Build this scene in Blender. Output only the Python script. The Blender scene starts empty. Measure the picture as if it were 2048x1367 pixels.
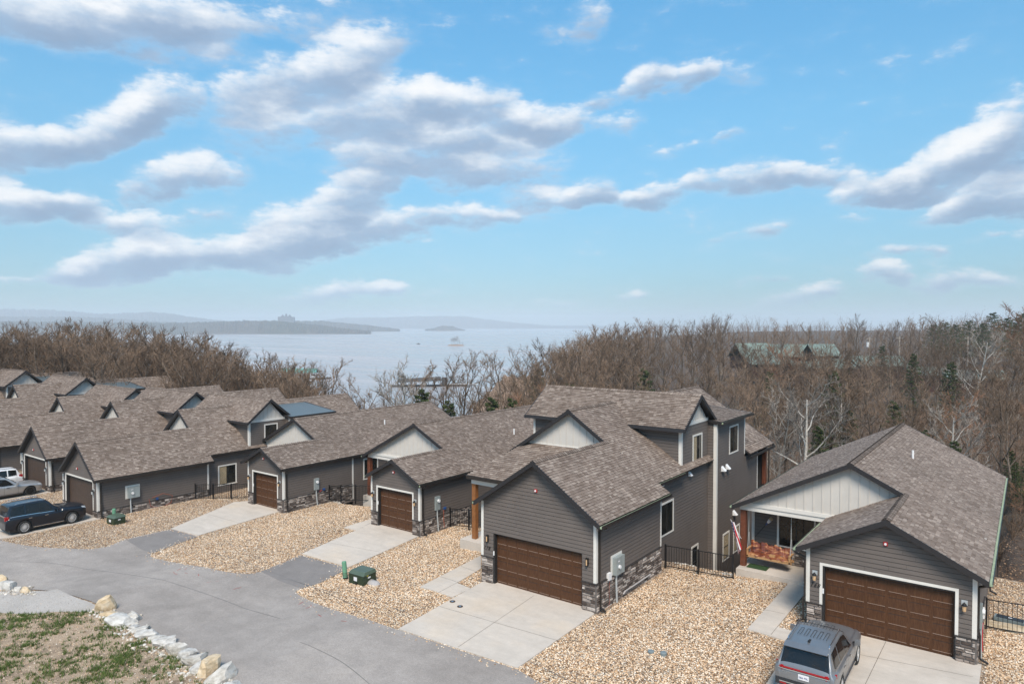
import bpy, bmesh, math, random
import numpy as np
from mathutils import Vector, Matrix
random.seed(7); np.random.seed(7)
rnd = random.random
def U(a, b): return a + (b - a) * random.random()
PI = math.pi
sc = bpy.context.scene
COL = sc.collection

# ------------------------------------------------------------------ camera
FPX = 1385.0; Y0 = 651.0; VPV = 2060.0; CH = 12.2
YAW = math.atan((VPV - 1024) / FPX); PITCH = math.atan((683.5 - Y0) / FPX)
cR = np.array([math.cos(YAW), math.sin(YAW), 0.]); cF0 = np.array([-math.sin(YAW), math.cos(YAW), 0.])
cZ = np.array([0, 0, 1.]); cF = cF0 * math.cos(PITCH) - cZ * math.sin(PITCH); cU = cZ * math.cos(PITCH) + cF0 * math.sin(PITCH)
cC = np.array([0, 0, CH])
cam_d = bpy.data.cameras.new('camera'); cam = bpy.data.objects.new('camera', cam_d); COL.objects.link(cam)
cam_d.sensor_width = 36.0; cam_d.lens = FPX / 2048 * 36.0; cam_d.clip_start = 0.2; cam_d.clip_end = 40000
cam.location = cC
cam.rotation_euler = (PI / 2 - PITCH, 0, YAW)
sc.camera = cam
def ray(x, y): return cR * (x - 1024) / FPX - cU * (y - 683.5) / FPX + cF
def at(x, y, z):
    d = ray(x, y); t = (z - CH) / d[2]; return cC + d * t
def aty(x, y, Y):
    d = ray(x, y); return cC + d * (Y / d[1])
def polar(px, dist, z=0.0):
    """a place on the land: bearing given by the column it stands in, distance in metres"""
    d = cR * (px - 1024) / FPX + cF0
    return np.array([d[0] * dist, d[1] * dist, z])

# ------------------------------------------------------------------ light
SUN_EL, SUN_AZ = math.radians(50), YAW + math.radians(180 - 3)   # behind the camera, a little to its left
w = bpy.data.worlds.new('World'); sc.world = w; w.use_nodes = True
NT = w.node_tree
sun_d = bpy.data.lights.new('sun', 'SUN'); sun = bpy.data.objects.new('sun', sun_d); COL.objects.link(sun)
sun_d.energy = 1.9; sun_d.angle = math.radians(22); sun_d.color = (1.0, 0.885, 0.76)
# direction towards the sun, measured from +Y towards -X
sdir = Vector((-math.sin(SUN_AZ) * math.cos(SUN_EL), math.cos(SUN_AZ) * math.cos(SUN_EL), math.sin(SUN_EL)))
sun.rotation_euler = sdir.to_track_quat('Z', 'Y').to_euler()
sc.view_settings.view_transform = 'Standard'; sc.view_settings.look = 'None'
sc.view_settings.gamma = 1.0; sc.view_settings.use_curve_mapping = False
sc.view_settings.exposure = 1.35
sc.render.engine = 'CYCLES'
sc.cycles.use_denoising = True
sc.cycles.max_bounces = 6; sc.cycles.diffuse_bounces = 3; sc.cycles.glossy_bounces = 3
sc.cycles.transmission_bounces = 4; sc.cycles.volume_bounces = 1; sc.cycles.transparent_max_bounces = 8
sc.cycles.caustics_reflective = False; sc.cycles.caustics_refractive = False
sc.cycles.sample_clamp_indirect = 6.0

class G:
    """small node-graph writer"""
    def __init__(s, nt): s.nt = nt
    def n(s, t, **k):
        o = s.nt.nodes.new(t)
        for a, b in k.items(): setattr(o, a, b)
        return o
    def l(s, a, b): s.nt.links.new(a, b)
    def put(s, sock, v):
        if isinstance(v, (int, float)): sock.default_value = v
        elif isinstance(v, (tuple, list)): sock.default_value = v if len(v) != 3 or sock.type != 'RGBA' else (*v, 1)
        else: s.l(v, sock)
    def m(s, op, a, b=0.0, c=0.0, clamp=False):
        o = s.n('ShaderNodeMath', operation=op); o.use_clamp = clamp
        s.put(o.inputs[0], a); s.put(o.inputs[1], b)
        if op in ('MULTIPLY_ADD', 'SMOOTH_MIN', 'SMOOTH_MAX', 'WRAP', 'COMPARE'): s.put(o.inputs[2], c)
        return o.outputs[0]
    def mix(s, f, a, b, blend='MIX'):
        o = s.n('ShaderNodeMix', data_type='RGBA', blend_type=blend)
        s.put(o.inputs[0], f); s.put(o.inputs[6], a); s.put(o.inputs[7], b)
        return o.outputs[2]
    def noise(s, vec=None, scale=5., detail=3., rough=.5, dist=0., out='Fac', dim='3D'):
        o = s.n('ShaderNodeTexNoise', noise_dimensions=dim)
        o.inputs['Scale'].default_value = scale; o.inputs['Detail'].default_value = detail
        o.inputs['Roughness'].default_value = rough; o.inputs['Distortion'].default_value = dist
        if vec is not None: s.l(vec, o.inputs['Vector'])
        return o.outputs[out]
    def ramp(s, f, stops, interp='LINEAR'):
        o = s.n('ShaderNodeValToRGB'); o.color_ramp.interpolation = interp
        e = o.color_ramp.elements
        while len(e) < len(stops): e.new(0.5)
        for k, (p, c) in enumerate(stops):
            e[k].position = p; e[k].color = (*c, 1) if len(c) == 3 else c
        s.put(o.inputs[0], f); return o.outputs[0]
    def maprange(s, v, a, b, c=0., d=1., smooth=False):
        o = s.n('ShaderNodeMapRange'); o.interpolation_type = 'SMOOTHSTEP' if smooth else 'LINEAR'
        s.put(o.inputs[0], v)
        for i, q in enumerate((a, b, c, d)): s.put(o.inputs[1 + i], q)
        return o.outputs[0]

# ------------------------------------------------------------------ sky with clouds
g = G(NT); NT.nodes.clear()
out = g.n('ShaderNodeOutputWorld'); bg = g.n('ShaderNodeBackground'); bg.inputs['Strength'].default_value = 0.075
sky = g.n('ShaderNodeTexSky', sky_type='NISHITA', sun_disc=False)
sky.sun_elevation = SUN_EL; sky.sun_rotation = -SUN_AZ; sky.altitude = 250; sky.air_density = 1.15; sky.dust_density = 0.35; sky.ozone_density = 2.6
tc = g.n('ShaderNodeTexCoord')
def dotv(v):
    o = g.n('ShaderNodeVectorMath', operation='DOT_PRODUCT'); g.l(tc.outputs['Generated'], o.inputs[0]); o.inputs[1].default_value = tuple(v); return o.outputs['Value']
az = g.m('ARCTAN2', dotv(cR), dotv(cF0)); el = g.m('ARCSINE', dotv(cZ))
cv = g.n('ShaderNodeCombineXYZ'); g.l(az, cv.inputs[0]); g.l(el, cv.inputs[1]); AE = cv.outputs[0]
# (column, row, half width, half height, tilt deg, weight) of each cloud as seen over the lake, kept as bearings
CL = [(70,20,150,60,0,.9),(230,55,170,55,8,1.0),(360,25,150,45,0,.9),(430,75,90,35,0,.6),(700,20,120,30,10,.45),
 (590,60,90,28,5,.5),(720,110,110,50,20,1.05),(620,160,150,45,10,.9),(440,120,110,22,5,.35),
 (320,215,75,55,25,1.25),(215,255,110,45,25,1.2),(110,295,90,40,10,1.1),(15,290,45,60,0,.7),
 (500,200,110,40,10,.85),(560,250,130,50,10,.85),(780,215,130,60,5,1.15),(930,205,100,45,5,1.15),(820,290,150,50,0,.95),
 (1080,245,100,36,0,1.15),(990,270,140,40,0,.85),(1010,330,130,50,-4,.75),(760,335,90,45,0,.8),(920,350,80,35,0,.7),
 (300,372,48,40,20,1.05),(380,345,60,42,25,1.1),(465,350,45,30,20,.8),(20,400,75,45,0,1.1),(105,410,60,36,0,1.0),(165,410,50,30,0,.95),
 (220,445,60,22,0,.7),(300,455,60,30,0,.8),(420,425,60,25,10,.6),
 (160,545,60,28,5,1.15),(270,515,100,42,14,1.25),(400,510,130,42,8,1.15),(560,500,140,38,8,1.1),(560,450,70,40,10,.95),(700,405,85,48,25,1.3),(650,470,130,40,5,1.05),(790,450,90,32,4,.85),
 (930,435,100,28,0,1.0),(1080,398,90,24,0,.85),(1180,385,50,30,10,1.1),(1330,385,75,28,5,1.15),(1250,400,60,18,0,.7),(1050,430,80,16,0,.5),
 (1500,358,110,32,0,1.05),(1640,352,100,26,0,.75),(1760,370,90,36,15,1.15),(1880,335,120,50,28,1.25),(2010,280,100,75,40,1.35),(2010,390,120,45,5,1.2),(1900,430,90,24,8,.8),(1800,395,60,22,0,.7),
 (1210,195,50,18,15,.75),(1290,165,45,28,20,1.1),(1370,155,48,26,12,1.1),(1450,150,70,26,-5,.5),(1235,245,50,20,10,.6),(1170,45,50,40,20,.75),(1090,70,30,26,0,.4),(1450,278,36,9,5,.45),(1345,300,50,12,5,.3),
 (650,585,90,26,4,1.0),(780,578,45,20,5,.85),(880,580,40,10,10,.55),(1110,606,55,12,5,.65),(1265,594,36,10,0,.7),
 (1550,600,48,26,10,.95),(1635,582,50,22,8,.9),(1530,555,60,8,0,.5),(1775,550,48,26,5,1.05),(1860,575,50,24,-8,.85),(1945,560,65,24,-4,.95),
 (1525,465,60,17,10,.75),(1440,480,30,8,10,.4),(1700,440,40,10,0,.45),(1775,508,40,12,12,.6),(1865,500,45,14,-5,.5),(1975,474,35,10,5,.55),(60,560,45,10,0,.5)]
wn = g.noise(AE, 9.0, 5.0, .6, 0, 'Color')
wsub = g.n('ShaderNodeVectorMath', operation='SUBTRACT'); g.l(wn, wsub.inputs[0]); wsub.inputs[1].default_value = (.5, .5, .5)
wmul = g.n('ShaderNodeVectorMath', operation='MULTIPLY'); g.l(wsub.outputs[0], wmul.inputs[0]); wmul.inputs[1].default_value = (.075, .045, 0)
wadd = g.n('ShaderNodeVectorMath', operation='ADD'); g.l(AE, wadd.inputs[0]); g.l(wmul.outputs[0], wadd.inputs[1])
S = None; T = None
for (cx, cy, hw, hh, tilt, wt) in CL:
    a = math.atan((cx - 1024) / FPX); dd = math.hypot(FPX, cx - 1024); e = math.atan((Y0 - cy) / dd)
    mp = g.n('ShaderNodeMapping', vector_type='TEXTURE')
    mp.inputs['Location'].default_value = (a, e, 0); mp.inputs['Rotation'].default_value = (0, 0, math.radians(tilt))
    mp.inputs['Scale'].default_value = (1.3 * hw / FPX * math.cos(a), 1.27 * hh / FPX * math.cos(a), 1)
    if S is None: g.l(wadd.outputs[0], mp.inputs['Vector'])
    else:   # a negligible term that makes the renderer evaluate the clouds one after another
        sq = g.n('ShaderNodeVectorMath', operation='MULTIPLY_ADD'); g.l(S, sq.inputs[0]); sq.inputs[1].default_value = (1e-7, 1e-7, 1e-7); g.l(wadd.outputs[0], sq.inputs[2])
        g.l(sq.outputs[0], mp.inputs['Vector'])
    d2 = g.n('ShaderNodeVectorMath', operation='DOT_PRODUCT'); g.l(mp.outputs[0], d2.inputs[0]); g.l(mp.outputs[0], d2.inputs[1])
    mm = g.m('SUBTRACT', 1.0, d2.outputs['Value'], clamp=True)
    sp = g.n('ShaderNodeSeparateXYZ'); g.l(mp.outputs[0], sp.inputs[0])
    mw = g.m('MULTIPLY', mm, wt); my = g.m('MULTIPLY', mw, sp.outputs[1])
    cb = g.n('ShaderNodeCombineXYZ'); g.l(mw, cb.inputs[0]); g.l(my, cb.inputs[1])
    if S is None: S = cb.outputs[0]
    else:
        ad = g.n('ShaderNodeVectorMath', operation='ADD'); g.l(S, ad.inputs[0]); g.l(cb.outputs[0], ad.inputs[1]); S = ad.outputs[0]
sx = g.n('ShaderNodeSeparateXYZ'); g.l(S, sx.inputs[0]); S, T = sx.outputs[0], sx.outputs[1]
# the same weather goes on all round: broken cloud of the same scale outside the part of the sky described above
st = g.n('ShaderNodeMapping'); st.inputs['Scale'].default_value = (1, 2.3, 1); g.l(AE, st.inputs['Vector'])
gn = g.noise(st.outputs[0], 4.2, 6, .58)
outside = g.m('MAXIMUM', g.maprange(g.m('ABSOLUTE', az), .66, .8), g.maprange(el, .50, .62))
gen = g.m('MULTIPLY', g.maprange(gn, .44, .68, 0, 1.3), outside)
S = g.m('ADD', S, gen)
fine = g.noise(st.outputs[0], 13, 9, .62); fine2 = g.noise(st.outputs[0], 46, 6, .6)
den = g.m('MULTIPLY_ADD', g.m('SUBTRACT', fine, .5), 1.9, g.m('MULTIPLY_ADD', S, .64, -.05))
den = g.m('MULTIPLY_ADD', g.m('SUBTRACT', fine2, .5), .75, den)
cov = g.m('MULTIPLY_ADD', g.maprange(den, .12, .58, 0, 1, True), .72, g.maprange(den, .35, 1.05, 0, .28, True))
cov = g.m('MULTIPLY', cov, g.maprange(el, .015, .05))
tt = g.m('DIVIDE', T, g.m('ADD', S, .35))
sh = g.m('MULTIPLY_ADD', g.m('SUBTRACT', fine, .5), .9, tt)
ccol = g.ramp(g.maprange(sh, -.42, .42), [(0, (.235, .355, .53)), (.40, (.385, .505, .675)), (.64, (.70, .775, .87)), (.85, (.93, .945, .97)), (1, (.99, .99, .99))])
thick = g.maprange(den, .3, 1.3, 0, 1, True)
ccol = g.mix(g.m('MULTIPLY', thick, g.maprange(sh, .28, -.2, 0, .7)), ccol, (.265, .37, .53))
cem = g.n('ShaderNodeVectorMath', operation='SCALE'); g.l(ccol, cem.inputs[0]); cem.inputs[3].default_value = 5.5
skt = g.ramp(g.maprange(el, -.02, .48), [(0, (.25, .37, .52)), (.12, (.29, .42, .55)), (.3, (.41, .58, .64)), (.6, (.53, .86, .88)), (1, (.53, 1.06, 1.12))])
skc = g.mix(1.0, sky.outputs[0], skt, 'MULTIPLY')
veil = g.maprange(g.m('MULTIPLY_ADD', g.m('SUBTRACT', fine, .5), 1.6, g.m('MULTIPLY', S, .8)), -.05, .85, 0, .42, True)
skc = g.mix(g.m('MULTIPLY', veil, g.maprange(el, .015, .05)), skc, (3.5, 4.1, 4.8))
fin = g.mix(g.m('MULTIPLY', cov, .93), skc, cem.outputs[0])
g.l(fin, bg.inputs['Color']); g.l(bg.outputs[0], out.inputs['Surface'])
w.cycles.sampling_method = 'MANUAL'; w.cycles.sample_map_resolution = 512

# ------------------------------------------------------------------ materials
MAT = {}
def new_mat(name):
    m = bpy.data.materials.new(name); m.use_nodes = True; nt = m.node_tree; nt.nodes.clear()
    gg = G(nt); o = gg.n('ShaderNodeOutputMaterial'); b = gg.n('ShaderNodeBsdfPrincipled'); gg.l(b.outputs[0], o.inputs['Surface'])
    MAT[name] = m; return m, gg, b, o
def objco(gg):
    t = gg.n('ShaderNodeTexCoord'); return t.outputs['Object']
def wpos(gg):
    return gg.n('ShaderNodeNewGeometry').outputs['Position']
def isl(gg, both=True):
    r = gg.n('ShaderNodeNewGeometry').outputs['Random Per Island']
    if both:
        oi = gg.n('ShaderNodeObjectInfo').outputs['Random']
        r = gg.m('FRACT', gg.m('ADD', r, oi))
    return r
def bump(gg, b, h, strength=.3, dist=.02):
    o = gg.n('ShaderNodeBump'); o.inputs['Strength'].default_value = strength; o.inputs['Distance'].default_value = dist
    gg.l(h, o.inputs['Height']); gg.l(o.outputs[0], b.inputs['Normal'])
def simple(name, col, rough=.6, metal=0., var=.12, scale=3., spec=.5, bmp=0., bs=60, coat=0.):
    m, gg, b, o = new_mat(name)
    p = wpos(gg)
    n = gg.noise(p, scale, 5, .6)
    f = gg.maprange(n, .25, .75, 1 - var, 1 + var)
    c = gg.n('ShaderNodeVectorMath', operation='SCALE'); c.inputs[0].default_value = col; gg.l(f, c.inputs[3])
    gg.l(c.outputs[0], b.inputs['Base Color']); b.inputs['Roughness'].default_value = rough; b.inputs['Metallic'].default_value = metal
    b.inputs['Specular IOR Level'].default_value = spec; b.inputs['Coat Weight'].default_value = coat
    if bmp: bump(gg, b, gg.noise(p, bs, 3, .6), bmp, .01)
    return m
def by_island(name, stops, rough=.85, nscale=8., nvar=.2, bmp=.4, bs=40, spec=.3):
    m, gg, b, o = new_mat(name)
    p = wpos(gg); c = gg.ramp(isl(gg), stops)
    n = gg.noise(p, nscale, 5, .65); f = gg.maprange(n, .25, .75, 1 - nvar, 1 + nvar)
    v = gg.n('ShaderNodeVectorMath', operation='SCALE'); gg.l(c, v.inputs[0]); gg.l(f, v.inputs[3])
    gg.l(v.outputs[0], b.inputs['Base Color']); b.inputs['Roughness'].default_value = rough; b.inputs['Specular IOR Level'].default_value = spec
    if bmp: bump(gg, b, gg.noise(p, bs, 4, .6), bmp, .01)
    return m
simple('siding', (.124, .104, .092), .62, var=.09, scale=1.1, bmp=.1, bs=30)
simple('siding_core', (.035, .030, .028), .8)  # wall core darkened so the shadow lines between laps are in its colour
simple('white_trim', (.68, .655, .605), .55, var=.05, scale=4)
simple('batten', (.56, .53, .485), .6, var=.05, scale=2.5)
simple('fascia', (.022, .020, .021), .5, var=.1)
simple('bronze', (.024, .020, .018), .4, var=.1)
simple('gutter_trough', (.30, .37, .25), .7, var=.25, scale=9)
simple('black_metal', (.010, .010, .011), .45, var=.1)
simple('black_jamb', (.018, .017, .017), .6)
simple('white_plastic', (.75, .75, .75), .4, var=.03)
simple('grey_metal', (.30, .34, .34), .42, .15, var=.06)
simple('pale_metal', (.46, .49, .50), .4, .2, var=.05)
simple('green_paint', (.022, .040, .020), .45, var=.15)
simple('green_lid', (.075, .105, .075), .4, var=.15)
simple('pale_green_plastic', (.13, .30, .19), .5, var=.06)
simple('red_plastic', (.42, .015, .02), .35, var=.05)
simple('blue_plastic', (.02, .07, .22), .4)
simple('yellow_label', (.7, .6, .03), .5)
simple('white_label', (.7, .7, .72), .5, var=.1, scale=30)
simple('cedar_post', (.13, .040, .018), .6, var=.3, scale=6)
simple('amber_post', (.24, .095, .028), .55, var=.25, scale=5)
simple('ridge_metal', (.12, .148, .158), .42, .25, var=.08, scale=.7)
simple('amber_glass', (.55, .36, .20), .2, var=.3, scale=20)
simple('turf', (.018, .05, .012), .9, var=.3, scale=40, bmp=.6, bs=200)
simple('sack', (.36, .34, .33), .8, var=.12, scale=20, bmp=.3, bs=120)
simple('tan_slab', (.42, .32, .21), .85, var=.18, scale=5, bmp=.4, bs=25)
simple('orange_pipe', (.30, .07, .035), .6)
simple('interior', (.03, .028, .026), .9)
simple('blind', (.42, .34, .22), .8, var=.15, scale=4)
simple('deck_wood', (.12, .085, .06), .7, var=.2)
simple('flag_red', (.42, .02, .03), .8); simple('flag_white', (.72, .70, .70), .8); simple('flag_blue', (.02, .04, .16), .8)
simple('cap_grey', (.17, .21, .22), .6, var=.1); simple('brass', (.10, .055, .03), .4, .5)
simple('dark_plastic', (.02, .022, .026), .5)
m, gg, b, o = new_mat('glass')
p = wpos(gg); n = gg.noise(p, 1.6, 4, .6)
gg.l(gg.ramp(n, [(.35, (.008, .009, .009)), (.7, (.035, .034, .028))]), b.inputs['Base Color'])
b.inputs['Roughness'].default_value = .04; b.inputs['Specular IOR Level'].default_value = .6
simple('car_glass', (.010, .011, .012), .05, var=.2, spec=.45)
simple('tyre', (.014, .014, .014), .8, bmp=.3, bs=80)
simple('rim', (.60, .60, .60), .35, .35, var=.05); simple('rim_dark', (.03, .03, .03), .35, .6)
simple('chrome', (.65, .65, .66), .15, .95, var=.03)
simple('lamp_red', (.32, .006, .010), .12, var=.1); simple('lamp_clear', (.55, .57, .6), .08, .3)
def carpaint(name, col, metal, rough):
    m, gg, b, o = new_mat(name)
    p = wpos(gg); n = gg.noise(p, 2.2, 3, .5); f = gg.maprange(n, .3, .7, .93, 1.07)
    v = gg.n('ShaderNodeVectorMath', operation='SCALE'); v.inputs[0].default_value = col; gg.l(f, v.inputs[3])
    gg.l(v.outputs[0], b.inputs['Base Color']); b.inputs['Metallic'].default_value = metal; b.inputs['Roughness'].default_value = rough
    b.inputs['Coat Weight'].default_value = .5; b.inputs['Coat Roughness'].default_value = .06
carpaint('paint_grey', (.23, .235, .245), .55, .36)
carpaint('paint_blue', (.006, .010, .018), .1, .28)
carpaint('paint_silver', (.42, .42, .42), .6, .36)
carpaint('paint_white', (.72, .73, .75), 0., .4)

by_island('shingle', [(0, (.145, .109, .087)), (.25, (.175, .134, .109)), (.55, (.205, .161, .133)), (.85, (.240, .192, .160)), (1, (.300, .246, .207))], .9, .35, .16, .5, 150)
simple('shingle_edge_shade', (.026, .021, .019), .95)  # dark asphalt butts, with the course shadow line painted into their colour
by_island('stone', [(0, (.060, .045, .038)), (.3, (.125, .10, .086)), (.55, (.215, .18, .158)), (.8, (.32, .275, .245)), (1, (.46, .41, .37))], .85, 7, .3, .8, 26)
simple('mortar', (.13, .12, .115), .95, bmp=.5, bs=40)
by_island('leaf_green', [(0, (.022, .036, .012)), (.5, (.040, .058, .018)), (1, (.075, .092, .028))], .8, 2, .2, 0)
by_island('leaf_orange', [(0, (.16, .075, .03)), (1, (.34, .17, .08))], .85, 2, .2, 0)
by_island('blade', [(0, (.035, .062, .011)), (.5, (.070, .120, .022)), (.85, (.12, .165, .040)), (1, (.22, .19, .09))], .8, 2, .2, 0)
by_island('pebble', [(0, (.13, .10, .075)), (.4, (.36, .26, .18)), (1, (.62, .54, .44))], .9, 8, .15, 0)
by_island('litter', [(0, (.05, .032, .02)), (.5, (.14, .085, .05)), (1, (.30, .19, .11))], .9, 5, .2, 0)
def bark(name, c0, c1, sc_=.35):
    m, gg, b, o = new_mat(name); p = wpos(gg)
    n = gg.noise(p, sc_ * 6, 5, .7); oi = gg.n('ShaderNodeObjectInfo').outputs['Random']
    c = gg.mix(gg.maprange(n, .3, .7), c0, c1)
    v = gg.n('ShaderNodeVectorMath', operation='SCALE'); gg.l(c, v.inputs[0]); gg.l(gg.maprange(oi, 0, 1, .6, 1.42), v.inputs[3])
    gg.l(v.outputs[0], b.inputs['Base Color']); b.inputs['Roughness'].default_value = .9; b.inputs['Specular IOR Level'].default_value = .2
bark('bark', (.062, .047, .037), (.21, .17, .135))
bark('twig', (.082, .054, .037), (.255, .180, .126))
bark('pale_bark', (.20, .18, .16), (.50, .47, .42), 1.2)
bark('pale_twig', (.14, .12, .105), (.30, .27, .235))
bark('rust_twig', (.15, .075, .045), (.27, .15, .09))

def stone_mat(name, c0, c1, c2):
    m, gg, b, o = new_mat(name); p = objco(gg)
    n = gg.noise(p, 2.2, 8, .65); c = gg.ramp(n, [(.3, c0), (.5, c1), (.7, c2)])
    gg.l(c, b.inputs['Base Color']); b.inputs['Roughness'].default_value = .9
    bump(gg, b, gg.noise(p, 9, 6, .7), .7, .06)
stone_mat('limestone', (.30, .265, .22), (.52, .49, .44), (.66, .64, .60))
stone_mat('limestone_tan', (.36, .26, .15), (.60, .47, .31), (.68, .61, .50))
stone_mat('limestone_grey', (.27, .25, .225), (.52, .50, .465), (.68, .66, .62))

# concrete
def concrete(name, tint, joints=True):
    m, gg, b, o = new_mat(name); p = wpos(gg)
    n1 = gg.noise(p, .28, 5, .6); n2 = gg.noise(p, 3., 6, .7); n3 = gg.noise(p, 60, 3, .6)
    c = gg.ramp(n1, [(.25, tuple(t * .86 for t in tint)), (.5, tint), (.72, (tint[0] * 1.05, tint[1] * .99, tint[2] * .91))])
    stn = gg.n('ShaderNodeMapping'); stn.inputs['Scale'].default_value = (.5, 2.2, 1); gg.l(p, stn.inputs['Vector'])
    n4 = gg.noise(stn.outputs[0], .9, 6, .7)
    f = gg.m('MULTIPLY', gg.maprange(n2, .3, .7, .93, 1.05), gg.maprange(n4, .3, .75, 1.04, .88))
    f = gg.m('MULTIPLY', f, gg.maprange(n3, .3, .7, .965, 1.03))
    v = gg.n('ShaderNodeVectorMath', operation='SCALE'); gg.l(c, v.inputs[0]); gg.l(f, v.inputs[3])
    gg.l(v.outputs[0], b.inputs['Base Color']); b.inputs['Roughness'].default_value = .85; b.inputs['Specular IOR Level'].default_value = .25
    bump(gg, b, n3, .15, .004)
concrete('concrete', (.545, .488, .425))
simple('joint', (.16, .135, .11), .95)
# asphalt
m, gg, b, o = new_mat('asphalt'); p = wpos(gg)
n1 = gg.noise(p, .12, 4, .55); n2 = gg.noise(p, 1.1, 6, .65); n3 = gg.noise(p, 55, 4, .75)
stn = gg.n('ShaderNodeMapping'); stn.inputs['Rotation'].default_value = (0, 0, .5); stn.inputs['Scale'].default_value = (.12, 1.1, 1); gg.l(p, stn.inputs['Vector'])
n4 = gg.noise(stn.outputs[0], .8, 5, .6)
n5 = gg.noise(p, .45, 3, .5, 1.5)
c = gg.ramp(gg.m('MULTIPLY_ADD', gg.m('SUBTRACT', n5, .5), .5, n1), [(.3, (.252, .226, .205)), (.6, (.318, .287, .262)), (.8, (.365, .325, .29))])
f = gg.m('MULTIPLY', gg.maprange(n2, .25, .75, .86, 1.13), gg.maprange(n3, .25, .75, .60, 1.42)); f = gg.m('MULTIPLY', f, gg.maprange(n4, .3, .7, 1.06, .93)); f = gg.m('MULTIPLY', f, gg.maprange(gg.noise(p, 13, 4, .8), .3, .7, .86, 1.14))
v = gg.n('ShaderNodeVectorMath', operation='SCALE'); gg.l(c, v.inputs[0]); gg.l(f, v.inputs[3]); gg.l(v.outputs[0], b.inputs['Base Color'])
b.inputs['Roughness'].default_value = .9; b.inputs['Specular IOR Level'].default_value = .25; bump(gg, b, n3, .5, .01)
m, gg, b, o = new_mat('asphalt_new'); p = wpos(gg)
n2 = gg.noise(p, 1.0, 6, .65); n3 = gg.noise(p, 55, 4, .75)
c = gg.ramp(n2, [(.3, (.185, .17, .16)), (.6, (.22, .203, .192)), (.8, (.27, .25, .23))])
v = gg.n('ShaderNodeVectorMath', operation='SCALE'); gg.l(c, v.inputs[0]); gg.l(gg.maprange(n3, .25, .75, .72, 1.3), v.inputs[3]); gg.l(v.outputs[0], b.inputs['Base Color'])
b.inputs['Roughness'].default_value = .9; b.inputs['Specular IOR Level'].default_value = .25; bump(gg, b, n3, .5, .01)
simple('tar', (.14, .135, .13), .7); simple('paint_mark', (.34, .05, .045), .8, var=.3, scale=30)
# gravel bed under the river rock
m, gg, b, o = new_mat('gravel_bed'); p = wpos(gg)
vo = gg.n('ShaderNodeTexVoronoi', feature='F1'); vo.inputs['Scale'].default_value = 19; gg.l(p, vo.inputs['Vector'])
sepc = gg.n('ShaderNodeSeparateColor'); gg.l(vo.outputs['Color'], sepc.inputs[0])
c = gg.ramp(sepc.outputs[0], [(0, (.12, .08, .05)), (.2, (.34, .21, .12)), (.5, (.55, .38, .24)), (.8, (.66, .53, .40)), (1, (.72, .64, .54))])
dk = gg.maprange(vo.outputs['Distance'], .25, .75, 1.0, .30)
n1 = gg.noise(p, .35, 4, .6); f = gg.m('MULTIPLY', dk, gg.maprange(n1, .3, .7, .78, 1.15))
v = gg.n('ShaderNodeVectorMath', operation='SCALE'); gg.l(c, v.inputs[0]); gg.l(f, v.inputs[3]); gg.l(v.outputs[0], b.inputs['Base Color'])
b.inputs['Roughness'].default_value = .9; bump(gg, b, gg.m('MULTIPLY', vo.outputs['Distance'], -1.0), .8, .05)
# pale crushed stone by the road
m, gg, b, o = new_mat('crushed_bed'); p = wpos(gg)
n1 = gg.noise(p, 28, 5, .75); n2 = gg.noise(p, .8, 4, .6)
c = gg.ramp(n1, [(.28, (.22, .19, .165)), (.5, (.41, .375, .34)), (.75, (.56, .53, .49))])
v = gg.n('ShaderNodeVectorMath', operation='SCALE'); gg.l(c, v.inputs[0]); gg.l(gg.maprange(n2, .3, .7, .9, 1.1), v.inputs[3]); gg.l(v.outputs[0], b.inputs['Base Color'])
b.inputs['Roughness'].default_value = .95; bump(gg, b, n1, .6, .02)
# bare soil of the verge
m, gg, b, o = new_mat('soil'); p = wpos(gg)
n1 = gg.noise(p, 22, 6, .75); n2 = gg.noise(p, 1.3, 6, .7)
c = gg.ramp(n1, [(.30, (.085, .060, .036)), (.47, (.31, .222, .145)), (.66, (.60, .48, .36))])
c = gg.mix(gg.maprange(n2, .48, .66, 0, .75), c, (.115, .078, .05))
gg.l(c, b.inputs['Base Color']); b.inputs['Roughness'].default_value = .95; bump(gg, b, n1, .7, .03)
# forest floor
m, gg, b, o = new_mat('forest_floor'); p = wpos(gg)
n1 = gg.noise(p, 2.4, 7, .75); n2 = gg.noise(p, .06, 4, .6)
c = gg.ramp(n1, [(.25, (.026, .018, .013)), (.5, (.075, .050, .034)), (.75, (.15, .10, .068))])
c = gg.mix(gg.maprange(n2, .5, .7, 0, .4), c, (.085, .080, .045))
gg.l(c, b.inputs['Base Color']); b.inputs['Roughness'].default_value = .95; bump(gg, b, n1, .6, .12)
simple('bank', (.24, .155, .10), .95, var=.4, scale=.25, bmp=.5, bs=1.5)
# far hills
m, gg, b, o = new_mat('hill_wood'); p = wpos(gg)
n1 = gg.noise(p, .02, 6, .75); n2 = gg.noise(p, .004, 3, .5)
c = gg.ramp(n1, [(.3, (.030, .030, .024)), (.5, (.070, .060, .048)), (.75, (.125, .105, .085))])
c = gg.mix(gg.maprange(n2, .48, .6, 0, .5), c, (.035, .045, .022))
gg.l(c, b.inputs['Base Color']); b.inputs['Roughness'].default_value = 1
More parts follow.
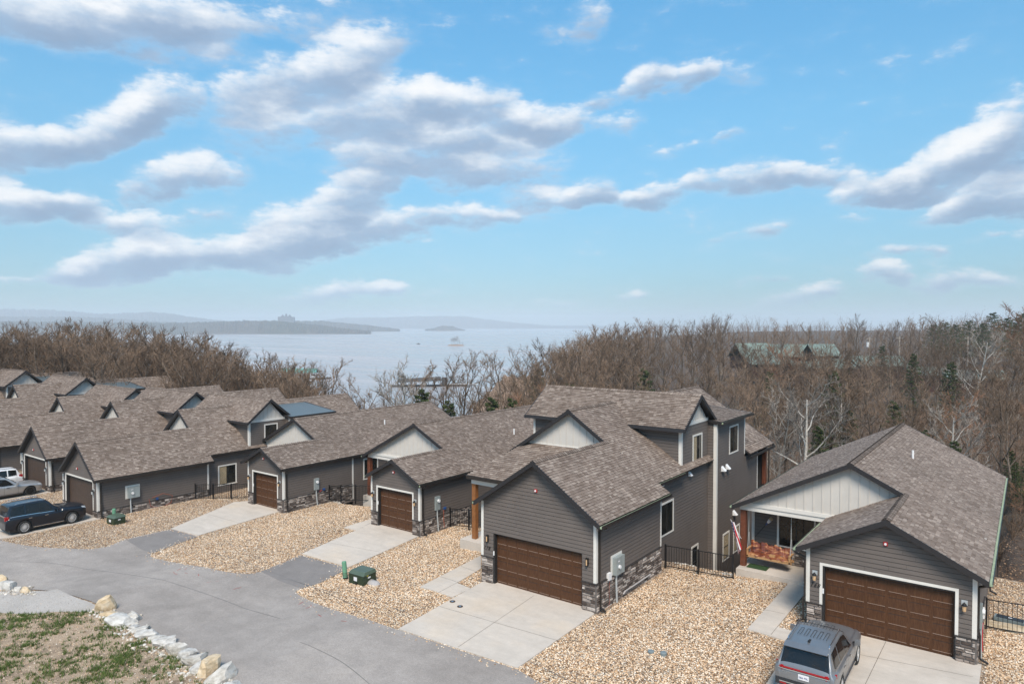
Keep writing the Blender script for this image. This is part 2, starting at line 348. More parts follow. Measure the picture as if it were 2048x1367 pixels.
# lake
m, gg, b, o = new_mat('lake_water'); p = wpos(gg)
b.inputs['Base Color'].default_value = (.36, .33, .325, 1); b.inputs['Roughness'].default_value = .18; b.inputs['IOR'].default_value = 1.33
mp = gg.n('ShaderNodeMapping'); mp.inputs['Rotation'].default_value = (0, 0, YAW); mp.inputs['Scale'].default_value = (.35, 1., 1.); gg.l(p, mp.inputs['Vector'])
ws = gg.n('ShaderNodeMapping'); ws.inputs['Rotation'].default_value = (0, 0, YAW+.15); ws.inputs['Scale'].default_value = (.0016, .016, 1); gg.l(p, ws.inputs['Vector'])
wb_ = gg.noise(ws.outputs[0], 1., 6, .65); gg.l(gg.ramp(wb_, [(.35, (.30, .28, .28)), (.65, (.43, .40, .395))]), b.inputs['Base Color']); gg.l(gg.maprange(wb_, .35, .65, .10, .30), b.inputs['Roughness'])
h = gg.m('ADD', gg.noise(mp.outputs[0], .35, 4, .6), gg.m('MULTIPLY', gg.noise(mp.outputs[0], .012, 3, .5), .4))
bump(gg, b, h, .35, .8)
# garage door wood
m, gg, b, o = new_mat('door_wood'); p = objco(gg)
mp = gg.n('ShaderNodeMapping'); mp.inputs['Scale'].default_value = (9, 9, 1.2); gg.l(p, mp.inputs['Vector'])
n = gg.noise(mp.outputs[0], 3, 6, .7); gg.l(gg.ramp(n, [(.3, (.046, .0185, .008)), (.55, (.082, .035, .015)), (.8, (.125, .060, .029))]), b.inputs['Base Color'])
b.inputs['Roughness'].default_value = .6; b.inputs['Specular IOR Level'].default_value = .3
m, gg, b, o = new_mat('door_wood_grey'); p = objco(gg)
mp = gg.n('ShaderNodeMapping'); mp.inputs['Scale'].default_value = (9, 9, 1.2); gg.l(p, mp.inputs['Vector'])
n = gg.noise(mp.outputs[0], 2.2, 6, .75); gg.l(gg.ramp(n, [(.3, (.030, .017, .011)), (.55, (.060, .036, .024)), (.8, (.105, .070, .050))]), b.inputs['Base Color'])
b.inputs['Roughness'].default_value = .6
simple('door_bead_highlight', (.30, .21, .16), .55)  # pale bead, paints the highlight line under each door panel
# live edge swing timber
m, gg, b, o = new_mat('live_edge'); p = objco(gg)
mp = gg.n('ShaderNodeMapping'); mp.inputs['Scale'].default_value = (.9, 1, 3.0); gg.l(p, mp.inputs['Vector'])
n = gg.noise(mp.outputs[0], 1.7, 5, .55, 1.6)
gg.l(gg.ramp(n, [(.3, (.05, .016, .010)), (.42, (.14, .036, .018)), (.54, (.24, .075, .032)), (.63, (.50, .27, .12)), (.72, (.24, .07, .03)), (.85, (.12, .03, .015))]), b.inputs['Base Color']); b.inputs['Roughness'].default_value = .35
simple('light_timber', (.42, .24, .11), .6, var=.25, scale=12)
simple('roof_green', (.15, .195, .17), .6, var=.35, scale=.5); simple('wall_red', (.050, .020, .014), .7, var=.2)
simple('teal_roof', (.10, .26, .23), .6, var=.1, scale=.2); simple('dock_dark', (.05, .045, .042), .8, var=.2); simple('far_white', (.6, .6, .6), .6)
simple('hotel', (.16, .17, .19), .8, var=.08, scale=.02); simple('pole_wood', (.30, .26, .22), .85, var=.2, scale=2)
# ------------------------------------------------------------------ builders
class MB:
    """collects faces, builds ONE mesh object"""
    def __init__(s): s.v = []; s.f = []; s.m = []; s.mats = []
    def mi(s, mat):
        if mat not in s.mats: s.mats.append(mat)
        return s.mats.index(mat)
    def add(s, vs, fs, mat):
        k = len(s.v); s.v.extend([tuple(map(float, q)) for q in vs]); j = s.mi(mat)
        for f in fs: s.f.append(tuple(i + k for i in f)); s.m.append(j)
    def box(s, a, b, mat):
        x0, y0, z0 = a; x1, y1, z1 = b
        s.add([(x0,y0,z0),(x1,y0,z0),(x1,y1,z0),(x0,y1,z0),(x0,y0,z1),(x1,y0,z1),(x1,y1,z1),(x0,y1,z1)],
              [(3,2,1,0),(4,5,6,7),(0,1,5,4),(1,2,6,5),(2,3,7,6),(3,0,4,7)], mat)
    def hexa(s, q, mat):  # 8 corners: bottom ring, top ring
        s.add(q, [(3,2,1,0),(4,5,6,7),(0,1,5,4),(1,2,6,5),(2,3,7,6),(3,0,4,7)], mat)
    def bar(s, a, b, wd, ht, mat, up=(0,0,1)):
        a = np.array(a, float); b = np.array(b, float); d = b - a; L = np.linalg.norm(d)
        if L < 1e-6: return
        d /= L; upv = np.array(up, float); sd = np.cross(d, upv)
        if np.linalg.norm(sd) < 1e-4: sd = np.cross(d, (1, 0, 0))
        sd /= np.linalg.norm(sd); uu = np.cross(sd, d)
        q = [a-sd*wd/2-uu*ht/2, a+sd*wd/2-uu*ht/2, b+sd*wd/2-uu*ht/2, b-sd*wd/2-uu*ht/2,
             a-sd*wd/2+uu*ht/2, a+sd*wd/2+uu*ht/2, b+sd*wd/2+uu*ht/2, b-sd*wd/2+uu*ht/2]
        s.hexa(q, mat)
    def tube(s, pts, r, mat, n=8, cap=True):
        pts = [np.array(p, float) for p in pts]; rs = r if isinstance(r, (list, tuple)) else [r] * len(pts)
        rings = []
        for i, p in enumerate(pts):
            d = pts[min(i+1, len(pts)-1)] - pts[max(i-1, 0)]; d /= max(np.linalg.norm(d), 1e-9)
            a = np.cross(d, (0,0,1)) if abs(d[2]) < .95 else np.cross(d, (1,0,0)); a /= np.linalg.norm(a); c = np.cross(d, a)
            rings.append([p + rs[i]*(a*math.cos(2*PI*k/n) + c*math.sin(2*PI*k/n)) for k in range(n)])
        vs = [q for rg in rings for q in rg]; fs = []
        for i in range(len(pts)-1):
            for k in range(n): fs.append((i*n+k, i*n+(k+1)%n, (i+1)*n+(k+1)%n, (i+1)*n+k))
        if cap: fs.append(tuple(range(n))[::-1]); fs.append(tuple((len(pts)-1)*n+k for k in range(n)))
        s.add(vs, fs, mat)
    def disc(s, c, r, h, mat, n=16, axis=(0,0,1)):
        c = np.array(c, float); ax = np.array(axis, float); s.tube([c, c + ax*h], r, mat, n)
    def build(s, name, parent=None, smooth=False, origin=None):
        me = bpy.data.meshes.new(name)
        o3 = np.array(origin if origin is not None else (parent_origin(parent) if parent else (0,0,0)), float)
        v = np.array(s.v, float) - o3 if s.v else np.zeros((0, 3))
        me.from_pydata(v.tolist(), [], s.f)
        for mt in s.mats: me.materials.append(MAT[mt])
        if len(s.mats) > 1: me.polygons.foreach_set('material_index', s.m)
        if smooth: me.polygons.foreach_set('use_smooth', [True]*len(s.f))
        me.update()
        o = bpy.data.objects.new(name, me); COL.objects.link(o)
        if parent: o.parent = parent
        if origin is not None:
            o.location = np.array(origin) - parent_origin(parent) if parent else origin
            ORG[o.name] = np.array(origin, float)
        else: ORG[o.name] = o3
        return o
ORG = {}
def parent_origin(p): return ORG[p.name] if p is not None else np.zeros(3)
def thing(name, label, cat, loc=(0,0,0), group=None, rz=0.):
    o = bpy.data.objects.new(name, None); COL.objects.link(o); o.location = loc; o.rotation_euler = (0,0,rz); o.empty_display_size = .3
    o['label'] = label; o['category'] = cat
    if group: o['group'] = group
    ORG[o.name] = np.array(loc, float); return o
def tag(o, label, cat, group=None):
    o['label'] = label; o['category'] = cat
    if group: o['group'] = group
    return o
def kind(o, k): o['kind'] = k; return o
def copy_tree(o, parent=None):
    c = o.copy(); COL.objects.link(c); c.parent = parent; ORG[c.name] = ORG[o.name]
    for ch in list(o.children): copy_tree(ch, c)
    return c
def clip(poly, a, b, c):
    """keep the part of a 2D polygon where a*x+b*y<=c"""
    out_ = []
    for i in range(len(poly)):
        p, q = poly[i], poly[(i+1) % len(poly)]
        dp = a*p[0]+b*p[1]-c; dq = a*q[0]+b*q[1]-c
        if dp <= 0: out_.append(p)
        if dp*dq < 0:
            t = dp/(dp-dq); out_.append((p[0]+(q[0]-p[0])*t, p[1]+(q[1]-p[1])*t))
    return out_
def span(poly, v):
    """extent in x of a convex polygon at height v"""
    xs = []
    for i in range(len(poly)):
        (x0, y0), (x1, y1) = poly[i], poly[(i+1) % len(poly)]
        if (y0 <= v <= y1) or (y1 <= v <= y0):
            if abs(y1-y0) < 1e-9: xs += [x0, x1]
            else: xs.append(x0+(x1-x0)*(v-y0)/(y1-y0))
    return (min(xs), max(xs)) if len(xs) > 1 else None
def pieces_around(poly, ops):
    """convex pieces of poly with door openings (a0,a1,b0,b1) cut out from below"""
    ps = [poly]
    for (a0, a1, b0, b1) in ops:
        n_ = []
        for p in ps:
            for q in (clip(p, 1, 0, a0), clip(p, -1, 0, -a1), clip(clip(clip(p, -1, 0, -a0), 1, 0, a1), 0, -1, -b1)):
                if len(q) > 2: n_.append(q)
        ps = n_
    return ps
class Plane:
    def __init__(s, O, e):
        s.O = np.array(O, float); s.e = np.array(e, float); s.u = np.array([0,0,1.]); s.n = np.cross(s.e, s.u)
    def P(s, a, b, d=0.): return s.O + s.e*a + s.u*b + s.n*d
def slab2(mb, pl, poly, d0, d1, mat):
    """extrude a polygon of wall plane pl between depths d0 and d1"""
    n = len(poly); vs = [pl.P(a, b, d0) for a, b in poly] + [pl.P(a, b, d1) for a, b in poly]
    fs = [tuple(range(n))[::-1], tuple(range(n, 2*n))] + [(i, (i+1)%n, n+(i+1)%n, n+i) for i in range(n)]
    mb.add(vs, fs, mat)
def pbox(mb, pl, a0, a1, b0, b1, d0, d1, mat): slab2(mb, pl, [(a0,b0),(a1,b0),(a1,b1),(a0,b1)], d0, d1, mat)

EXP = .172
def siding(root, pl, poly, ops, mode, zref=0., wallobj=None):
    """horizontal lap boards over a wall polygon, cut back around openings"""
    zs = [b for a, b in poly]; z0, z1 = min(zs), max(zs)
    k0 = math.floor((z0 - zref)/EXP); joined = MB(); nb = 0
    k = k0
    while zref + k*EXP < z1 - .01:
        lo, hi = max(z0, zref+k*EXP), min(z1, zref+(k+1)*EXP); k += 1
        if hi - lo < .02: continue
        s0, s1 = span(poly, lo+1e-4), span(poly, hi-1e-4)
        if not s0 or not s1: continue
        ivs = [(s0[0], s0[1], s1[0], s1[1])]; mid = (lo+hi)/2
        for (a0, a1, b0, b1) in ops:
            if b0 < mid < b1:
                nn = []
                for (p, q, r, t) in ivs:
                    if q <= a0 or p >= a1: nn.append((p, q, r, t)); continue
                    if p < a0: nn.append((p, a0, r, a0))
                    if q > a1: nn.append((a1, q, a1, t))
                ivs = nn
        for (p, q, r, t) in ivs:
          if q-p < .03 and t-r < .03: continue
          if True:
            if mode != 'joined' and q-p > 2.6:
                c_ = U(.3, .7)*(q-p)+p; runs = [(p, c_-.003, r, c_-.003), (c_+.003, q, c_+.003, t)]
            else: runs = [(p, q, r, t)]
          for (p, q, r, t) in runs:
            mb = joined if mode == 'joined' else MB()
            mb.hexa([pl.P(p,lo,.0), pl.P(q,lo,.0), pl.P(q,lo,.030), pl.P(p,lo,.030), pl.P(r,hi-.019,.0), pl.P(t,hi-.019,.0), pl.P(t,hi-.019,.012), pl.P(r,hi-.019,.012)], 'siding')
            nb += 1
            if mode != 'joined': mb.build('siding_board', wallobj)
    if mode == 'joined' and joined.v: kind(joined.build('lap_siding', wallobj), 'stuff')

def stones(root, pl, a0, a1, b0, b1, mode, wallobj, rowmul=1.0):
    """ledgestone veneer: rows of uneven stones proud of the mortar"""
    pbox_mb = MB(); pbox(pbox_mb, pl, a0, a1, b0, b1, 0, .035, 'mortar'); mo = pbox_mb.build('mortar_bed', wallobj)
    joined = MB(); z = b0; cap = MB()
    pbox(cap, pl, a0-.03, a1+.02, b1, b1+.04, 0, .085, 'siding_core'); cap.build('stone_ledge', wallobj)
    while z < b1 - .02:
        h = min(U(.07, .17)*rowmul, b1 - z)
        if b1 - z - h < .05: h = b1 - z
        a = a0
        while a < a1 - .01:
            wd = min(U(.14, .46)*rowmul, a1-a)
            if a1-a-wd < .08: wd = a1-a
            g_ = .008; d = U(.055, .095)
            j = lambda: U(-.008, .008)
            x0, x1, y0, y1 = a+g_, a+wd-g_, z+g_, z+h-g_
            i_ = min(.022, wd*.15, h*.2)
            vs = [pl.P(x0,y0,.03), pl.P(x1,y0,.03), pl.P(x1,y1,.03), pl.P(x0,y1,.03),
                  pl.P(x0+i_+j(),y0+i_+j(),d+j()), pl.P(x1-i_+j(),y0+i_+j(),d+j()), pl.P(x1-i_+j(),y1-i_+j(),d+j()), pl.P(x0+i_+j(),y1-i_+j(),d+j())]
            mb = joined if mode == 'joined' else MB()
            mb.add(vs, [(4,5,6,7),(0,1,5,4),(1,2,6,5),(2,3,7,6),(3,0,4,7)], 'stone')
            if mode != 'joined': mb.build('stone', wallobj)
            a += wd
        z += h
    if mode == 'joined': kind(joined.build('ledgestone', wallobj), 'stuff')

def wall(root, O, e, poly, doors=(), wins=(), mode='joined', stone=None, board=True, name='wall', thick=.12, label=None, stone_ops=()):
    """O: plan origin; poly in (along, height). doors cut right through, windows stand on the face."""
    pl = Plane((O[0], O[1], 0), e); mb = MB()
    for q in pieces_around(poly, doors): slab2(mb, pl, q, -thick, 0, 'siding_core')
    wo = mb.build(name, root)
    if label: wo['label'] = label
    if board:
        ops = [tuple(d) for d in doors] + [(w_[0], w_[1], w_[2], w_[3]) for w_ in wins]
        if stone:
            for (a0, a1, b0, b1) in stone: ops.append((a0-.001, a1+.001, b0, b1+.02))
        siding(root, pl, poly, ops, mode, poly[0][1], wo)
    if stone:
        for (a0, a1, b0, b1) in stone: stones(root, pl, a0, a1, b0, b1, mode, wo)
    for w_ in wins: window(root, pl, *w_)
    return pl, wo

def window(root, pl, a0, a1, b0, b1, style='slide', blind=False):
    t = .10; f = MB()
    for q in ((a0, a1, b1-t, b1), (a0-.03, a1+.03, b0, b0+t*.8), (a0, a0+t, b0+t*.8, b1-t), (a1-t, a1, b0+t*.8, b1-t)):
        pbox(f, pl, *q, -.005, .05, 'white_trim')
    wo = f.build('window', root)
    i = .035; s_ = MB(); A0, A1, B0, B1 = a0+t, a1-t, b0+t*.8, b1-t
    for q in ((A0, A1, B1-i, B1), (A0, A1, B0, B0+i), (A0, A0+i, B0+i, B1-i), (A1-i, A1, B0+i, B1-i)): pbox(s_, pl, *q, -.004, .028, 'black_jamb')
    if style == 'slide': pbox(s_, pl, (A0+A1)/2-.02, (A0+A1)/2+.02, B0+i, B1-i, -.003, .031, 'black_jamb')
    if style == 'hung': pbox(s_, pl, A0+i, A1-i, (B0+B1)/2-.02, (B0+B1)/2+.02, -.003, .031, 'black_jamb')
    s_.build('sash', wo)
    if style == 'slide':
        m_ = (A0+A1)/2
        for (p, q) in ((A0+i, m_-.02), (m_+.02, A1-i)):
            k = MB(); pbox(k, pl, p, q, B0+i, B1-i, -.002, .012, 'glass'); k.build('pane', wo)
    elif style == 'hung':
        m_ = (B0+B1)/2
        for (p, q) in ((B0+i, m_-.02), (m_+.02, B1-i)):
            k = MB(); pbox(k, pl, A0+i, A1-i, p, q, -.002, .012, 'glass'); k.build('pane', wo)
    else:
        k = MB(); pbox(k, pl, A0+i, A1-i, B0+i, B1-i, -.002, .012, 'glass'); k.build('pane', wo)
    if blind:
        k = MB(); z = B0+i+.02
        x1 = A0+i+(A1-A0)*.42 if blind == 'half' else A1-i-.01
        while z < B1-i-.02: pbox(k, pl, A0+i+.01, x1, z, z+.03, .012, .016, 'blind'); z += .045
        k.build('window_blind', wo)

def batten_gable(root, O, e, poly, step=.30, mode='objs', base=True, off=0.):
    pl = Plane((O[0], O[1], 0), e); mb = MB(); slab2(mb, pl, poly, -.10, 0, 'batten'); wo = mb.build('gable_panel', root)
    a0 = min(a for a, b in poly); a1 = max(a for a, b in poly); zb = min(b for a, b in poly); jn = MB()
    rot = [(b, a) for a, b in poly]; a = a0 + step*.6 + off
    while a < a1 - .08:
        s_ = span(rot, a)
        if s_ and s_[1]-s_[0] > .12:
            b = jn if mode == 'joined' else MB(); pbox(b, pl, a-.022, a+.022, s_[0], s_[1]-.01, .001, .026, 'batten')
            if mode != 'joined': b.build('batten', wo)
        a += step
    if mode == 'joined' and jn.v: jn.build('battens', wo)
    if base:
        b = MB(); pbox(b, pl, a0, a1, zb-.02, zb+.16, .0, .045, 'white_trim'); b.build('frieze_board', wo)
    return pl

def trim_corner(root, x, y, z0, z1, sx, sy, w_=.11):
    """corner boards on the two faces of an outside corner; sx, sy point outwards"""
    mb = MB(); d = .032
    xa, xb = (x, x+sx*d); ya, yb = (y, y+sy*d)
    mb.box((min(x-sx*w_, x+sx*d), min(ya, yb), z0), (max(x-sx*w_, x+sx*d), max(ya, yb), z1), 'white_trim')
    mb.box((min(xa, xb), min(y-sy*w_, y-sy*.0005), z0), (max(xa, xb), max(y-sy*w_, y-sy*.0005), z1), 'white_trim')
    mb.build('corner_trim', root)

class Slope:
    """roof plane: O a point on it at the reference line, e the direction along the eave, dn the level direction pointing down-slope, s fall per metre"""
    def __init__(s, O, e, dn, fall):
        s.O = np.array(O, float); s.e = np.array((*e, 0), float); dn3 = np.array((*dn, 0), float)
        s.k = math.sqrt(1+fall*fall); s.up = (-dn3 + np.array([0, 0, fall]))/s.k; s.n = np.cross(s.e, s.up)
        if s.n[2] < 0: s.n = -s.n
    def P(s, a, b, d=0.): return s.O + s.e*a + s.up*b + s.n*d
def roof_slope(root, sl, polys, name='roof', shingles=True, exp=.142, thick=.10, tabw=(.13, .32), soffit='fascia', lift=1.0, metal=None):
    """polys: convex outlines in (along, up-slope) metres"""
    mb = MB()
    for p in polys:
        n = len(p); vs = [sl.P(a, b, -.004) for a, b in p] + [sl.P(a, b, -thick) for a, b in p]
        mb.add(vs, [tuple(range(n))], metal or 'shingle_edge_shade'); mb.add(vs, [tuple(range(n, 2*n))[::-1]] + [(i, n+i, n+(i+1)%n, (i+1)%n) for i in range(n)], soffit)
    ro = mb.build(name, root)
    if not shingles: return ro
    sh_ = MB(); V = sh_.v; Fc = sh_.f; Mi = sh_.m; i0 = sh_.mi('shingle'); i1 = sh_.mi('shingle_edge_shade')
    for p in polys:
        b0 = min(b for a, b in p); b1 = max(b for a, b in p); k = math.floor(b0/exp)
        while k*exp < b1 - .01:
            lo, hi = max(b0, k*exp), min(b1, (k+1)*exp); k += 1
            if hi-lo < .02: continue
            s_ = span(p, (lo+hi)/2)
            if not s_: continue
            a = s_[0]
            while a < s_[1]-.01:
                wd = min(U(*tabw), s_[1]-a)
                if s_[1]-a-wd < .06: wd = s_[1]-a
                t = U(.012, .028)*lift; q = len(V); l2 = lo if rnd() > .3 else lo + .012
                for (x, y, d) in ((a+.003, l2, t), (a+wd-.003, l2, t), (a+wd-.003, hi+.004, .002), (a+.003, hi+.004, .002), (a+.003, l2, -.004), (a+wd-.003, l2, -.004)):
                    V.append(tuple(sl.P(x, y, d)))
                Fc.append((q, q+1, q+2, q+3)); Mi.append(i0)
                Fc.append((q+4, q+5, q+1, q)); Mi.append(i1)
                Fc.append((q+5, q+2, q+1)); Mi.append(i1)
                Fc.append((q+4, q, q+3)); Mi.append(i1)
                a += wd
    kind(sh_.build('shingles', ro), 'stuff'); return ro
def ridge_caps(root, p0, p1, fall, wd=.15):
    p0 = np.array(p0, float); p1 = np.array(p1, float); L = np.linalg.norm(p1-p0); d = (p1-p0)/L
    sd = np.cross(d, (0,0,1)); sd /= np.linalg.norm(sd); mb = MB(); n = max(2, int(L/.17)); st_ = L/n
    for i in range(n):
        a = p0+d*st_*i; b = p0+d*st_*(i+1); t0, t1 = U(.056, .066), .040; dz = wd*fall
        z = np.array([0,0,1.])
        vs = [a+z*t0, a+sd*wd-z*(dz-t0), a-sd*wd-z*(dz-t0), b+z*t1, b+sd*wd-z*(dz-t1), b-sd*wd-z*(dz-t1), a-z*.01, a+sd*wd-z*(dz+.0), a-sd*wd-z*(dz+.0)]
        mb.add(vs, [(0,1,4,3),(2,0,3,5)], 'shingle'); mb.add(vs, [(1,0,6,7),(0,2,8,6)], 'shingle_edge_shade')
    kind(mb.build('ridge_caps', root), 'stuff')
def rake(root, p0, p1, out_, dpt=.20, th=.035, mat='fascia'):
    """barge board under a sloping roof edge; out_ = outward level direction"""
    p0 = np.array(p0, float); p1 = np.array(p1, float); o = np.array(out_, float); mb = MB(); z = np.array([0,0,1.])
    a, b = p0 - o*.10, p1 - o*.10; a2, b2 = p0 + o*th, p1 + o*th; up = .016
    mb.hexa([a-z*dpt, a2-z*dpt, b2-z*dpt, b-z*dpt, a+z*up*.2, a2+z*up, b2+z*up, b+z*up*.2], mat); mb.build('barge_board', root)
def gutter(root, p0, p1, out_, trough='gutter_trough'):
    p0 = np.array(p0, float); p1 = np.array(p1, float); o = np.array(out_, float); z = np.array([0,0,1.]); mb = MB()
    def strip(o0, o1, z0, z1, mt):
        mb.hexa([p0+o*o0+z*z0, p0+o*o1+z*z0, p1+o*o1+z*z0, p1+o*o0+z*z0, p0+o*o0+z*z1, p0+o*o1+z*z1, p1+o*o1+z*z1, p1+o*o0+z*z1], mt)
    strip(.0, .012, -.15, -.02, 'bronze'); strip(.012, .10, -.15, -.13, 'bronze'); strip(.10, .115, -.15, -.012, 'bronze'); strip(.012, .10, -.13, -.05, trough)
    mb.build('gutter', root)
def downspout(root, top, wx, wy, zb, side=(1,0)):
    """offset from gutter to the wall, down the wall, kick-out at the foot"""
    sx, sy = side; mb = MB(); x, y, z = top
    pts = [(x, y, z), (x, y, z-.10), (wx, wy, z-.30), (wx, wy, zb+1.15), (wx+sx*.05, wy+sy*.05, zb+.98), (wx+sx*.05, wy+sy*.05, zb+.16), (wx+sx*.30, wy+sy*.30, zb+.05)]
    for i in range(len(pts)-1): mb.bar(pts[i], pts[i+1], .075, .06, 'bronze', up=(sx, sy, .01))
    mb.build('downspout', root)

def garage_door(root, pl, a0, a1, z0, z1, cols, mat, panels=True, pmode='objs', gap=None):
    d = -.20; mb = MB()
    for (p, q, r, t) in ((a0-.005, a0+.07, z0, z1), (a1-.03, a1+.005, z0, z1)): pbox(mb, pl, p, q, r, t, d-.05, -.001, 'black_jamb')
    pbox(mb, pl, a0+.07, a1-.03, z1-.07, z1+.004, d-.05, -.001, 'black_jamb'); mb.build('door_jamb', root)
    dr = MB(); n = 4; h = (z1-.07-z0)/n
    for k in range(n): pbox(dr, pl, a0+.07, a1-.03, z0+k*h+.003, z0+(k+1)*h-.004, d-.04, d, mat)
    pbox(dr, pl, a0+.07, a1-.03, z0, z1-.07, d-.06, d-.012, 'black_jamb')
    do = dr.build('garage_door', root)
    W_ = a1-.03-a0-.07; jn = MB()
    for k in range(n):
        for c in range(cols):
            cw = W_/cols; x0 = a0+.07+c*cw+cw*.10; x1 = x0+cw*.80
            y0 = z0+k*h+h*.20; y1 = z0+(k+1)*h-h*.20
            b = MB() if (pmode == 'objs') else jn
            t = .012
            if not panels:
                pbox(b, pl, x0, x1, y0, y1, d+.001, d+.004, mat); continue
            pbox(b, pl, x0, x1, y0, y1, d+.001, d+.010, mat)
            pbox(b, pl, x0-t, x1+t, y1, y1+t*.9, d+.001, d+.014, 'black_jamb'); pbox(b, pl, x0-t, x1+t, y0-t*1.3, y0, d+.001, d+.020, 'door_bead_highlight')
            if pmode == 'objs': b.build('door_panel', do)
    if pmode != 'objs': jn.build('door_panels', do)
def lamp(root, p, n, style):
    """wall lantern at p on a wall with outward normal n"""
    p = np.array(p, float); n = np.array(n, float); t = np.cross(n, (0,0,1)); z = np.array([0,0,1.])
    if style == 'bar':
        m1 = MB(); m1.bar(p+n*.012-z*.17, p+n*.012+z*.17, .12, .022, 'black_metal', up=n); lo = m1.build('wall_lamp', root)
        m2 = MB(); m2.tube([p+n*.09-z*.13, p+n*.09+z*.13], .035, 'amber_glass', 8); m2.build('lamp_tube', lo)
        m3 = MB()
        for s_ in (-1, 1): m3.bar(p+n*.09+t*.045*s_-z*.17, p+n*.09+t*.045*s_+z*.17, .02, .02, 'black_metal')
        m3.tube([p+n*.09+z*.13, p+n*.09+z*.17], .055, 'black_metal', 8); m3.tube([p+n*.09-z*.17, p+n*.09-z*.13], .055, 'black_metal', 8); m3.build('lamp_cage', lo)
    else:
        m1 = MB(); m1.bar(p+n*.01+z*.02, p+n*.01+z*.19, .19, .02, 'pale_metal', up=n); m1.bar(p+n*.02+z*.10, p+n*.12+z*.12, .03, .03, 'black_metal'); lo = m1.build('wall_lamp', root)
        m2 = MB(); m2.tube([p+n*.12+z*.02, p+n*.12+z*.08, p+n*.12+z*.12], [.085, .07, .02], 'black_metal', 10); m2.build('lamp_hood', lo)
        m3 = MB(); m3.tube([p+n*.12-z*.17, p+n*.12+z*.02], [.055, .07], 'amber_glass' if style == 'jar' else 'pale_metal', 10); m3.build('lamp_shade', lo)
def alarm(root, p, n):
    p = np.array(p, float); n = np.array(n, float); m = MB(); z = np.array([0,0,1.])
    m.bar(p-z*.07, p+z*.07, .14, .05, 'red_plastic', up=n); a = m.build('fire_alarm', root)
    m = MB(); m.disc(p+n*.025, .045, .03, 'white_plastic', 10, n); m.build('alarm_strobe', a)
def digits(root, txt, pl, a, b, size):
    cu = bpy.data.curves.new('number', 'FONT'); cu.body = txt; cu.size = size; cu.extrude = .008; cu.shear = .35; cu.space_character = 1.25
    t = bpy.data.objects.new('tmp_number', cu); me = bpy.data.meshes.new_from_object(t); bpy.data.objects.remove(t)
    me.materials.clear(); me.materials.append(MAT['black_metal'])
    o = bpy.data.objects.new('house_number', me); COL.objects.link(o); o.parent = root
    M = Matrix((( *pl.e[:1], 0, pl.n[0], 0), (pl.e[1], 0, pl.n[1], 0), (0, 1, 0, 0), (0,0,0,1)))
    P_ = pl.P(a, b, .034) - ORG[root.name]
    M = Matrix(((pl.e[0], 0, pl.n[0], P_[0]), (pl.e[1], 0, pl.n[1], P_[1]), (0, 1, 0, P_[2]), (0,0,0,1))); o.matrix_local = M
    ORG[o.name] = np.array(pl.P(a, b, .034))
def meter(root_label, pl, a, b, zg, style):
    """electric meter cabinet on the wall with its conduit into the ground: a thing fixed to the wall, part of the house"""
    r = root_label
    if style == 'wide':
        m = MB(); pbox(m, pl, a-.50, a+.50, b-.46, b+.46, .02, .045, 'white_trim'); bk = m.build('meter_backboard', r)
        m = MB(); pbox(m, pl, a-.36, a+.40, b-.42, b+.36, .045, .24, 'grey_metal'); c = m.build('meter_cabinet', r)
        m = MB(); pbox(m, pl, a+.05, a+.055, b-.42, b+.36, .24, .244, 'black_metal'); m.build('door_seam', c)
        m = MB(); m.disc(pl.P(a-.10, b-.08, .24), .085, .07, 'white_plastic', 14, pl.n); m.build('meter_dial', c)
        m = MB(); pbox(m, pl, a-.20, a-.06, b+.16, b+.20, .24, .25, 'white_label'); m.build('cabinet_label', c)
        m = MB(); m.tube([pl.P(a-.20, b-.42, .14), pl.P(a-.20, (b+zg)/2, .14), pl.P(a-.17, zg-.05, .16)], .045, 'pale_metal', 10); m.build('conduit', c)
    else:
        m = MB(); pbox(m, pl, a-.19, a+.19, b-.42, b+.42, .02, .16, 'grey_metal'); c = m.build('meter_cabinet', r)
        m = MB(); m.disc(pl.P(a+.02, b+.15, .16), .10, .08, 'white_plastic', 14, pl.n); m.build('meter_dial', c)
        m = MB(); m.tube([pl.P(a-.04, b-.42, .1), pl.P(a-.02, (b+zg)/2, .10), pl.P(a+.06, zg-.05, .12)], .045, 'pale_metal', 10); m.build('conduit', c)
def vent_pipe(root, p):
    p = np.array(p, float); m = MB(); m.tube([p-np.array([0,0,.1]), p+np.array([0,0,.42])], .055, 'white_plastic', 10); v_ = m.build('vent_pipe', root)
    m = MB(); m.hexa([p+np.array(q) for q in ((-.10,-.12,-.03),(.22,-.12,-.17),(.22,.12,-.17),(-.10,.12,-.03),(-.10,-.12,.03),(.22,-.12,-.11),(.22,.12,-.11),(-.10,.12,.03))], 'white_plastic'); m.build('vent_flashing', v_)
def hood(root, p, n, s_=1.):
    """white dryer vent hood"""
    p = np.array(p, float); n = np.array(n, float); t = np.cross(n, (0,0,1)); z = np.array([0,0,1.]); m = MB(); h = .12*s_
    m.hexa([p-t*h-z*h, p+t*h-z*h, p+t*h-z*h*.8+n*.2*s_, p-t*h-z*h*.8+n*.2*s_, p-t*h+z*h, p+t*h+z*h, p+t*h+z*h*.6+n*.05, p-t*h+z*h*.6+n*.05], 'white_plastic'); m.build('vent_hood', root)

def und(zr, xr, s_, x): return zr - s_*abs(x-xr) - .12   # underside of a gable roof over x

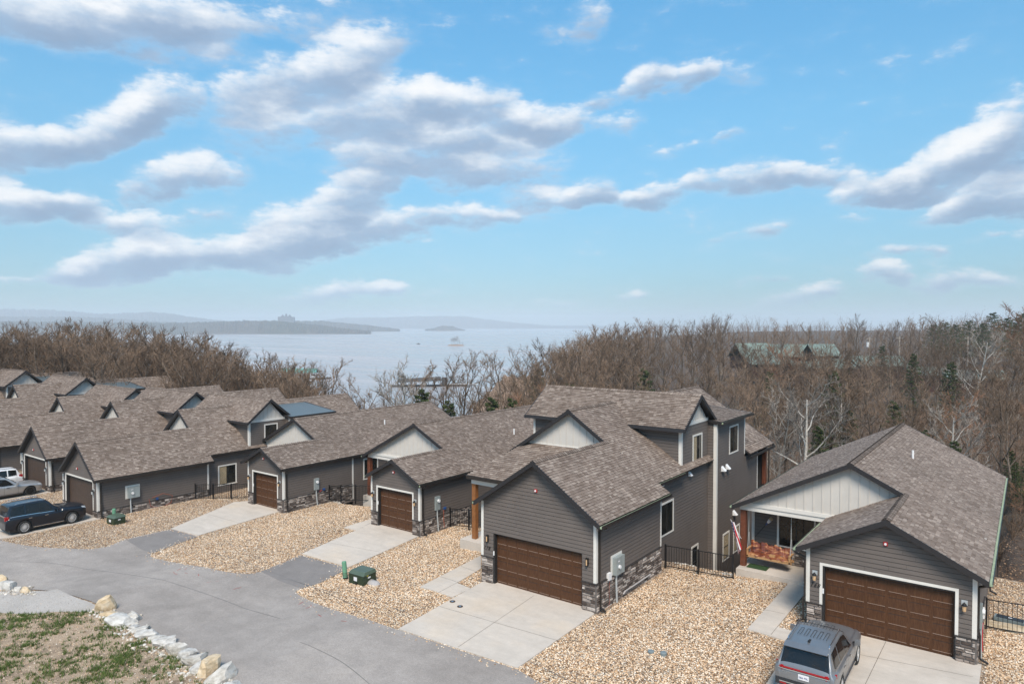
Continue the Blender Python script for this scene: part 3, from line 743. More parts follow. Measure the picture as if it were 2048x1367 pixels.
# ------------------------------------------------------------------ the houses
def shared(root, c, mode):
    """garage wing, main roof, side wall: common to every house of the row; c holds the measured levels"""
    s_ = c['s']; gy = c['gy']; zg = c['zg']; x0, x1 = c['gx']; grx, grz = c['gr']; mrx, mrz = c['mr']; ym, ye = c['my']
    gE = c['gE']; gW = 2*grx-gE; mE = c['mE']; mW = c['mW']; ov = .4; gyE = c['gyE']
    zt = lambda x: und(grz, grx, s_, x)
    # garage front
    da0, da1, dz = c['door']; poly = [(0, zg-.35), (x1-x0, zg-.35), (x1-x0, zt(x1)), (grx-x0, zt(grx)), (0, zt(x0))]
    door = (da0-x0, da1-x0, zg-.35, zg+dz); sh_ = c['sth']
    stn = [(0, da0-x0-.02, zg-.3, zg+sh_), (da1-x0+.02, x1-x0, zg-.3, zg+sh_)]
    tr = .105 if c.get('dtrim', True) else 0
    door_ops = (door[0]-tr, door[1]+tr, door[2], door[3]+tr)
    pl = Plane((x0, gy, 0), (1,0,0)); mb = MB()
    for q in pieces_around(poly, [door]): slab2(mb, pl, q, -.22, 0, 'siding_core')
    wo = mb.build('garage_wall', root)
    ops = [door_ops] + [(q[0]-.001, q[1]+.001, q[2], q[3]+.02) for q in stn]
    siding(root, pl, poly, ops, mode, zg, wo)
    for q in stn: stones(root, pl, *q, mode, wo)
    if tr:
        m = MB(); pbox(m, pl, door[0]-tr, door[1]+tr, door[3], door[3]+tr, -.003, .035, 'white_trim')
        for (p, q) in ((door[0]-tr, door[0]), (door[1], door[1]+tr)): pbox(m, pl, p, q, zg+sh_+.04, door[3], -.003, .035, 'white_trim')
        m.build('door_trim', root)
    garage_door(root, pl, door[0], door[1], zg-.02, zg+dz, c['cols'], c.get('dmat', 'door_wood'), c.get('panels', True), 'objs' if c.get('dobj', True) else 'joined')
    if c.get('keypad', True):
        m = MB(); pbox(m, pl, door[0]+.005, door[0]+.055, zg+1.35, zg+1.55, .0, .03, 'white_plastic'); m.build('door_keypad', root)
    for k, (la, lz) in enumerate(c['lamps']): lamp(root, pl.P(la-x0, lz, .025), pl.n, c['lstyle'])
    alarm(root, pl.P(c['alarm'][0]-x0, c['alarm'][1], .045), pl.n)
    if 'num' in c: digits(root, c['num'][0], pl, c['num'][1]-x0, c['num'][2], c['num'][3])
    for sx, x in ((-1, x0), (1, x1)): trim_corner(root, x, gy, zg+sh_+.04, zt(x)-.02, sx, -1)
    # garage flanks
    ge = c.get('gside', gyE)
    p2 = [(0, zg-.5), (ge-gy, zg-.5), (ge-gy, zt(x1)), (0, zt(x1))]
    sl_ = c.get('sside'); st2 = [(0, sl_[0]-gy, zg-.5, sl_[1])] if sl_ else None
    plE, wE = wall(root, (x1, gy), (0,1,0), p2, mode=mode, stone=st2, name='side_wall')
    wall(root, (x0, ym+.4), (0,-1,0), [(0, zg-.5), (ym+.4-gy, zg-.5), (ym+.4-gy, zt(x0)), (0, zt(x0))], mode='joined', name='side_wall')
    if ge > 0 and c['mwE'] < x1-.05:
        m = MB(); m.box((c['mwE'], ge-.12, zg-1.), (x1, ge, zt(x1)), 'siding'); m.build('return_wall', root); trim_corner(root, x1, ge, (sl_[1] if sl_ else zg)+.04, zt(x1)-.02, 1, 1)
    # roofs: east slope of the garage runs into the east slope of the main block
    k_ = math.sqrt(1+s_*s_)
    E = Slope((gE, 0, grz - s_*(gE-grx)), (0,1), (1,0), s_)
    bG = (gE-grx)*k_; bM = (gE-mrx)*k_; bE = (gE-mE)*k_
    zM = grz - s_*(mrx-grx)   # main ridge on the same plane
    polys = [[(gy-ov, 0), (ym, 0), (ym, bG), (gy-ov, bG)]]
    if gyE > ym: polys.append([(ym, 0), (gyE, 0), (gyE, bE), (ym, bE)])
    polys.append([(ym, bE), (ye, bE), (ye, bM), (ym, bM)])
    if 'rearE' in c: polys.append([(c['rearE'][0], (gE-c['rearE'][1])*k_), (ye, (gE-c['rearE'][1])*k_), (ye, bE), (c['rearE'][0], bE)])
    roof_slope(root, E, polys, 'roof')
    Wg = Slope((gW, 0, grz - s_*(grx-gW)), (0,-1), (-1,0), s_)
    roof_slope(root, Wg, [[(-ym-.35, 0), (-gy+ov, 0), (-gy+ov, (grx-gW)*k_), (-ym-.35, (grx-gW)*k_)]], 'roof')
    Wm = Slope((mW, 0, zM - s_*(mrx-mW)), (0,-1), (-1,0), s_)
    roof_slope(root, Wm, [[(-ye, 0), (-ym, 0), (-ym, (mrx-mW)*k_), (-ye, (mrx-mW)*k_)]], 'roof')
    ridge_caps(root, (grx, gy-ov, grz), (grx, ym+.3, grz), s_); ridge_caps(root, (mrx, ym, zM), (mrx, ye, zM), s_)
    zE = grz - s_*(gE-grx)
    f = (0, -1, 0)
    rake(root, (gE, gy-ov, zE), (grx, gy-ov, grz), f); rake(root, (gW, gy-ov, zE), (grx, gy-ov, grz), f)
    rake(root, (mW, ym, zM-s_*(mrx-mW)), (mrx, ym, zM), f); rake(root, (grx, ym, grz), (mrx, ym, zM), f)
    rake(root, (mW, ye, zM-s_*(mrx-mW)), (mrx, ye, zM), (0,1,0)); rake(root, (c.get('rearE', (0, mE))[1], ye, zM-s_*(c.get('rearE', (0, mE))[1]-mrx)), (mrx, ye, zM), (0,1,0))
    tg = c.get('trough', 'bronze')
    gutter(root, (gE, gy-ov, zE), (gE, gyE, zE), (1,0,0), tg); gutter(root, (gW, gy-ov, zE), (gW, ym-.4, zE), (-1,0,0), tg)
    zmE = zM - s_*(mE-mrx); zmW = zM - s_*(mrx-mW)
    if c.get('eave2', 0) > gyE: gutter(root, (mE, gyE+.02, zmE), (mE, c['eave2'], zmE), (1,0,0), tg)
    gutter(root, (mW, ym, zmW), (mW, ye, zmW), (-1,0,0), tg)
    downspout(root, (gE+.06, gy+.08, zE-.12), x1+.07, gy+.20, zg, (1,0))
    # flanks and back of the main block
    wE_ = c['mwE']; low = c['low']
    east_wins = c.get('ewins', [])
    y0_ = c['my0']
    polyE = [(0, low), (c['ywE']-y0_, low), (c['ywE']-y0_, zM-s_*(wE_-mrx)-.12), (0, zM-s_*(wE_-mrx)-.12)]
    wall(root, (wE_, y0_), (0,1,0), polyE, wins=[(a-y0_, b-y0_, p, q, st_, bl) for (a, b, p, q, st_, bl) in east_wins], mode=c.get('emode', mode), name='side_wall')
    wW_ = mW+.4; zw = zM-s_*(mrx-wW_)-.12; yb = ye-.4; yp = c.get('porch', ym+.35)
    wall(root, (wW_, yb), (0,-1,0), [(0, low), (yb-yp, low), (yb-yp, zw), (0, zw)], mode='joined', name='side_wall')
    xE = c.get('rearW', wE_)
    wall(root, (xE, yb), (-1,0,0), [(0, low), (xE-wW_, low), (xE-wW_, zw), (xE-mrx, zM-.14), (0, zM-s_*(xE-mrx)-.12)], mode='joined', name='back_wall')
    m = MB(); m.box((wW_+.02, ym+1.0, low), (wE_-.13, yb-.13, low+.1), 'interior'); m.build('basement_floor', root)
    return zM, zt

def gable_front(root, c, zM, step, mode='objs', base_z=None, cut=None):
    s_ = c['s']; ym = c['my'][0]; mrx = c['mr'][0]; grx, grz = c['gr']; y = ym+.35; mW = c['mW']
    top = lambda x: zM - s_*abs(x-mrx) - .11
    x0 = mW+.36; zb = base_z if base_z is not None else top(x0)
    x0 = max(x0, mrx-(zM-.11-zb)/s_+.02)
    xr = mrx + (zM-.11-zb)/s_
    poly = [(0, zb), (xr-x0-.01, zb), (mrx-x0, top(mrx)), (0, max(zb+.001, top(x0)))]
    batten_gable(root, (x0, y), (1,0,0), poly, step, mode, True)

# ---- house 178 (two storeys, double garage, middle foreground)
A = thing('house', 'two-storey grey house numbered 178 with double garage and tower wing', 'house', (-17.7, 30, 0))
c178 = dict(s=2/3, gy=25.55, zg=0., gx=(-20.9, -14.65), gr=(-17.67, 6.15), mr=(-19.92, 7.65), my=(31.69, 49.96), gE=-14.25, mE=-14.87, mW=-24.95, gyE=32.2,
 door=(-20.2, -15.32, 2.44), sth=1.2, dtrim=False, cols=8, lamps=[(-20.53, 2.10), (-15.05, 2.10)], lstyle='bar', alarm=(-17.74, 4.77), num=('178', -20.78, 1.56, .22),
 gside=32.0, sside=(32.0, 1.16), mwE=-15.25, my0=32.0, ywE=39.85, low=-4.5, eave2=35.6, rearE=(44.9, -14.34), rearW=-14.74, trough='gutter_trough',
 ewins=[(33.2, 34.85, 1.18, 2.95, 'slide', False),  (37.35, 38.35, -2.3, -.35, 'hung', False)])
zM, zt = shared(A, c178, 'objs')
# board and batten gable over the porch roof
gable_front(A, c178, zM, .42, 'objs', base_z=5.46)
# shed roof of the porch
Ps = Slope((-25.15, 29.35, 3.86), (1,0), (0,-1), .64)
kp = math.sqrt(1+.64**2); L_ = (32.05-29.35)*kp
roof_slope(A, Ps, [[(0, 0), (7.0, 0), (7.0, L_), (2.25, L_)]], 'porch_roof')
m = MB(); m.box((-25.0, 29.62, 3.36), (-18.2, 29.75, 3.72), 'white_trim'); m.box((-25.0, 29.76, 3.36), (-24.85, 32.6, 3.72), 'white_trim'); m.build('porch_beam', A)
m = MB(); m.hexa([(-25.15,29.33,3.66),(-18,29.33,3.66),(-18,29.37,3.66),(-25.15,29.37,3.66),(-25.15,29.31,3.87),(-18,29.31,3.87),(-18,29.37,3.87),(-25.15,29.37,3.87)], 'bronze'); m.build('gutter', A)
m = MB(); m.box((-24.98, 29.63, .25), (-24.72, 29.89, 3.36), 'amber_post'); m.build('porch_post', A)
m = MB(); m.box((-25.5, 29.2, -.3), (-21.0, 34, .24), 'concrete'); m.build('porch_slab', A)
wall(A, (-24.55, 34.2), (1,0,0), [(0, -.4), (6, -.4), (6, 4.2), (0, 4.2)], mode='joined', name='porch_wall')
m = MB(); m.box((-24.5, 29.9, 3.4), (-20.95, 34.1, 3.46), 'white_trim'); m.build('porch_ceiling', A)
# upper wing, ridge along the street
yw, ywb, yr_, zr_, s2 = 35.9, 39.85, 37.9, 8.26, .70
F_ = Slope((-25.5, 35.5, zr_-s2*(yr_-35.5)), (1,0), (0,-1), s2); kw = math.sqrt(1+s2*s2); Lw = (yr_-35.5)*kw
roof_slope(A, F_, [[(0, 0), (10.62, 0), (10.62, Lw), (0, Lw)]], 'wing_roof')
Bk = Slope((-14.88, 40.3, zr_-s2*(40.3-yr_)), (-1,0), (0,1), s2)
roof_slope(A, Bk, [[(0, 0), (10.62, 0), (10.62, Lw), (0, Lw)]], 'wing_roof')
ridge_caps(A, (-14.88, yr_, zr_), (-25.5, yr_, zr_), s2)
ze = zr_-s2*(yr_-35.5)
rake(A, (-14.88, 35.5, ze), (-14.88, yr_, zr_), (1,0,0)); rake(A, (-14.88, 40.3, ze), (-14.88, yr_, zr_), (1,0,0)); rake(A, (-25.5, 35.5, ze), (-25.5, yr_, zr_), (-1,0,0)); rake(A, (-25.5, 40.3, ze), (-25.5, yr_, zr_), (-1,0,0))
m = MB(); m.hexa([(-25.5,35.36,ze-.17),(-14.85,35.36,ze-.17),(-14.85,35.54,ze-.17),(-25.5,35.54,ze-.17),(-25.5,35.38,ze-.0),(-14.85,35.38,ze-.0),(-14.85,35.54,ze+.0),(-25.5,35.54,ze+.0)], 'fascia'); m.build('fascia_board', A)
zw1 = zr_-s2*(yr_-yw)-.12
wall(A, (-25.1, yw), (1,0,0), [(0, 3.6), (9.85, 3.6), (9.85, zw1), (0, zw1)], mode='objs', name='wing_wall')
wall(A, (-15.25, yw), (0,1,0), [(0, 4.12), (3.95, 4.12), (3.95, 6.62), (0, 6.62)], mode='objs', name='wing_wall', wins=[(37.45-yw, 38.85-yw, 4.25, 6.0, 'slide', 'half')])
tp = lambda y: zr_-s2*abs(y-yr_)-.11
batten_gable(A, (-15.25, yw), (0,1,0), [(.15, 6.63), (3.85, 6.63), (2.0, tp(yr_))], .33, 'objs')
wall(A, (-25.1, ywb), (0,-1,0), [(0, 3.4), (3.95, 3.4), (3.95, tp(yw)), (1.95, tp(yr_)), (0, tp(ywb))], mode='joined', name='wing_wall')
trim_corner(A, -15.25, yw, 4.45, 6.6, 1, -1, .14); trim_corner(A, -25.1, yw, 4.0, zw1, -1, -1, .12)
# tower bay and rear block
wall(A, (-15.3, 39.85), (1,0,0), [(0, -4.5), (.56, -4.5), (.56, 6.42), (0, 6.42)], mode='objs', name='tower_wall')
wall(A, (-14.74, 39.85), (0,1,0), [(0, -4.5), (5.02, -4.5), (5.02, 6.40), (0, 6.40)], mode='objs', name='tower_wall',
     wins=[(2.12, 3.72, 4.28, 6.02, 'slide', False), (1.12, 2.24, -2.1, -.42, 'hung', True), (2.98, 4.12, -2.08, -.42, 'hung', True)])
trim_corner(A, -14.74, 39.85, -4.4, 6.38, 1, -1, .16); trim_corner(A, -14.74, 44.87, 3.9, 6.38, 1, 1, .10)
wall(A, (-14.74, 44.88), (0,1,0), [(0, -4.5), (2.65, -4.5), (2.65, 3.72), (0, 3.72)], mode='joined', name='rear_wall')
trim_corner(A, -14.74, 47.53, -4.4, 3.7, 1, 1, .10)
wall(A, (-14.74, 44.87), (-1,0,0), [(0, 3.6), (4.0, 3.6), (4.0, 6.7), (0, 6.4)], mode='joined', name='tower_wall')
T_ = Slope((-14.39, 0, 6.56), (0,1), (1,0), .09)
roof_slope(A, T_, [[(39.72, 0), (45.37, 0), (45.37, 4.3), (39.72, 4.3)]], 'tower_roof')
gutter(A, (-14.39, 39.72, 6.56), (-14.39, 45.37, 6.56), (1,0,0), 'gutter_trough')
rake(A, (-14.39, 39.72, 6.56), (-15.2, 39.72, 6.63), (0,-1,0), .16); rake(A, (-14.39, 45.37, 6.56), (-18.6, 45.37, 6.94), (0,1,0), .16)
for (y, z, k) in ((36.95, 3.9, 1.), ): hood(A, (-15.22, y, z), (1,0,0), k)
for (y, z) in ((40.75, 3.62), (41.5, 3.62), (42.8, .52)): hood(A, (-14.71, y, z), (1,0,0), 1.25)
hood(A, (-15.2, 33.2, 4.0), (1,0,0), .8); hood(A, (-15.2, 32.5, 1.05), (1,0,0), 1.1)
m = MB(); m.tube([(-14.95, 32.3, 1.0), (-14.95, 32.6, .95)], .05, 'white_plastic', 8); m.build('drain_elbow', A)
gutter(A, (-14.34, 44.9, 3.83-.01), (-14.34, 49.96, 3.83-.01), (1,0,0), 'bronze')
m = MB(); m.box((-14.95, 49.3, -4.5), (-14.7, 49.55, 3.6), 'cedar_post'); m.build('porch_post', A)
m = MB(); m.bar((-14.4, 49.8, 3.7), (-14.6, 49.7, 3.45), .07, .06, 'bronze'); m.bar((-14.6, 49.7, 3.45), (-14.6, 49.7, -4), .07, .06, 'bronze'); m.build('downspout', A)
m = MB(); m.box((-24, 47.6, .1), (-14.74, 49.8, .25), 'deck_wood'); m.build('deck', A)
m = MB()
for z in (1.15, .4): m.bar((-14.82, 47.6, z), (-14.82, 49.3, z), .04, .04, 'black_metal')
for k in range(12): m.bar((-14.82, 47.7+k*.14, .4), (-14.82, 47.7+k*.14, 1.15), .016, .016, 'black_metal')
m.build('deck_railing', A)
plE = Plane((-14.65, 25.55, 0), (0,1,0))
meter(A, plE, 1.75, 1.62, 0., 'wide')
m = MB(); pbox(m, plE, .88, 1.12, 1.12, 1.42, .025, .15, 'white_plastic'); m.build('phone_box', A)
m = MB(); m.tube([plE.P(1.0, 1.1, .12), plE.P(.9, .6, .14), plE.P(1.0, .2, .13), plE.P(.8, -.02, .16)], .008, 'orange_pipe', 5); m.build('ground_wire', A)
m = MB(); m.tube([plE.P(2.2, .12, .14), plE.P(2.35, .22, .16), plE.P(3.2, .20, .14), plE.P(5.0, .22, .14)], .035, 'sack', 8); m.build('drain_pipe', A)

# ---- house 168 (single storey, right foreground)
B = thing('house', 'single-storey grey house numbered 168 with grey car on its drive', 'house', (-4.2, 31, .3))
c168 = dict(s=.505, gy=29.05, zg=.3, gx=(-7.0, -1.38), gr=(-4.17, 5.01), mr=(-6.30, 6.09), my=(33.45, 49.35), gE=-1.0, mE=-1.005, mW=-11.58, gyE=33.4,
 door=(-6.42, -2.0, 2.46), sth=.87, dtrim=True, cols=6, lamps=[(-6.70, 2.32), (-1.72, 2.32)], lstyle='jar', alarm=(-4.22, 4.04), num=('168', -6.88, 1.86, .21),
 gside=34.0, sside=(33.9, 1.16), mwE=-1.38, my0=34.0, ywE=48.95, low=-3.5, eave2=49.3, trough='gutter_trough', porch=35.4, emode='joined')
c168['porch'] = 35.4
zM, zt = shared(B, c168, 'objs')
gable_front(B, c168, zM, .385, 'objs', base_z=3.44)
m = MB(); m.box((-11.3, 33.8, 3.20), (-6.9, 33.95, 3.44), 'white_trim'); m.box((-11.3, 33.96, 3.20), (-11.15, 35.4, 3.44), 'white_trim'); m.build('porch_beam', B)
m = MB(); m.box((-11.27, 33.82, .42), (-11.02, 34.07, 3.2), 'cedar_post'); m.build('porch_post', B)
m = MB(); m.box((-11.3, 33.3, .0), (-7.03, 36.0, .42), 'concrete'); m.build('porch_slab', B)
wall(B, (-11.18, 35.4), (1,0,0), [(0, .35), (4.2, .35), (4.2, 3.5), (0, 3.5)], wins=[(1.22, 3.05, 1.22, 2.93, 'slide', False)], stone=[(0, 4.2, .42, 1.2)], mode='objs', name='porch_wall')
trim_corner(B, -11.18, 35.4, 1.24, 3.3, -1, -1)
m = MB(); m.box((-11.15, 33.85, 3.30), (-6.95, 35.35, 3.36), 'white_trim'); m.build('porch_ceiling', B)
m = MB(); pbox(m, Plane((-11.18, 35.4, 0), (1,0,0)), 3.3, 3.4, .78, .92, .09, .15, 'grey_metal'); m.build('wall_socket', B)
vent_pipe(B, (-4.78, 41.12, zM-.505*(6.30-4.78)))
downspout(B, (-7.38, 28.72, 3.28), -7.07, 28.99, .3, (-1, 0))
plE = Plane((-1.38, 29.05, 0), (0,1,0)); meter(B, plE, .75, 1.8, .3, 'narrow')
m = MB(); pbox(m, plE, 1.35, 1.6, 1.5, 1.85, .09, .2, 'white_plastic'); m.build('phone_box', B)
m = MB(); m.tube([plE.P(1.2, .35, .15), plE.P(1.3, .8, .14), plE.P(1.5, 1.3, .14)], .02, 'red_plastic', 6); m.build('valve_pipe', B)
downspout(B, (-.94, 37.1, 3.2), -1.31, 37.1, .3, (1, 0))

# ---- house next to 178 on its left (single storey, single garage)
D2 = thing('house', 'single-storey grey house just left of 178, porch gable and red-brown post', 'house', (-31.3, 33, -.45))
cE = dict(s=.515, gy=29.87, zg=-.45, gx=(-33.55, -29.27), gr=(-31.31, 3.96), mr=(-34.1, 5.4), my=(34.2, 49.0), gE=-28.96, mE=-28.965, mW=-39.45, gyE=34.15,
 door=(-32.96, -29.88, 2.45), sth=.86, cols=4, lamps=[(-33.35, 1.52), (-29.62, 1.52)], lstyle='jar', alarm=(-31.49, 3.12), num=('188', -33.42, 1.02, .17),
 gside=34.6, sside=(34.5, .42), mwE=-29.27, my0=34.6, ywE=48.6, low=-4.5, eave2=48.9, trough='gutter_trough', porch=36.4)
zM, zt = shared(D2, cE, 'joined')
gable_front(D2, cE, zM, .43, 'objs', base_z=2.74)
m = MB(); m.box((-39.2, 34.56, 2.48), (-33.3, 34.70, 2.74), 'white_trim'); m.box((-39.2, 34.71, 2.48), (-39.05, 36.4, 2.74), 'white_trim'); m.build('porch_beam', D2)
m = MB(); m.box((-39.25, 34.55, -.35), (-38.98, 34.82, 2.48), 'cedar_post'); m.build('porch_post', D2)
m = MB(); m.box((-39.45, 34.3, -1.2), (-33.6, 36.6, -.35), 'concrete'); m.build('porch_slab', D2)
wall(D2, (-39.05, 36.4), (1,0,0), [(0, -.6), (5.6, -.6), (5.6, 2.8), (0, 2.8)], mode='joined', name='porch_wall'); trim_corner(D2, -39.05, 36.4, -.3, 2.7, -1, -1)
vent_pipe(D2, (-31.3, 42.1, zM-.515*2.8))
plE = Plane((-29.27, 29.87, 0), (0,1,0)); meter(D2, plE, 1.45, 1.25, -.45, 'narrow')
m = MB(); pbox(m, plE, 2.05, 2.25, .72, .86, .025, .1, 'blue_plastic'); m.tube([plE.P(2.05, .7, .06), plE.P(2.0, .1, .1), plE.P(2.05, -.4, .12)], .02, 'orange_pipe', 6); m.build('water_connection', D2)

# ---- next one along
D3 = thing('house', 'single-storey grey house, third from right, with long roof and white vent pipe', 'house', (-44.3, 33, -1.0))
cD = dict(s=.50, gy=29.36, zg=-1.0, gx=(-46.5, -42.15), gr=(-44.35, 3.35), mr=(-47.15, 4.75), my=(33.76, 49.7), gE=-41.9, mE=-41.905, mW=-52.28, gyE=33.7,
 door=(-45.85, -42.88, 2.45), sth=.84, cols=4, lamps=[(-46.3, 1.0), (-42.55, 1.0)], lstyle='jar', alarm=(-44.51, 2.55), num=('206', -46.4, .5, .17),
 gside=35.6, sside=(35.5, -.12), mwE=-42.15, my0=35.6, ywE=49.3, low=-5., eave2=49.6, trough='bronze', ewins=[(36.65, 38.2, .0, 1.68, 'hung', False)])
del cD['num']
zM, zt = shared(D3, cD, 'joined')
gable_front(D3, cD, zM, .40, 'objs', base_z=2.05)
vent_pipe(D3, (-44.87, 41.48, zM-.5*2.28))
plE = Plane((-42.15, 29.36, 0), (0,1,0)); meter(D3, plE, 2.75, .52, -1.0, 'narrow')
m = MB(); pbox(m, plE, 3.3, 3.5, -.05, .1, .09, .15, 'blue_plastic'); m.tube([plE.P(3.0, -.1, .12), plE.P(3.2, 0., .12)], .02, 'red_plastic', 6); m.build('water_connection', D3)
trim_corner(D3, -42.15, 35.63, -1.3, 2.0, 1, 1)

# ---- the two-storey houses of the left-hand row
def tall_house(label, loc, garage_shift, t):
    """t = offset of this house from the one measured nearest the camera"""
    r = thing('house', label, 'house', (-53.5, 25, -1.0))
    s_ = .79; gy = 20.8 + garage_shift
    c = dict(s=s_, gy=gy, zg=-1.05, gx=(-56.75, -51.05), gr=(-53.54, 4.04), mr=(-55.22, 5.36), my=(28.6, 46.0), gE=-50.59, mE=-51.09, mW=-59.6, gyE=29.0,
     door=(-56.2, -51.75, 2.45), sth=.45, cols=1, lamps=[(-56.45, .78), (-51.55, .78)], lstyle='can', alarm=(-54.2, 2.04), panels=False, dobj=False, dmat='door_wood_grey', keypad=False,
     gside=28.8, sside=(28.7, -.55), mwE=-51.34, my0=28.8, ywE=35.98, low=-5.5, eave2=32.5, ewins=[(29.75, 31.35, -.5, 1.12, 'slide', 'half')])
    zM, zt = shared(r, c, 'joined')
    gable_front(r, c, zM, .40, 'joined', base_z=1.9)
    yr2, zr2, s3 = 34.35, 6.02, .79; xl, xr2 = -60.3, -50.93; kk_ = math.sqrt(1+s3*s3); hw = 2.2
    Fr = Slope((xl, yr2-hw, zr2-s3*hw), (1,0), (0,-1), s3); roof_slope(r, Fr, [[(0,0),(xr2-xl,0),(xr2-xl,hw*kk_),(0,hw*kk_)]], 'wing_roof')
    Br = Slope((xr2, yr2+hw, zr2-s3*hw), (-1,0), (0,1), s3); roof_slope(r, Br, [[(0,0),(xr2-xl,0),(xr2-xl,hw*kk_),(0,hw*kk_)]], 'wing_roof')
    ridge_caps(r, (xr2, yr2, zr2), (xl, yr2, zr2), s3); ze2 = zr2-s3*hw
    for x, o in ((xr2, (1,0,0)), (xl, (-1,0,0))):
        rake(r, (x, yr2-hw, ze2), (x, yr2, zr2), o); rake(r, (x, yr2+hw, ze2), (x, yr2, zr2), o)
    m = MB(); m.box((xl, yr2-hw-.12, ze2-.16), (xr2+.02, yr2-hw+.03, ze2), 'fascia'); m.build('fascia_board', r)
    w0, w1 = 32.5, 35.98; tp = lambda y: zr2-s3*abs(y-yr2)-.11
    wall(r, (xl+.4, w0), (1,0,0), [(0, 1.2), (xr2-.8-xl, 1.2), (xr2-.8-xl, tp(w0)), (0, tp(w0))], mode='joined', name='wing_wall')
    wall(r, (-51.34, w0), (0,1,0), [(0, 1.9), (w1-w0, 1.9), (w1-w0, 4.2), (0, 4.2)], mode='joined', name='wing_wall', wins=[(33.9-w0, 35.2-w0, 2.5, 3.95, 'slide', False)])
    batten_gable(r, (-51.34, w0), (0,1,0), [(.1, 4.21), (w1-w0-.05, 4.21), (yr2-w0, tp(yr2))], .36, 'joined')
    wall(r, (xl+.4, w1), (0,-1,0), [(0, 1.2), (w1-w0, 1.2), (w1-w0, tp(w0)), (w1-yr2, tp(yr2)), (0, tp(w1))], mode='joined', name='wing_wall')
    trim_corner(r, -51.34, w0, 2.3, 4.2, 1, -1, .13); trim_corner(r, xl+.4, w0, 2., tp(w0), -1, -1, .1)
    wall(r, (-51.4, 35.98), (1,0,0), [(0, -5), (.7, -5), (.7, 4.3), (0, 4.3)], mode='joined', name='tower_wall')
    wall(r, (-50.7, 35.98), (0,1,0), [(0, -5), (4.2, -5), (4.2, 4.3), (0, 4.3)], mode='joined', name='tower_wall'); trim_corner(r, -50.7, 35.98, -4, 4.28, 1, -1, .12)
    wall(r, (-50.7, 40.15), (-1,0,0), [(0, 1), (4.2, 1), (4.2, 4.8), (0, 4.3)], mode='joined', name='tower_wall')
    wall(r, (-51.34, 40.15), (0,1,0), [(0, -5), (5.45, -5), (5.45, 2.2), (0, 2.2)], mode='joined', name='side_wall')
    Ts = Slope((-50.3, 0, 4.47), (0,1), (1,0), .125); roof_slope(r, Ts, [[(35.8,0),(40.55,0),(40.55,5.0),(35.8,5.0)]], 'metal_roof', shingles=False, metal='ridge_metal', soffit='fascia')
    gutter(r, (-50.3, 35.8, 4.46), (-50.3, 40.55, 4.46), (1,0,0), 'bronze'); rake(r, (-50.3, 35.8, 4.46), (-51.5, 35.8, 4.62), (0,-1,0), .16); rake(r, (-50.3, 40.55, 4.46), (-55.2, 40.55, 5.08), (0,1,0), .16)
    pE = Plane((-51.05, gy, 0), (0,1,0)); meter(r, pE, 2.3, .42, -1.05, 'wide')
    if garage_shift > 0:
        m = MB(); pbox(m, pE, 3.3, 3.6, .1, .35, .03, .15, 'white_plastic'); m.build('phone_box', r)
    else:
        m = MB(); pbox(m, pE, 3.9, 4.05, -.5, -.35, .09, .16, 'blue_plastic')
        m.tube([pE.P(3.4, -.35, .1), pE.P(3.5, -.9, .14), pE.P(4.2, -1.15, .2), pE.P(5.0, -.9, .14), pE.P(5.1, -.4, .12), pE.P(4.4, -.12, .12), pE.P(3.6, -.3, .12)], .018, 'orange_pipe', 6); m.build('hose', r)
    r.location = (loc[0], loc[1], loc[2]); return r
tb = np.array([-53.5, 25, -1.0])
C1 = tall_house('two-storey grey house beside the dark blue car, nearest of the left row', tb, 0., None)
bt = np.array([-11.33, -.3, -.03])
C2 = tall_house('two-storey grey house second along the left row, silver car at its garage', tb + bt, 1.4, None)
for lab, t in (('two-storey grey house third along the left row, cut by the left edge', (-22.85, -.42, -.34)),
               ('two-storey grey house fourth along the left row, only small white gable and wing showing', (-34.3, -.6, .3)),
               ('fifth house of the left row, white gable at the left edge of the roofs', (-45.0, -3.0, .8)),
               ('sixth house of the left row, only its rear ridge showing above the others', (-57.6, -3.2, 1.2)),
               ('farthest house of the left row, rear ridge at the picture edge below the wood', (-70.5, -3.5, 1.8))):
    c = copy_tree(C2); c.location = tuple(tb + np.array(t)); c['label'] = lab
# ------------------------------------------------------------------ the ground
BP = [(-400, -1.0), (-41, -1.0), (-34.5, -.45), (-28, -.45), (-22, 0.), (-13, 0.), (-8.5, .3), (400, .3)]
def gz(x): return float(np.interp(x, [b[0] for b in BP], [b[1] for b in BP]))
def gp(px, py, off=0.):
    z = 0.
    for _ in range(6): q = at(px, py, z + off); z = gz(q[0])
    return np.array([q[0], q[1]])
def sheet(name, pts, off, mat, thick=0., k='structure', label=None, parent=None):
    """flat-lying sheet that follows the lie of the street; pts in plan"""
    bm = bmesh.new(); f = bm.faces.new([bm.verts.new((p[0], p[1], 0)) for p in pts]); bm.normal_update()
    bmesh.ops.triangulate(bm, faces=[f])
    for b in BP[1:-1]: bmesh.ops.bisect_plane(bm, geom=bm.verts[:]+bm.edges[:]+bm.faces[:], plane_co=(b[0],0,0), plane_no=(1,0,0))
    for v in bm.verts: v.co.z = gz(v.co.x) + off
    for f in bm.faces:
        if f.normal.z < 0: f.normal_flip()
    bm.normal_update()
    if thick:
        ret = bmesh.ops.extrude_face_region(bm, geom=bm.faces[:])
        for v in [e for e in ret['geom'] if isinstance(e, bmesh.types.BMVert)]: v.co.z -= thick
        bmesh.ops.recalc_face_normals(bm, faces=bm.faces[:])
    me = bpy.data.meshes.new(name); bm.to_mesh(me); bm.free(); me.materials.append(MAT[mat])
    o = bpy.data.objects.new(name, me); COL.objects.link(o); ORG[o.name] = np.zeros(3)
    if parent: o.parent = parent
    elif k: o['kind'] = k
    return o
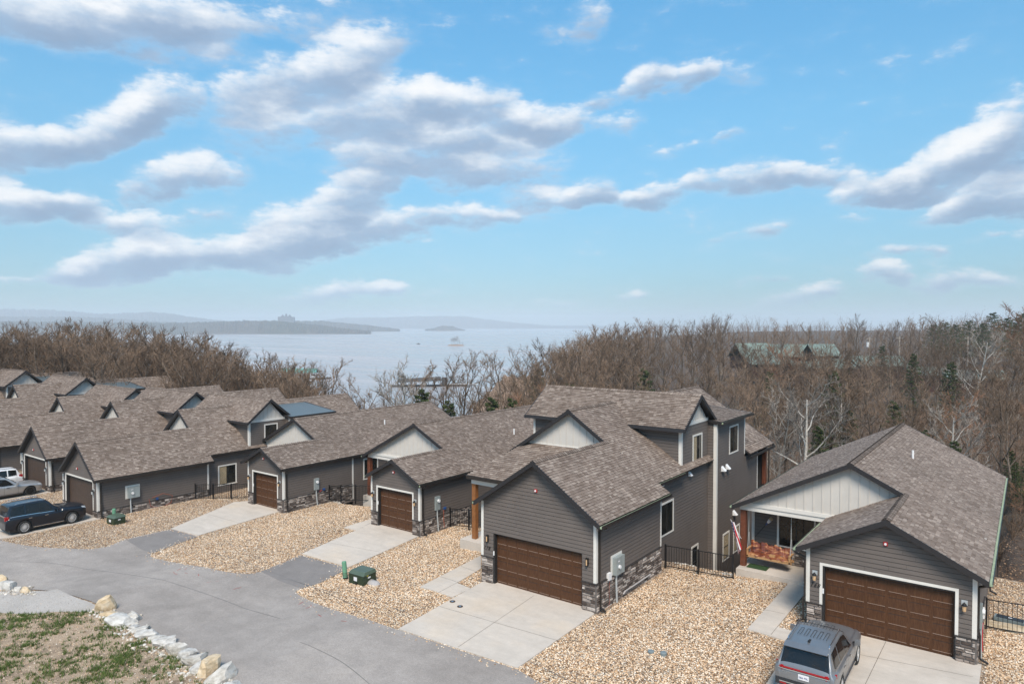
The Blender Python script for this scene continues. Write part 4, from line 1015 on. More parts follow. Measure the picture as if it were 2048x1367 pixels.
def smooth_poly(pts, n=4):
    """rounded open line through the points"""
    out_ = []
    for i in range(len(pts)-1):
        p0 = np.array(pts[max(i-1,0)]); p1 = np.array(pts[i]); p2 = np.array(pts[i+1]); p3 = np.array(pts[min(i+2,len(pts)-1)])
        for k in range(n):
            t = k/n; out_.append(.5*((2*p1)+(-p0+p2)*t+(2*p0-5*p1+4*p2-p3)*t*t+(-p0+3*p1-3*p2+p3)*t**3))
    out_.append(np.array(pts[-1])); return out_
# gravel yards
yard = [(-110, -10), (14, -10), (14, 40), (-1.5, 40), (-1.5, 33.6), (-14.7, 33.6), (-14.7, 33.5), (-110, 33.5)]
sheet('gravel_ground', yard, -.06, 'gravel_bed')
# road
road_top = smooth_poly([gp(x, y) for x, y in [(-260,1040),(-60,1066),(0,1078),(60,1090),(140,1095),(200,1094),(250,1077)]], 4)[:-1] + [gp(250,1077), gp(342,1056), gp(395,1071)] \
  + smooth_poly([gp(x, y) for x, y in [(395,1071),(330,1093),(303,1104),(312,1115),(400,1131),(470,1144),(520,1141),(600,1108)]], 4)[1:] + [gp(697,1134)] \
  + smooth_poly([gp(x, y) for x, y in [(697,1134),(640,1163),(602,1175),(594,1185),(640,1207),(720,1232),(797,1257)]], 4)[1:] \
  + [gp(1035,1336)] + smooth_poly([gp(x, y) for x, y in [(1035,1336),(1060,1351),(1090,1369),(1180,1430),(1400,1560)]], 3)[1:]
road_bot = [gp(x, y) for x, y in [(1300,2300),(700,1700),(500,1400),(465,1368),(440,1352),(400,1333),(360,1308),(330,1288),(300,1268),(262,1246),(225,1222),(195,1206),(150,1190),(110,1180),(60,1176),(0,1166),(-260,1120)]]
sheet('road', list(road_top) + road_bot, -.03, 'asphalt')
# newer asphalt tongues at the drives
sheet('asphalt_apron', [gp(x, y) for x, y in [(252,1078),(342,1057.5),(394,1072),(335,1093),(306,1104),(285,1098)]], -.026, 'asphalt_new')
sheet('asphalt_apron', [gp(x, y) for x, y in [(522,1141),(602,1109.5),(695,1135),(640,1164),(602,1175),(560,1160)]], -.026, 'asphalt_new')
for line, w_ in (([(420,1105),(560,1150),(700,1190),(860,1240),(1040,1310),(1160,1367)], 7), ([(0,1122),(120,1128),(260,1148),(420,1190),(560,1235)], 4), ([(600,1280),(680,1320),(740,1367)], 4), ([(560,1152),(600,1165),(640,1180),(720,1215)], 5)):
    L1 = smooth_poly([gp(x, y + U(-2,2)) for x, y in line], 6); wd_ = .012
    sheet('sealed_crack', [p + np.array([0, wd_]) for p in L1] + [p - np.array([0, wd_]) for p in L1][::-1], -.024, 'tar')
pm = MB()
for (x, y) in [(348,1143),(352,1146),(358,1137),(371,1136),(372,1144),(397,1148),(418,1162),(434,1160),(472,1175),(480,1173),(602,1204),(608,1210),(616,1213),(622,1209),(640,1229),(670,1228),(688,1240)]:
    a = gp(x, y); t = U(0, 3); d = np.array([math.cos(t), math.sin(t)])*U(.06,.16); n_ = np.array([-d[1], d[0]])*.10; z = gz(a[0])-.022
    pm.add([(*(a-d-n_), z), (*(a+d-n_), z), (*(a+d+n_), z), (*(a-d+n_), z)], [(0,1,2,3)], 'paint_mark')
kind(pm.build('survey_paint_marks'), 'stuff')
# concrete
def drive(name, px, joints=()):
    o = sheet(name, [gp(*p) if len(p) == 2 else np.array(p[:2]) for p in px], .0, 'concrete', .12)
    jm = MB()
    for (a, b) in joints:
        a = gp(*a); b = gp(*b); d = (b-a)/np.linalg.norm(b-a); n_ = np.array([-d[1], d[0]])*.009; K = 12
        for i in range(K):
            p, q = a+(b-a)*i/K, a+(b-a)*(i+1)/K
            jm.add([(*(p-n_), gz(p[0])+.004), (*(q-n_), gz(q[0])+.004), (*(q+n_), gz(q[0])+.004), (*(p+n_), gz(p[0])+.004)], [(0,1,2,3)], 'joint')
    if jm.v: jm.build('expansion_joints', o)
    return o
drive('concrete_drive', [(797,1256),(965,1162), (985,1160), (1166,1212), (1189,1226), (1035,1334)], [((880,1212),(1116,1280)),((1068,1190),(916,1293)),])
drive('concrete_walk', [(839,1172.6),(961.8,1109.6),(961.8,1136),(913.6,1164.4),(942,1175.5),(905,1193)], [((880,1152),(930,1170)),((913.6,1164.4),(877,1184)),((921,1131),(961,1147))])
drive('concrete_drive', [(604,1106),(711,1060),(742,1045),(757,1046),(826,1063),(838,1071),(697,1133)], [((655,1084),(760,1103)),])
drive('concrete_walk', [(688,1053.5),(742.6,1036.5),(745,1043),(712,1059.5)])
drive('concrete_drive', [(342,1056),(468,1003),(497,1001),(507,1004),(556,1018),(561,1021),(395,1070)], [((418,1028),(478,1045)),])
drive('concrete_drive', [(-57.2, 22.3, 0), (-57.2, 20.9, 0), (-50.9, 20.9, 0), (-50.9, 15.9, 0), (-51.3, 14.4, 0), (-58.5, 14.0, 0), (-58, 20, 0)])
drive('concrete_drive', [(-69.5, 21.9, 0), (-62.2, 21.9, 0), (-62.2, 16.5, 0), (-69.5, 16.0, 0)])
q5 = lambda x, y: (1440+x/2.546, 830+y/2.546)
drive('concrete_drive', [(-6.62, 29.2, 0), (-1.2, 29.2, 0), (-1.2, 28.95, 0), (-1.15, 19, 0), (-6.7, 19, 0), (-7.0, 26.9, 0), (-6.95, 28.0, 0)], [(q5(845,1150), q5(740,1367)), (q5(600,1195), q5(1290,1330))])
drive('concrete_walk', [(-8.80, 33.4, 0), (-8.75, 27.15, 0), (-6.97, 26.95, 0), (-6.97, 28.0, 0), (-7.86, 28.02, 0), (-7.86, 33.4, 0)], [(q5(260,1115), q5(292,1075)), (q5(195,985), q5(330,1010)), (q5(355,840), q5(432,850))])
# verge of soil, crushed stone strip
sheet('crushed_stone_strip', [gp(x, y) for x, y in [(-260,1132),(0,1172),(60,1180),(95,1180),(115,1176),(135,1186),(160,1196),(195,1210),(205,1226),(120,1234),(0,1232),(-260,1190)]], -.018, 'crushed_bed')
verge = [gp(x, y) for x, y in [(-300,1180),(0,1224),(60,1228),(110,1222),(180,1222),(212,1226),(240,1245),(262,1262),(300,1283),(340,1306),(372,1328),(395,1345),(425,1365),(450,1395),(480,1500),(380,2300),(-900,2300)]]
sheet('verge_soil', verge, -.008, 'soil')

# ---- land: falls behind the houses, wooded valley to the right, down to the lake ahead
CO = [-1600, -600, 0, 300, 450, 600, 800, 950, 1100, 1250, 1500, 1800, 2050, 2700, 4200]
LAND = {
 60:  [-3,-4,-4,-4,-5,-5,-5,-5,-5,-5,-4.5,-3.2,-1.5,-1,-1], 90: [-4,-5,-5,-6,-8,-9,-9,-9,-8,-8,-9,-7.5,-5,-3,-2],
 130: [-5,-6,-6,-8,-13,-15,-16,-15,-12,-11,-12,-10,-6,-3,-2], 180: [-6,-7,-8,-12,-20,-24,-25,-24,-16,-12,-12,-10,-6,-3,-1],
 250: [-8,-10,-11,-17,-28.5,-31,-32,-32,-20,-11,-9,-8,-4,0,2], 350: [-12,-14,-16,-24,-33,-34,-34,-34,-24,-10,-6,-6,-1,5,8],
 500: [-18,-22,-26,-32,-35,-35,-35,-35,-30,-9,-3,-1,11,18,22], 700: [-28,-32,-33,-34,-35,-35,-35,-35,-34,-9,0,2,21,32,36],
 1000: [-34,-35,-35,-35,-35,-35,-35,-35,-35,-12,3,8,34,50,56], 1500: [-35,-35,-35,-35,-35,-35,-35,-35,-35,-22,3,12,52,70,76], 2600: [-35]*9+[-34,-14,-6,40,60,70]}
DS = sorted(LAND)
def land(col, D):
    col = min(max(col, CO[0]), CO[-1])
    rows = [float(np.interp(col, CO, LAND[d])) for d in DS]
    return float(np.interp(D, DS, rows))
def hgt(x, y):
    D = x*cF0[0]+y*cF0[1]; r = x*cR[0]+y*cR[1]
    if D < 8: return gz(x) - .5
    col = 1024+FPX*r/D
    front = gz(x) - .35
    far = land(col, max(D, 60))
    edge = 33.4 if x < -1.2 else 39.5
    if y < edge: t = 0.
    else: t = min(1., (y-edge)/10.); t = t**.8
    h = front*(1-t) + far*t if D < 75 else (front*(1-t) + far*t)
    if y > edge and x < -1.2: h = min(h, front - min((y-edge)*.75, 3.3))
    nz = math.sin(x*.11+1.3)*math.cos(y*.09)*.5 + math.sin(x*.031+y*.043)*.9
    return h + nz*min(1, max(0, (D-70)/60))
ang = np.linspace(math.atan((-1500-1024)/FPX), math.atan((4100-1024)/FPX), 230)
rad = np.concatenate([np.linspace(4, 40, 19), np.linspace(41, 80, 40), np.geomspace(82, 3000, 80)])
V = []; Fc = []
for a in ang:
    d = cF0*math.cos(a) + cR*math.sin(a)
    for r_ in rad: V.append((d[0]*r_, d[1]*r_, hgt(d[0]*r_, d[1]*r_)))
nr = len(rad)
for i in range(len(ang)-1):
    for j in range(nr-1): k = i*nr+j; Fc.append((k, k+nr, k+nr+1, k+1))
me = bpy.data.meshes.new('terrain'); me.from_pydata(V, [], Fc); me.materials.append(MAT['forest_floor']); me.polygons.foreach_set('use_smooth', [True]*len(Fc)); me.update()
ter = bpy.data.objects.new('terrain', me); COL.objects.link(ter); ter['kind'] = 'structure'
# the lie of the land behind and beside the viewpoint
V = [(-3000,-3000,-6), (3000,-3000,-6), (3000,60,-40), (-3000,60,-40), (-60,-60,-2.2), (60,-60,-2.2), (60,6,-2.2), (-60,6,-2.2)]
me = bpy.data.meshes.new('ground'); me.from_pydata(V, [], [(0,1,5,4),(1,2,6,5),(2,3,7,6),(3,0,4,7),(4,5,6,7)]); me.materials.append(MAT['forest_floor']); o = bpy.data.objects.new('ground', me); COL.objects.link(o); o['kind'] = 'structure'
# lake
LZ = -27.8
m = MB(); NS = 48; R_ = 26000
ctr = cF0*60
ring = [(ctr[0]+cF0[0]*R_*math.cos(t)+cR[0]*R_*math.sin(t), ctr[1]+cF0[1]*R_*math.cos(t)+cR[1]*R_*math.sin(t), LZ) for t in np.linspace(-1.55, 1.55, NS)]
m.add([(ctr[0], ctr[1], LZ)] + ring, [(0, i+2, i+1) for i in range(NS-1)], 'lake_water'); kind(m.build('lake'), 'structure')
# far shores and ridges
def ridge(name, D, tops, depth, rough=.06):
    xs = [t[0] for t in tops]; ys = [t[1] for t in tops]; N = int((xs[-1]-xs[0])/2.0)+2; rows = 9; V = []; Fc = []
    for i in range(N):
        c = xs[0] + (xs[-1]-xs[0])*i/(N-1); yt = float(np.interp(c, xs, ys)); H = 12.2 + (Y0-yt)/FPX*D - LZ
        H *= 1 + rough*(math.sin(c*.13)+math.sin(c*.037+2)+.7*math.sin(c*.31))*.35; H = max(H, .5)
        for j in range(rows):
            t = j/(rows-1); prof = math.sin(min(1, t*1.6)*PI/2) if t < .63 else math.cos((t-.63)/.37*PI/2)
            hh = H*prof + (U(-1, 1)*H*rough + U(0, 7))*(0 < j < rows-1)
            p = polar(c, D + depth*t*U(.97, 1.03)); V.append((p[0], p[1], LZ - .5 + hh))
    for i in range(N-1):
        for j in range(rows-1): k = i*rows+j; Fc.append((k, k+rows, k+rows+1, k+1))
    me = bpy.data.meshes.new(name); me.from_pydata(V, [], Fc); me.materials.append(MAT['hill_wood']); me.update()
    o = bpy.data.objects.new(name, me); COL.objects.link(o); o['kind'] = 'structure'; return o
ridge('far_hills', 9500, [(560,650),(640,640),(690,634),(780,633),(837,631),(930,630),(964,636),(1032,645),(1100,651),(1250,652),(1700,652)], 1500, .03)
ridge('far_hills', 7200, [(-500,612),(-100,614),(0,615),(80,615),(130,619),(200,625),(260,623),(300,621),(345,626),(400,634),(450,641),(520,648)], 1200, .04)
ridge('far_hills', 5200, [(-500,630),(0,632),(130,632),(200,634),(260,638),(330,643),(420,648)], 900, .04)
ridge('lake_shore_hills', 4700, [(380,655),(480,645),(560,640),(650,642),(690,646),(742,651),(770,655),(800,659.5)], 700, .04)
ridge('lake_shore_hills', 3300, [(-400,640),(200,644),(340,646),(430,643),(520,641),(570,642),(620,648),(690,658),(742,664.5)], 600, .03)
ridge('lake_islet', 5400, [(850,659),(868,657),(882,652),(905,652),(918,658),(930,660)], 200, .05)
# haze
m = MB(); hz = cF0*5200
vx = [hz + cR*sx*9500 + cF0*sy*8400 for sx, sy in ((-1,-1),(1,-1),(1,1),(-1,1))]
m.hexa([(*v[:2], -48) for v in vx] + [(*v[:2], 205) for v in vx], 'siding'); ho = m.build('haze'); ho['kind'] = 'stuff'
mt = bpy.data.materials.new('haze_air'); mt.use_nodes = True; mt.node_tree.nodes.clear(); gg = G(mt.node_tree); oo = gg.n('ShaderNodeOutputMaterial'); pv = gg.n('ShaderNodeVolumePrincipled')
pv.inputs['Color'].default_value = (.86, .94, 1, 1); pv.inputs['Density'].default_value = .00017; pv.inputs['Anisotropy'].default_value = .1; gg.l(pv.outputs[0], oo.inputs['Volume'])
ho.data.materials.clear(); ho.data.materials.append(mt)

# ---- river rock: thousands of loose stones, too many to count
def inside(poly, x, y):
    c = np.zeros(len(x), bool); n = len(poly)
    for i in range(n):
        x0, y0 = poly[i][:2]; x1, y1 = poly[(i+1) % n][:2]
        if abs(y1-y0) < 1e-9: continue
        c ^= ((y0 > y) != (y1 > y)) & (x < (x1-x0)*(y-y0)/(y1-y0)+x0)
    return c
def hull_boxes():
    return [(-21.2,-14.4,25.4,34), (-25.3,-21,29.2,34), (-7.2,-1.2,28.9,34), (-33.8,-29.1,29.7,34), (-46.8,-42,29.2,34), (-57.,-50.9,20.6,34), (-68.5,-62.2,21.8,34), (-79,-73,20,34), (-11.3,-7,33.25,34), (-39.5,-33,34.3,36)]
def scatter(N, x0, x1, y0, y1, keep_in=None, avoid=(), boxes=True):
    x = np.random.uniform(x0, x1, N); y = np.random.uniform(y0, y1, N); k = np.ones(N, bool)
    if keep_in is not None: k &= inside(keep_in, x, y)
    for a in avoid: k &= ~inside(a, x, y)
    if boxes:
        for (a, b, c, d) in hull_boxes(): k &= ~((x > a) & (x < b) & (y > c) & (y < d))
    return x[k], y[k]
def gn_rocks(name, pts, smin, smax, stops, flat=.55):
    me = bpy.data.meshes.new(name); me.from_pydata(pts.tolist(), [], []); o = bpy.data.objects.new(name, me); COL.objects.link(o)
    mt, gg, b, oo = new_mat(name + '_rock'); at_ = gg.n('ShaderNodeAttribute', attribute_type='INSTANCER', attribute_name='tint')
    p = wpos(gg); n_ = gg.noise(p, 30, 3, .6); c = gg.ramp(at_.outputs['Fac'], stops)
    nl = gg.noise(p, .30, 4, .6); fl_ = gg.m('MULTIPLY', gg.maprange(n_, .3, .7, .85, 1.12), gg.maprange(nl, .3, .7, .88, 1.12))
    v = gg.n('ShaderNodeVectorMath', operation='SCALE'); gg.l(c, v.inputs[0]); gg.l(fl_, v.inputs[3]); gg.l(v.outputs[0], b.inputs['Base Color']); b.inputs['Roughness'].default_value = .85
    b.inputs['Specular IOR Level'].default_value = .3
    nt = bpy.data.node_groups.new(name, 'GeometryNodeTree'); nt.interface.new_socket('Geometry', in_out='INPUT', socket_type='NodeSocketGeometry'); nt.interface.new_socket('Geometry', in_out='OUTPUT', socket_type='NodeSocketGeometry')
    N = nt.nodes.new; L = nt.links.new; gi = N('NodeGroupInput'); go = N('NodeGroupOutput')
    ico = N('GeometryNodeMeshIcoSphere'); ico.inputs['Radius'].default_value = .5; ico.inputs['Subdivisions'].default_value = 1
    sm = N('GeometryNodeSetMaterial'); sm.inputs['Material'].default_value = mt; L(ico.outputs['Mesh'], sm.inputs['Geometry'])
    iop = N('GeometryNodeInstanceOnPoints'); L(gi.outputs[0], iop.inputs['Points']); L(sm.outputs[0], iop.inputs['Instance'])
    r1 = N('FunctionNodeRandomValue'); r1.data_type = 'FLOAT_VECTOR'; r1.inputs[0].default_value = (-.35,-.35,0); r1.inputs[1].default_value = (.35,.35,6.28)
    r2 = N('FunctionNodeRandomValue'); r2.data_type = 'FLOAT_VECTOR'; r2.inputs[0].default_value = (smin*.9,smin*.7,smin*flat*.8); r2.inputs[1].default_value = (smax,smax*.75,smax*flat); r2.inputs['Seed'].default_value = 3
    r3 = N('FunctionNodeRandomValue'); r3.data_type = 'FLOAT'; r3.inputs['Seed'].default_value = 9
    L(r1.outputs[0], iop.inputs['Rotation']); L(r2.outputs[0], iop.inputs['Scale'])
    sa = N('GeometryNodeStoreNamedAttribute'); sa.data_type = 'FLOAT'; sa.domain = 'INSTANCE'; sa.inputs['Name'].default_value = 'tint'
    L(iop.outputs[0], sa.inputs[0]); L(r3.outputs[1], sa.inputs['Value']); L(sa.outputs[0], go.inputs[0])
    md = o.modifiers.new('scatter', 'NODES'); md.node_group = nt; o['kind'] = 'stuff'; return o
roadpoly = list(road_top) + road_bot
conc = [[tuple(gp(*p)) for p in q] for q in ([(797,1256),(965,1162),(985,1160),(1166,1212),(1189,1226),(1035,1334)], [(839,1172.6),(961.8,1109.6),(961.8,1136),(913.6,1164.4),(942,1175.5),(905,1193)], [(604,1106),(711,1060),(742,1045),(757,1046),(826,1063),(838,1071),(697,1133)], [(688,1053.5),(742.6,1036.5),(745,1043),(712,1059.5)], [(342,1056),(468,1003),(497,1001),(556,1018),(561,1021),(395,1070)])]
conc += [[(-58.6,14),(-50.9,14),(-50.9,21),(-57.2,21)], [(-69.5,16),(-62.2,16.2),(-62.2,22),(-69.5,22)], [(-7.0,18.9),(-1.1,18.9),(-1.1,29.3),(-7.0,29.3)], [(-8.82,33.4),(-8.77,27.15),(-6.97,26.95),(-6.97,28.0),(-7.84,28.02),(-7.84,33.4)]]
vpoly = [tuple(p) for p in verge]
avoid = [roadpoly, vpoly] + conc
P_ = []
for (N, a) in ((98000, (-16, 3, 19, 33.6)), (9000, (-1.2, 5, 28, 39.8)), (74000, (-30, -14.7, 18, 33.5)), (54000, (-44, -30, 14, 33.4)), (42000, (-63, -43, 11, 33.4)), (9000, (-80, -62, 15, 33))):
    x, y = scatter(N, *a, avoid=avoid); P_.append(np.stack([x, y, np.interp(x, [b[0] for b in BP], [b[1] for b in BP]) - .042 + np.random.uniform(-.012, .012, len(x))], 1))
P_ = np.concatenate(P_)
ROCK = [(0, (.15, .09, .055)), (.10, (.36, .215, .115)), (.32, (.60, .39, .225)), (.58, (.74, .55, .37)), (.84, (.78, .66, .51)), (1, (.80, .75, .67))]
gn_rocks('river_rock', P_, .028, .092, ROCK, .5)
x, y = scatter(60000, -60, -14, 2, 24, keep_in=[tuple(p) for p in verge], boxes=False)
kk = np.random.rand(len(x)) < .6; x, y = x[kk], y[kk]
gn_rocks('loose_stones', np.stack([x, y, np.interp(x, [b[0] for b in BP], [b[1] for b in BP]) - .005], 1), .02, .075, ROCK, .5)
cs = [tuple(gp(x, y)) for x, y in [(-260,1132),(0,1172),(60,1180),(95,1180),(115,1176),(135,1186),(160,1196),(205,1210),(215,1226),(262,1255),(330,1297),(400,1340),(390,1345),(300,1290),(205,1232),(120,1238),(0,1240),(-260,1195)]]
x, y = scatter(26000, -60, -14, 4, 24, keep_in=cs, boxes=False)
gn_rocks('crushed_stone', np.stack([x, y, np.interp(x, [b[0] for b in BP], [b[1] for b in BP]) - .012], 1), .02, .06, [(0, (.20,.165,.14)), (.4, (.42,.38,.34)), (.8, (.56,.53,.50)), (1, (.62,.45,.30))], .6)
# stones strayed from the yards onto the edge of the road
Q = []
for i in range(len(road_top)-1):
    a, b = road_top[i], road_top[i+1]; L = np.linalg.norm(b-a); t_ = (b-a)/max(L, 1e-6); nn = np.array([-t_[1], t_[0]])
    for _ in range(int(L*16)):
        q = a+(b-a)*rnd()+nn*np.random.normal(0, .22); Q.append((q[0], q[1], gz(q[0])-.02))
gn_rocks('stray_stones', np.array(Q), .03, .09, ROCK, .5)
# pale limestone lining the drop behind each fence
def rock_bank(x0, x1, y0, N):
    P = []
    for _ in range(N):
        x = U(x0, x1); t = rnd()**.7; y = y0 + t*2.6 + .25*math.sin(x*1.3); P.append((x, y, gz(x)-.06 - t*1.5 + .10*math.sin(x*2.1)))
    return P
Pb = rock_bank(-14.6, -11.4, 33.3, 900) + rock_bank(-28.8, -25.6, 33.3, 700) + rock_bank(-42, -39.6, 33.3, 500) + rock_bank(-51, -46.6, 32.8, 600)
gn_rocks('pale_rock_bank', np.array(Pb), .10, .34, [(0, (.30,.26,.21)), (.5, (.50,.46,.40)), (1, (.68,.67,.63))], .6)
# grass on the verge
def grass(N):
    xs, ys = scatter(N, -62, -14, 0, 24, keep_in=vpoly, boxes=False)
    dn = np.array([math.sin(a*.9+1)*math.cos(b*1.1) + .8*math.sin(a*2.3+b*1.7) + .5*math.sin(a*5.1-b*4.3) for a, b in zip(xs, ys)])
    k = np.random.rand(len(xs)) < np.clip(.30 + dn*.38, .08, 1); xs, ys = xs[k], ys[k]
    V = []; Fc = []
    for a, b in zip(xs, ys):
        z = gz(a)-.01; n = random.randint(7, 15); R0 = U(.03, .14)
        for _ in range(n):
            t = U(0, 2*PI); r = R0*rnd()**.5; x, y = a+r*math.cos(t), b+r*math.sin(t); h = U(.05, .15); w_ = U(.007, .014); t2 = U(0, 2*PI); l = U(.3, 1.0)*h; q = len(V)
            V += [(x-w_*math.sin(t2), y+w_*math.cos(t2), z), (x+w_*math.sin(t2), y-w_*math.cos(t2), z), (x+l*math.cos(t2), y+l*math.sin(t2), z+h)]; Fc.append((q, q+1, q+2))
    me = bpy.data.meshes.new('verge_grass'); me.from_pydata(V, [], Fc); me.materials.append(MAT['blade']); o = bpy.data.objects.new('verge_grass', me); COL.objects.link(o); o['kind'] = 'stuff'
grass(120000)
# fallen leaves on the wood's edge right of 168
xs = np.random.uniform(-1.2, 14, 9000); ys = np.random.uniform(38.5, 60, 9000)
gn_rocks('leaf_litter', np.array([(a, b, hgt(a, b)+.02) for a, b in zip(xs, ys)]), .05, .16, [(0, (.05,.03,.02)), (.5, (.17,.10,.06)), (1, (.36,.24,.15))], .12)
# ------------------------------------------------------------------ trees
def tube_np(V, Fc, pts, rs, n):
    b = len(V)
    for i, p in enumerate(pts):
        d = pts[min(i+1, len(pts)-1)] - pts[max(i-1, 0)]; d = d/max(np.linalg.norm(d), 1e-9)
        a = np.cross(d, (0.,0.,1.)) if abs(d[2]) < .9 else np.cross(d, (1.,0.,0.)); a /= np.linalg.norm(a); c = np.cross(d, a)
        for k in range(n):
            t = 2*PI*k/n; V.append(tuple(p + rs[i]*(a*math.cos(t) + c*math.sin(t))))
    for i in range(len(pts)-1):
        for k in range(n): Fc.append((b+i*n+k, b+i*n+(k+1) % n, b+(i+1)*n+(k+1) % n, b+(i+1)*n+k))
def limb(p, d, L, r0, r1, seg, wob, lift):
    pts = [p.copy()]; dd = d/np.linalg.norm(d)
    for i in range(seg):
        dd = dd + np.array([U(-wob, wob), U(-wob, wob), U(-wob, wob)+lift]); dd /= np.linalg.norm(dd); p = p + dd*L/seg; pts.append(p.copy())
    return pts, [r0+(r1-r0)*i/seg for i in range(seg+1)], dd
def bare_tree(seed, H, spread=.55, l1=8, l2=6, l3=6, l4=4, trunkh=.30, rad=.22, thick=1.0, lift=.07, wob=.11, tr=.017):
    random.seed(seed); TV, TF, CV, CF = [], [], [], []
    tp, tr_, td = limb(np.zeros(3), np.array([U(-.08,.08), U(-.08,.08), 1.]), H*.80, rad, rad*.28, 7, .07, .03); tube_np(TV, TF, tp, tr_, 7)
    for i in range(l1):
        f = trunkh + (1-trunkh)*(i+rnd()*.6)/l1; k = min(f*7, 6.98); j = int(k); p = tp[j]+(tp[j+1]-tp[j])*(k-j); az_ = i*2.4+U(-.5,.5)
        d = np.array([math.cos(az_)*spread*2, math.sin(az_)*spread*2, U(.55, 1.1)+f*.5]); L = H*U(.34,.50)*(1.12-.55*f); r0 = rad*(.58-.34*f)
        bp, br, bd = limb(p, d, L, r0*thick, .02*thick, 5, wob, lift); tube_np(TV, TF, bp, br, 5)
        for i2 in range(l2):
            k2 = min((.22+.78*(i2+rnd())/l2)*5, 4.98); j2 = int(k2); q = bp[j2]+(bp[j2+1]-bp[j2])*(k2-j2); ax = bp[j2+1]-bp[j2]; ax = ax/np.linalg.norm(ax)
            v = np.array([U(-1,1), U(-1,1), U(-.35,1)]); v -= ax*(v@ax)*.6; d2 = ax*.55+v*.8; L2 = L*U(.30,.52)*(1.1-.4*k2/5); r2 = max(.028, r0*.36)*thick
            cp, cr, cd = limb(q, d2, L2, r2, .016*thick, 4, wob*1.25, lift*.8); tube_np(CV, CF, cp, cr, 4)
            for i3 in range(l3):
                k3 = min((.15+.85*(i3+rnd())/l3)*4, 3.98); j3 = int(k3); s_ = cp[j3]+(cp[j3+1]-cp[j3])*(k3-j3); ax3 = cp[j3+1]-cp[j3]; ax3 = ax3/np.linalg.norm(ax3)
                d3 = ax3*.6+np.array([U(-1,1), U(-1,1), U(-.4,1)])*.75; L3 = L2*U(.30,.55)
                ep, er, ed = limb(s_, d3, L3, tr*1.25*thick, tr*.7*thick, 2, wob*1.5, lift*.6); tube_np(CV, CF, ep, er, 3)
                for i4 in range(l4):
                    k4 = min((.2+.8*(i4+rnd())/l4)*2, 1.98); j4 = int(k4); u = ep[j4]+(ep[j4+1]-ep[j4])*(k4-j4); d4 = ed*.5+np.array([U(-1,1), U(-1,1), U(-.3,1)])*.8
                    gp_, gr_, _ = limb(u, d4, L3*U(.35,.7), tr*.8*thick, tr*.35*thick, 1, 0, 0); tube_np(CV, CF, gp_, gr_, 3)
    return (TV, TF), (CV, CF)
def mesh_of(name, vf, mat):
    me = bpy.data.meshes.new(name); me.from_pydata(vf[0], [], vf[1]); me.materials.append(MAT[mat]); me.update(); return me
def evergreen(seed, H, R0, N=2600, cone=1., gap=.0):
    random.seed(seed); TV, TF, CV, CF = [], [], [], []
    tp, tr_, _ = limb(np.zeros(3), np.array([0.,0.,1.]), H*.97, .16, .03, 5, .02, .02); tube_np(TV, TF, tp, tr_, 6)
    for i in range(46):
        f = .12+.85*i/46; z = H*f; R = R0*(1-f)**.8*cone*U(.7,1.15)+.25; a = i*2.4; tube_np(TV, TF, [np.array([0,0,z]), np.array([math.cos(a)*R*.85, math.sin(a)*R*.85, z+R*.12])], [.035,.012], 3)
        for _ in range(int(N/46)):
            t = rnd()**.6; rr = R*t; a2 = a+U(-.8,.8)*(1.15-t*.5); c = np.array([math.cos(a2)*rr, math.sin(a2)*rr, z+R*.10*t+U(-.32,.22)*H*.055]); s_ = U(.07,.17)
            d1 = np.array([U(-1,1),U(-1,1),U(-.4,1)])*s_; d2 = np.array([U(-1,1),U(-1,1),U(-1,1)])*s_; q = len(CV); CV += [tuple(c-d1*.5), tuple(c+d2*.5), tuple(c+d1), tuple(c-d2*.5)]; CF.append((q,q+1,q+2,q+3))
    return (TV, TF), (CV, CF)
KIND = {}; HT = {}
def reg(key, tc_, mt, mc):
    HT[key] = max(max(v[2] for v in tc_[0][0]), max(v[2] for v in tc_[1][0]))
    KIND[key] = (mesh_of('trunk', tc_[0], mt), mesh_of('crown', tc_[1], mc))
reg('oak0', bare_tree(11, 15, .50, 10, 6, 6, 5), 'bark', 'twig')
reg('oak1', bare_tree(12, 16, .42, 10, 7, 6, 4), 'bark', 'twig')
reg('oak2', bare_tree(13, 13, .62, 9, 7, 6, 4, trunkh=.25), 'bark', 'twig')
reg('oak3', bare_tree(14, 14, .36, 10, 5, 5, 4, trunkh=.34, rad=.17), 'bark', 'twig')
reg('oak4', bare_tree(15, 17, .5, 10, 6, 6, 4, trunkh=.4), 'bark', 'twig')
reg('open0', bare_tree(21, 16, .50, 10, 7, 6, 4, trunkh=.14, rad=.25, thick=1.0, lift=.07, wob=.10, tr=.019), 'bark', 'twig')
reg('open1', bare_tree(22, 15, .42, 9, 7, 6, 4, trunkh=.12, rad=.23, thick=1.0, lift=.08, wob=.10, tr=.019), 'bark', 'twig')
reg('rust', bare_tree(31, 12, .5, 8, 6, 6, 4, trunkh=.2, rad=.15), 'bark', 'rust_twig')
reg('pale0', bare_tree(41, 14, .72, 9, 8, 6, 4, trunkh=.14, rad=.21, thick=1.0, lift=.05, wob=.2, tr=.020), 'pale_bark', 'pale_twig')
reg('pale1', bare_tree(42, 13, .55, 8, 7, 6, 4, trunkh=.18, rad=.17, thick=1.0, lift=.06, wob=.18, tr=.019), 'pale_bark', 'pale_twig')
reg('cedar0', evergreen(51, 9, 2.3, 5200), 'bark', 'leaf_green'); reg('cedar1', evergreen(52, 12, 2.6, 6200), 'bark', 'leaf_green'); reg('pine', evergreen(53, 11, 4.6, 7600, 1.1), 'bark', 'leaf_green')
reg('dead', evergreen(54, 13, 3.0, 1500), 'bark', 'leaf_orange')
random.seed(99)
FIRST = {}
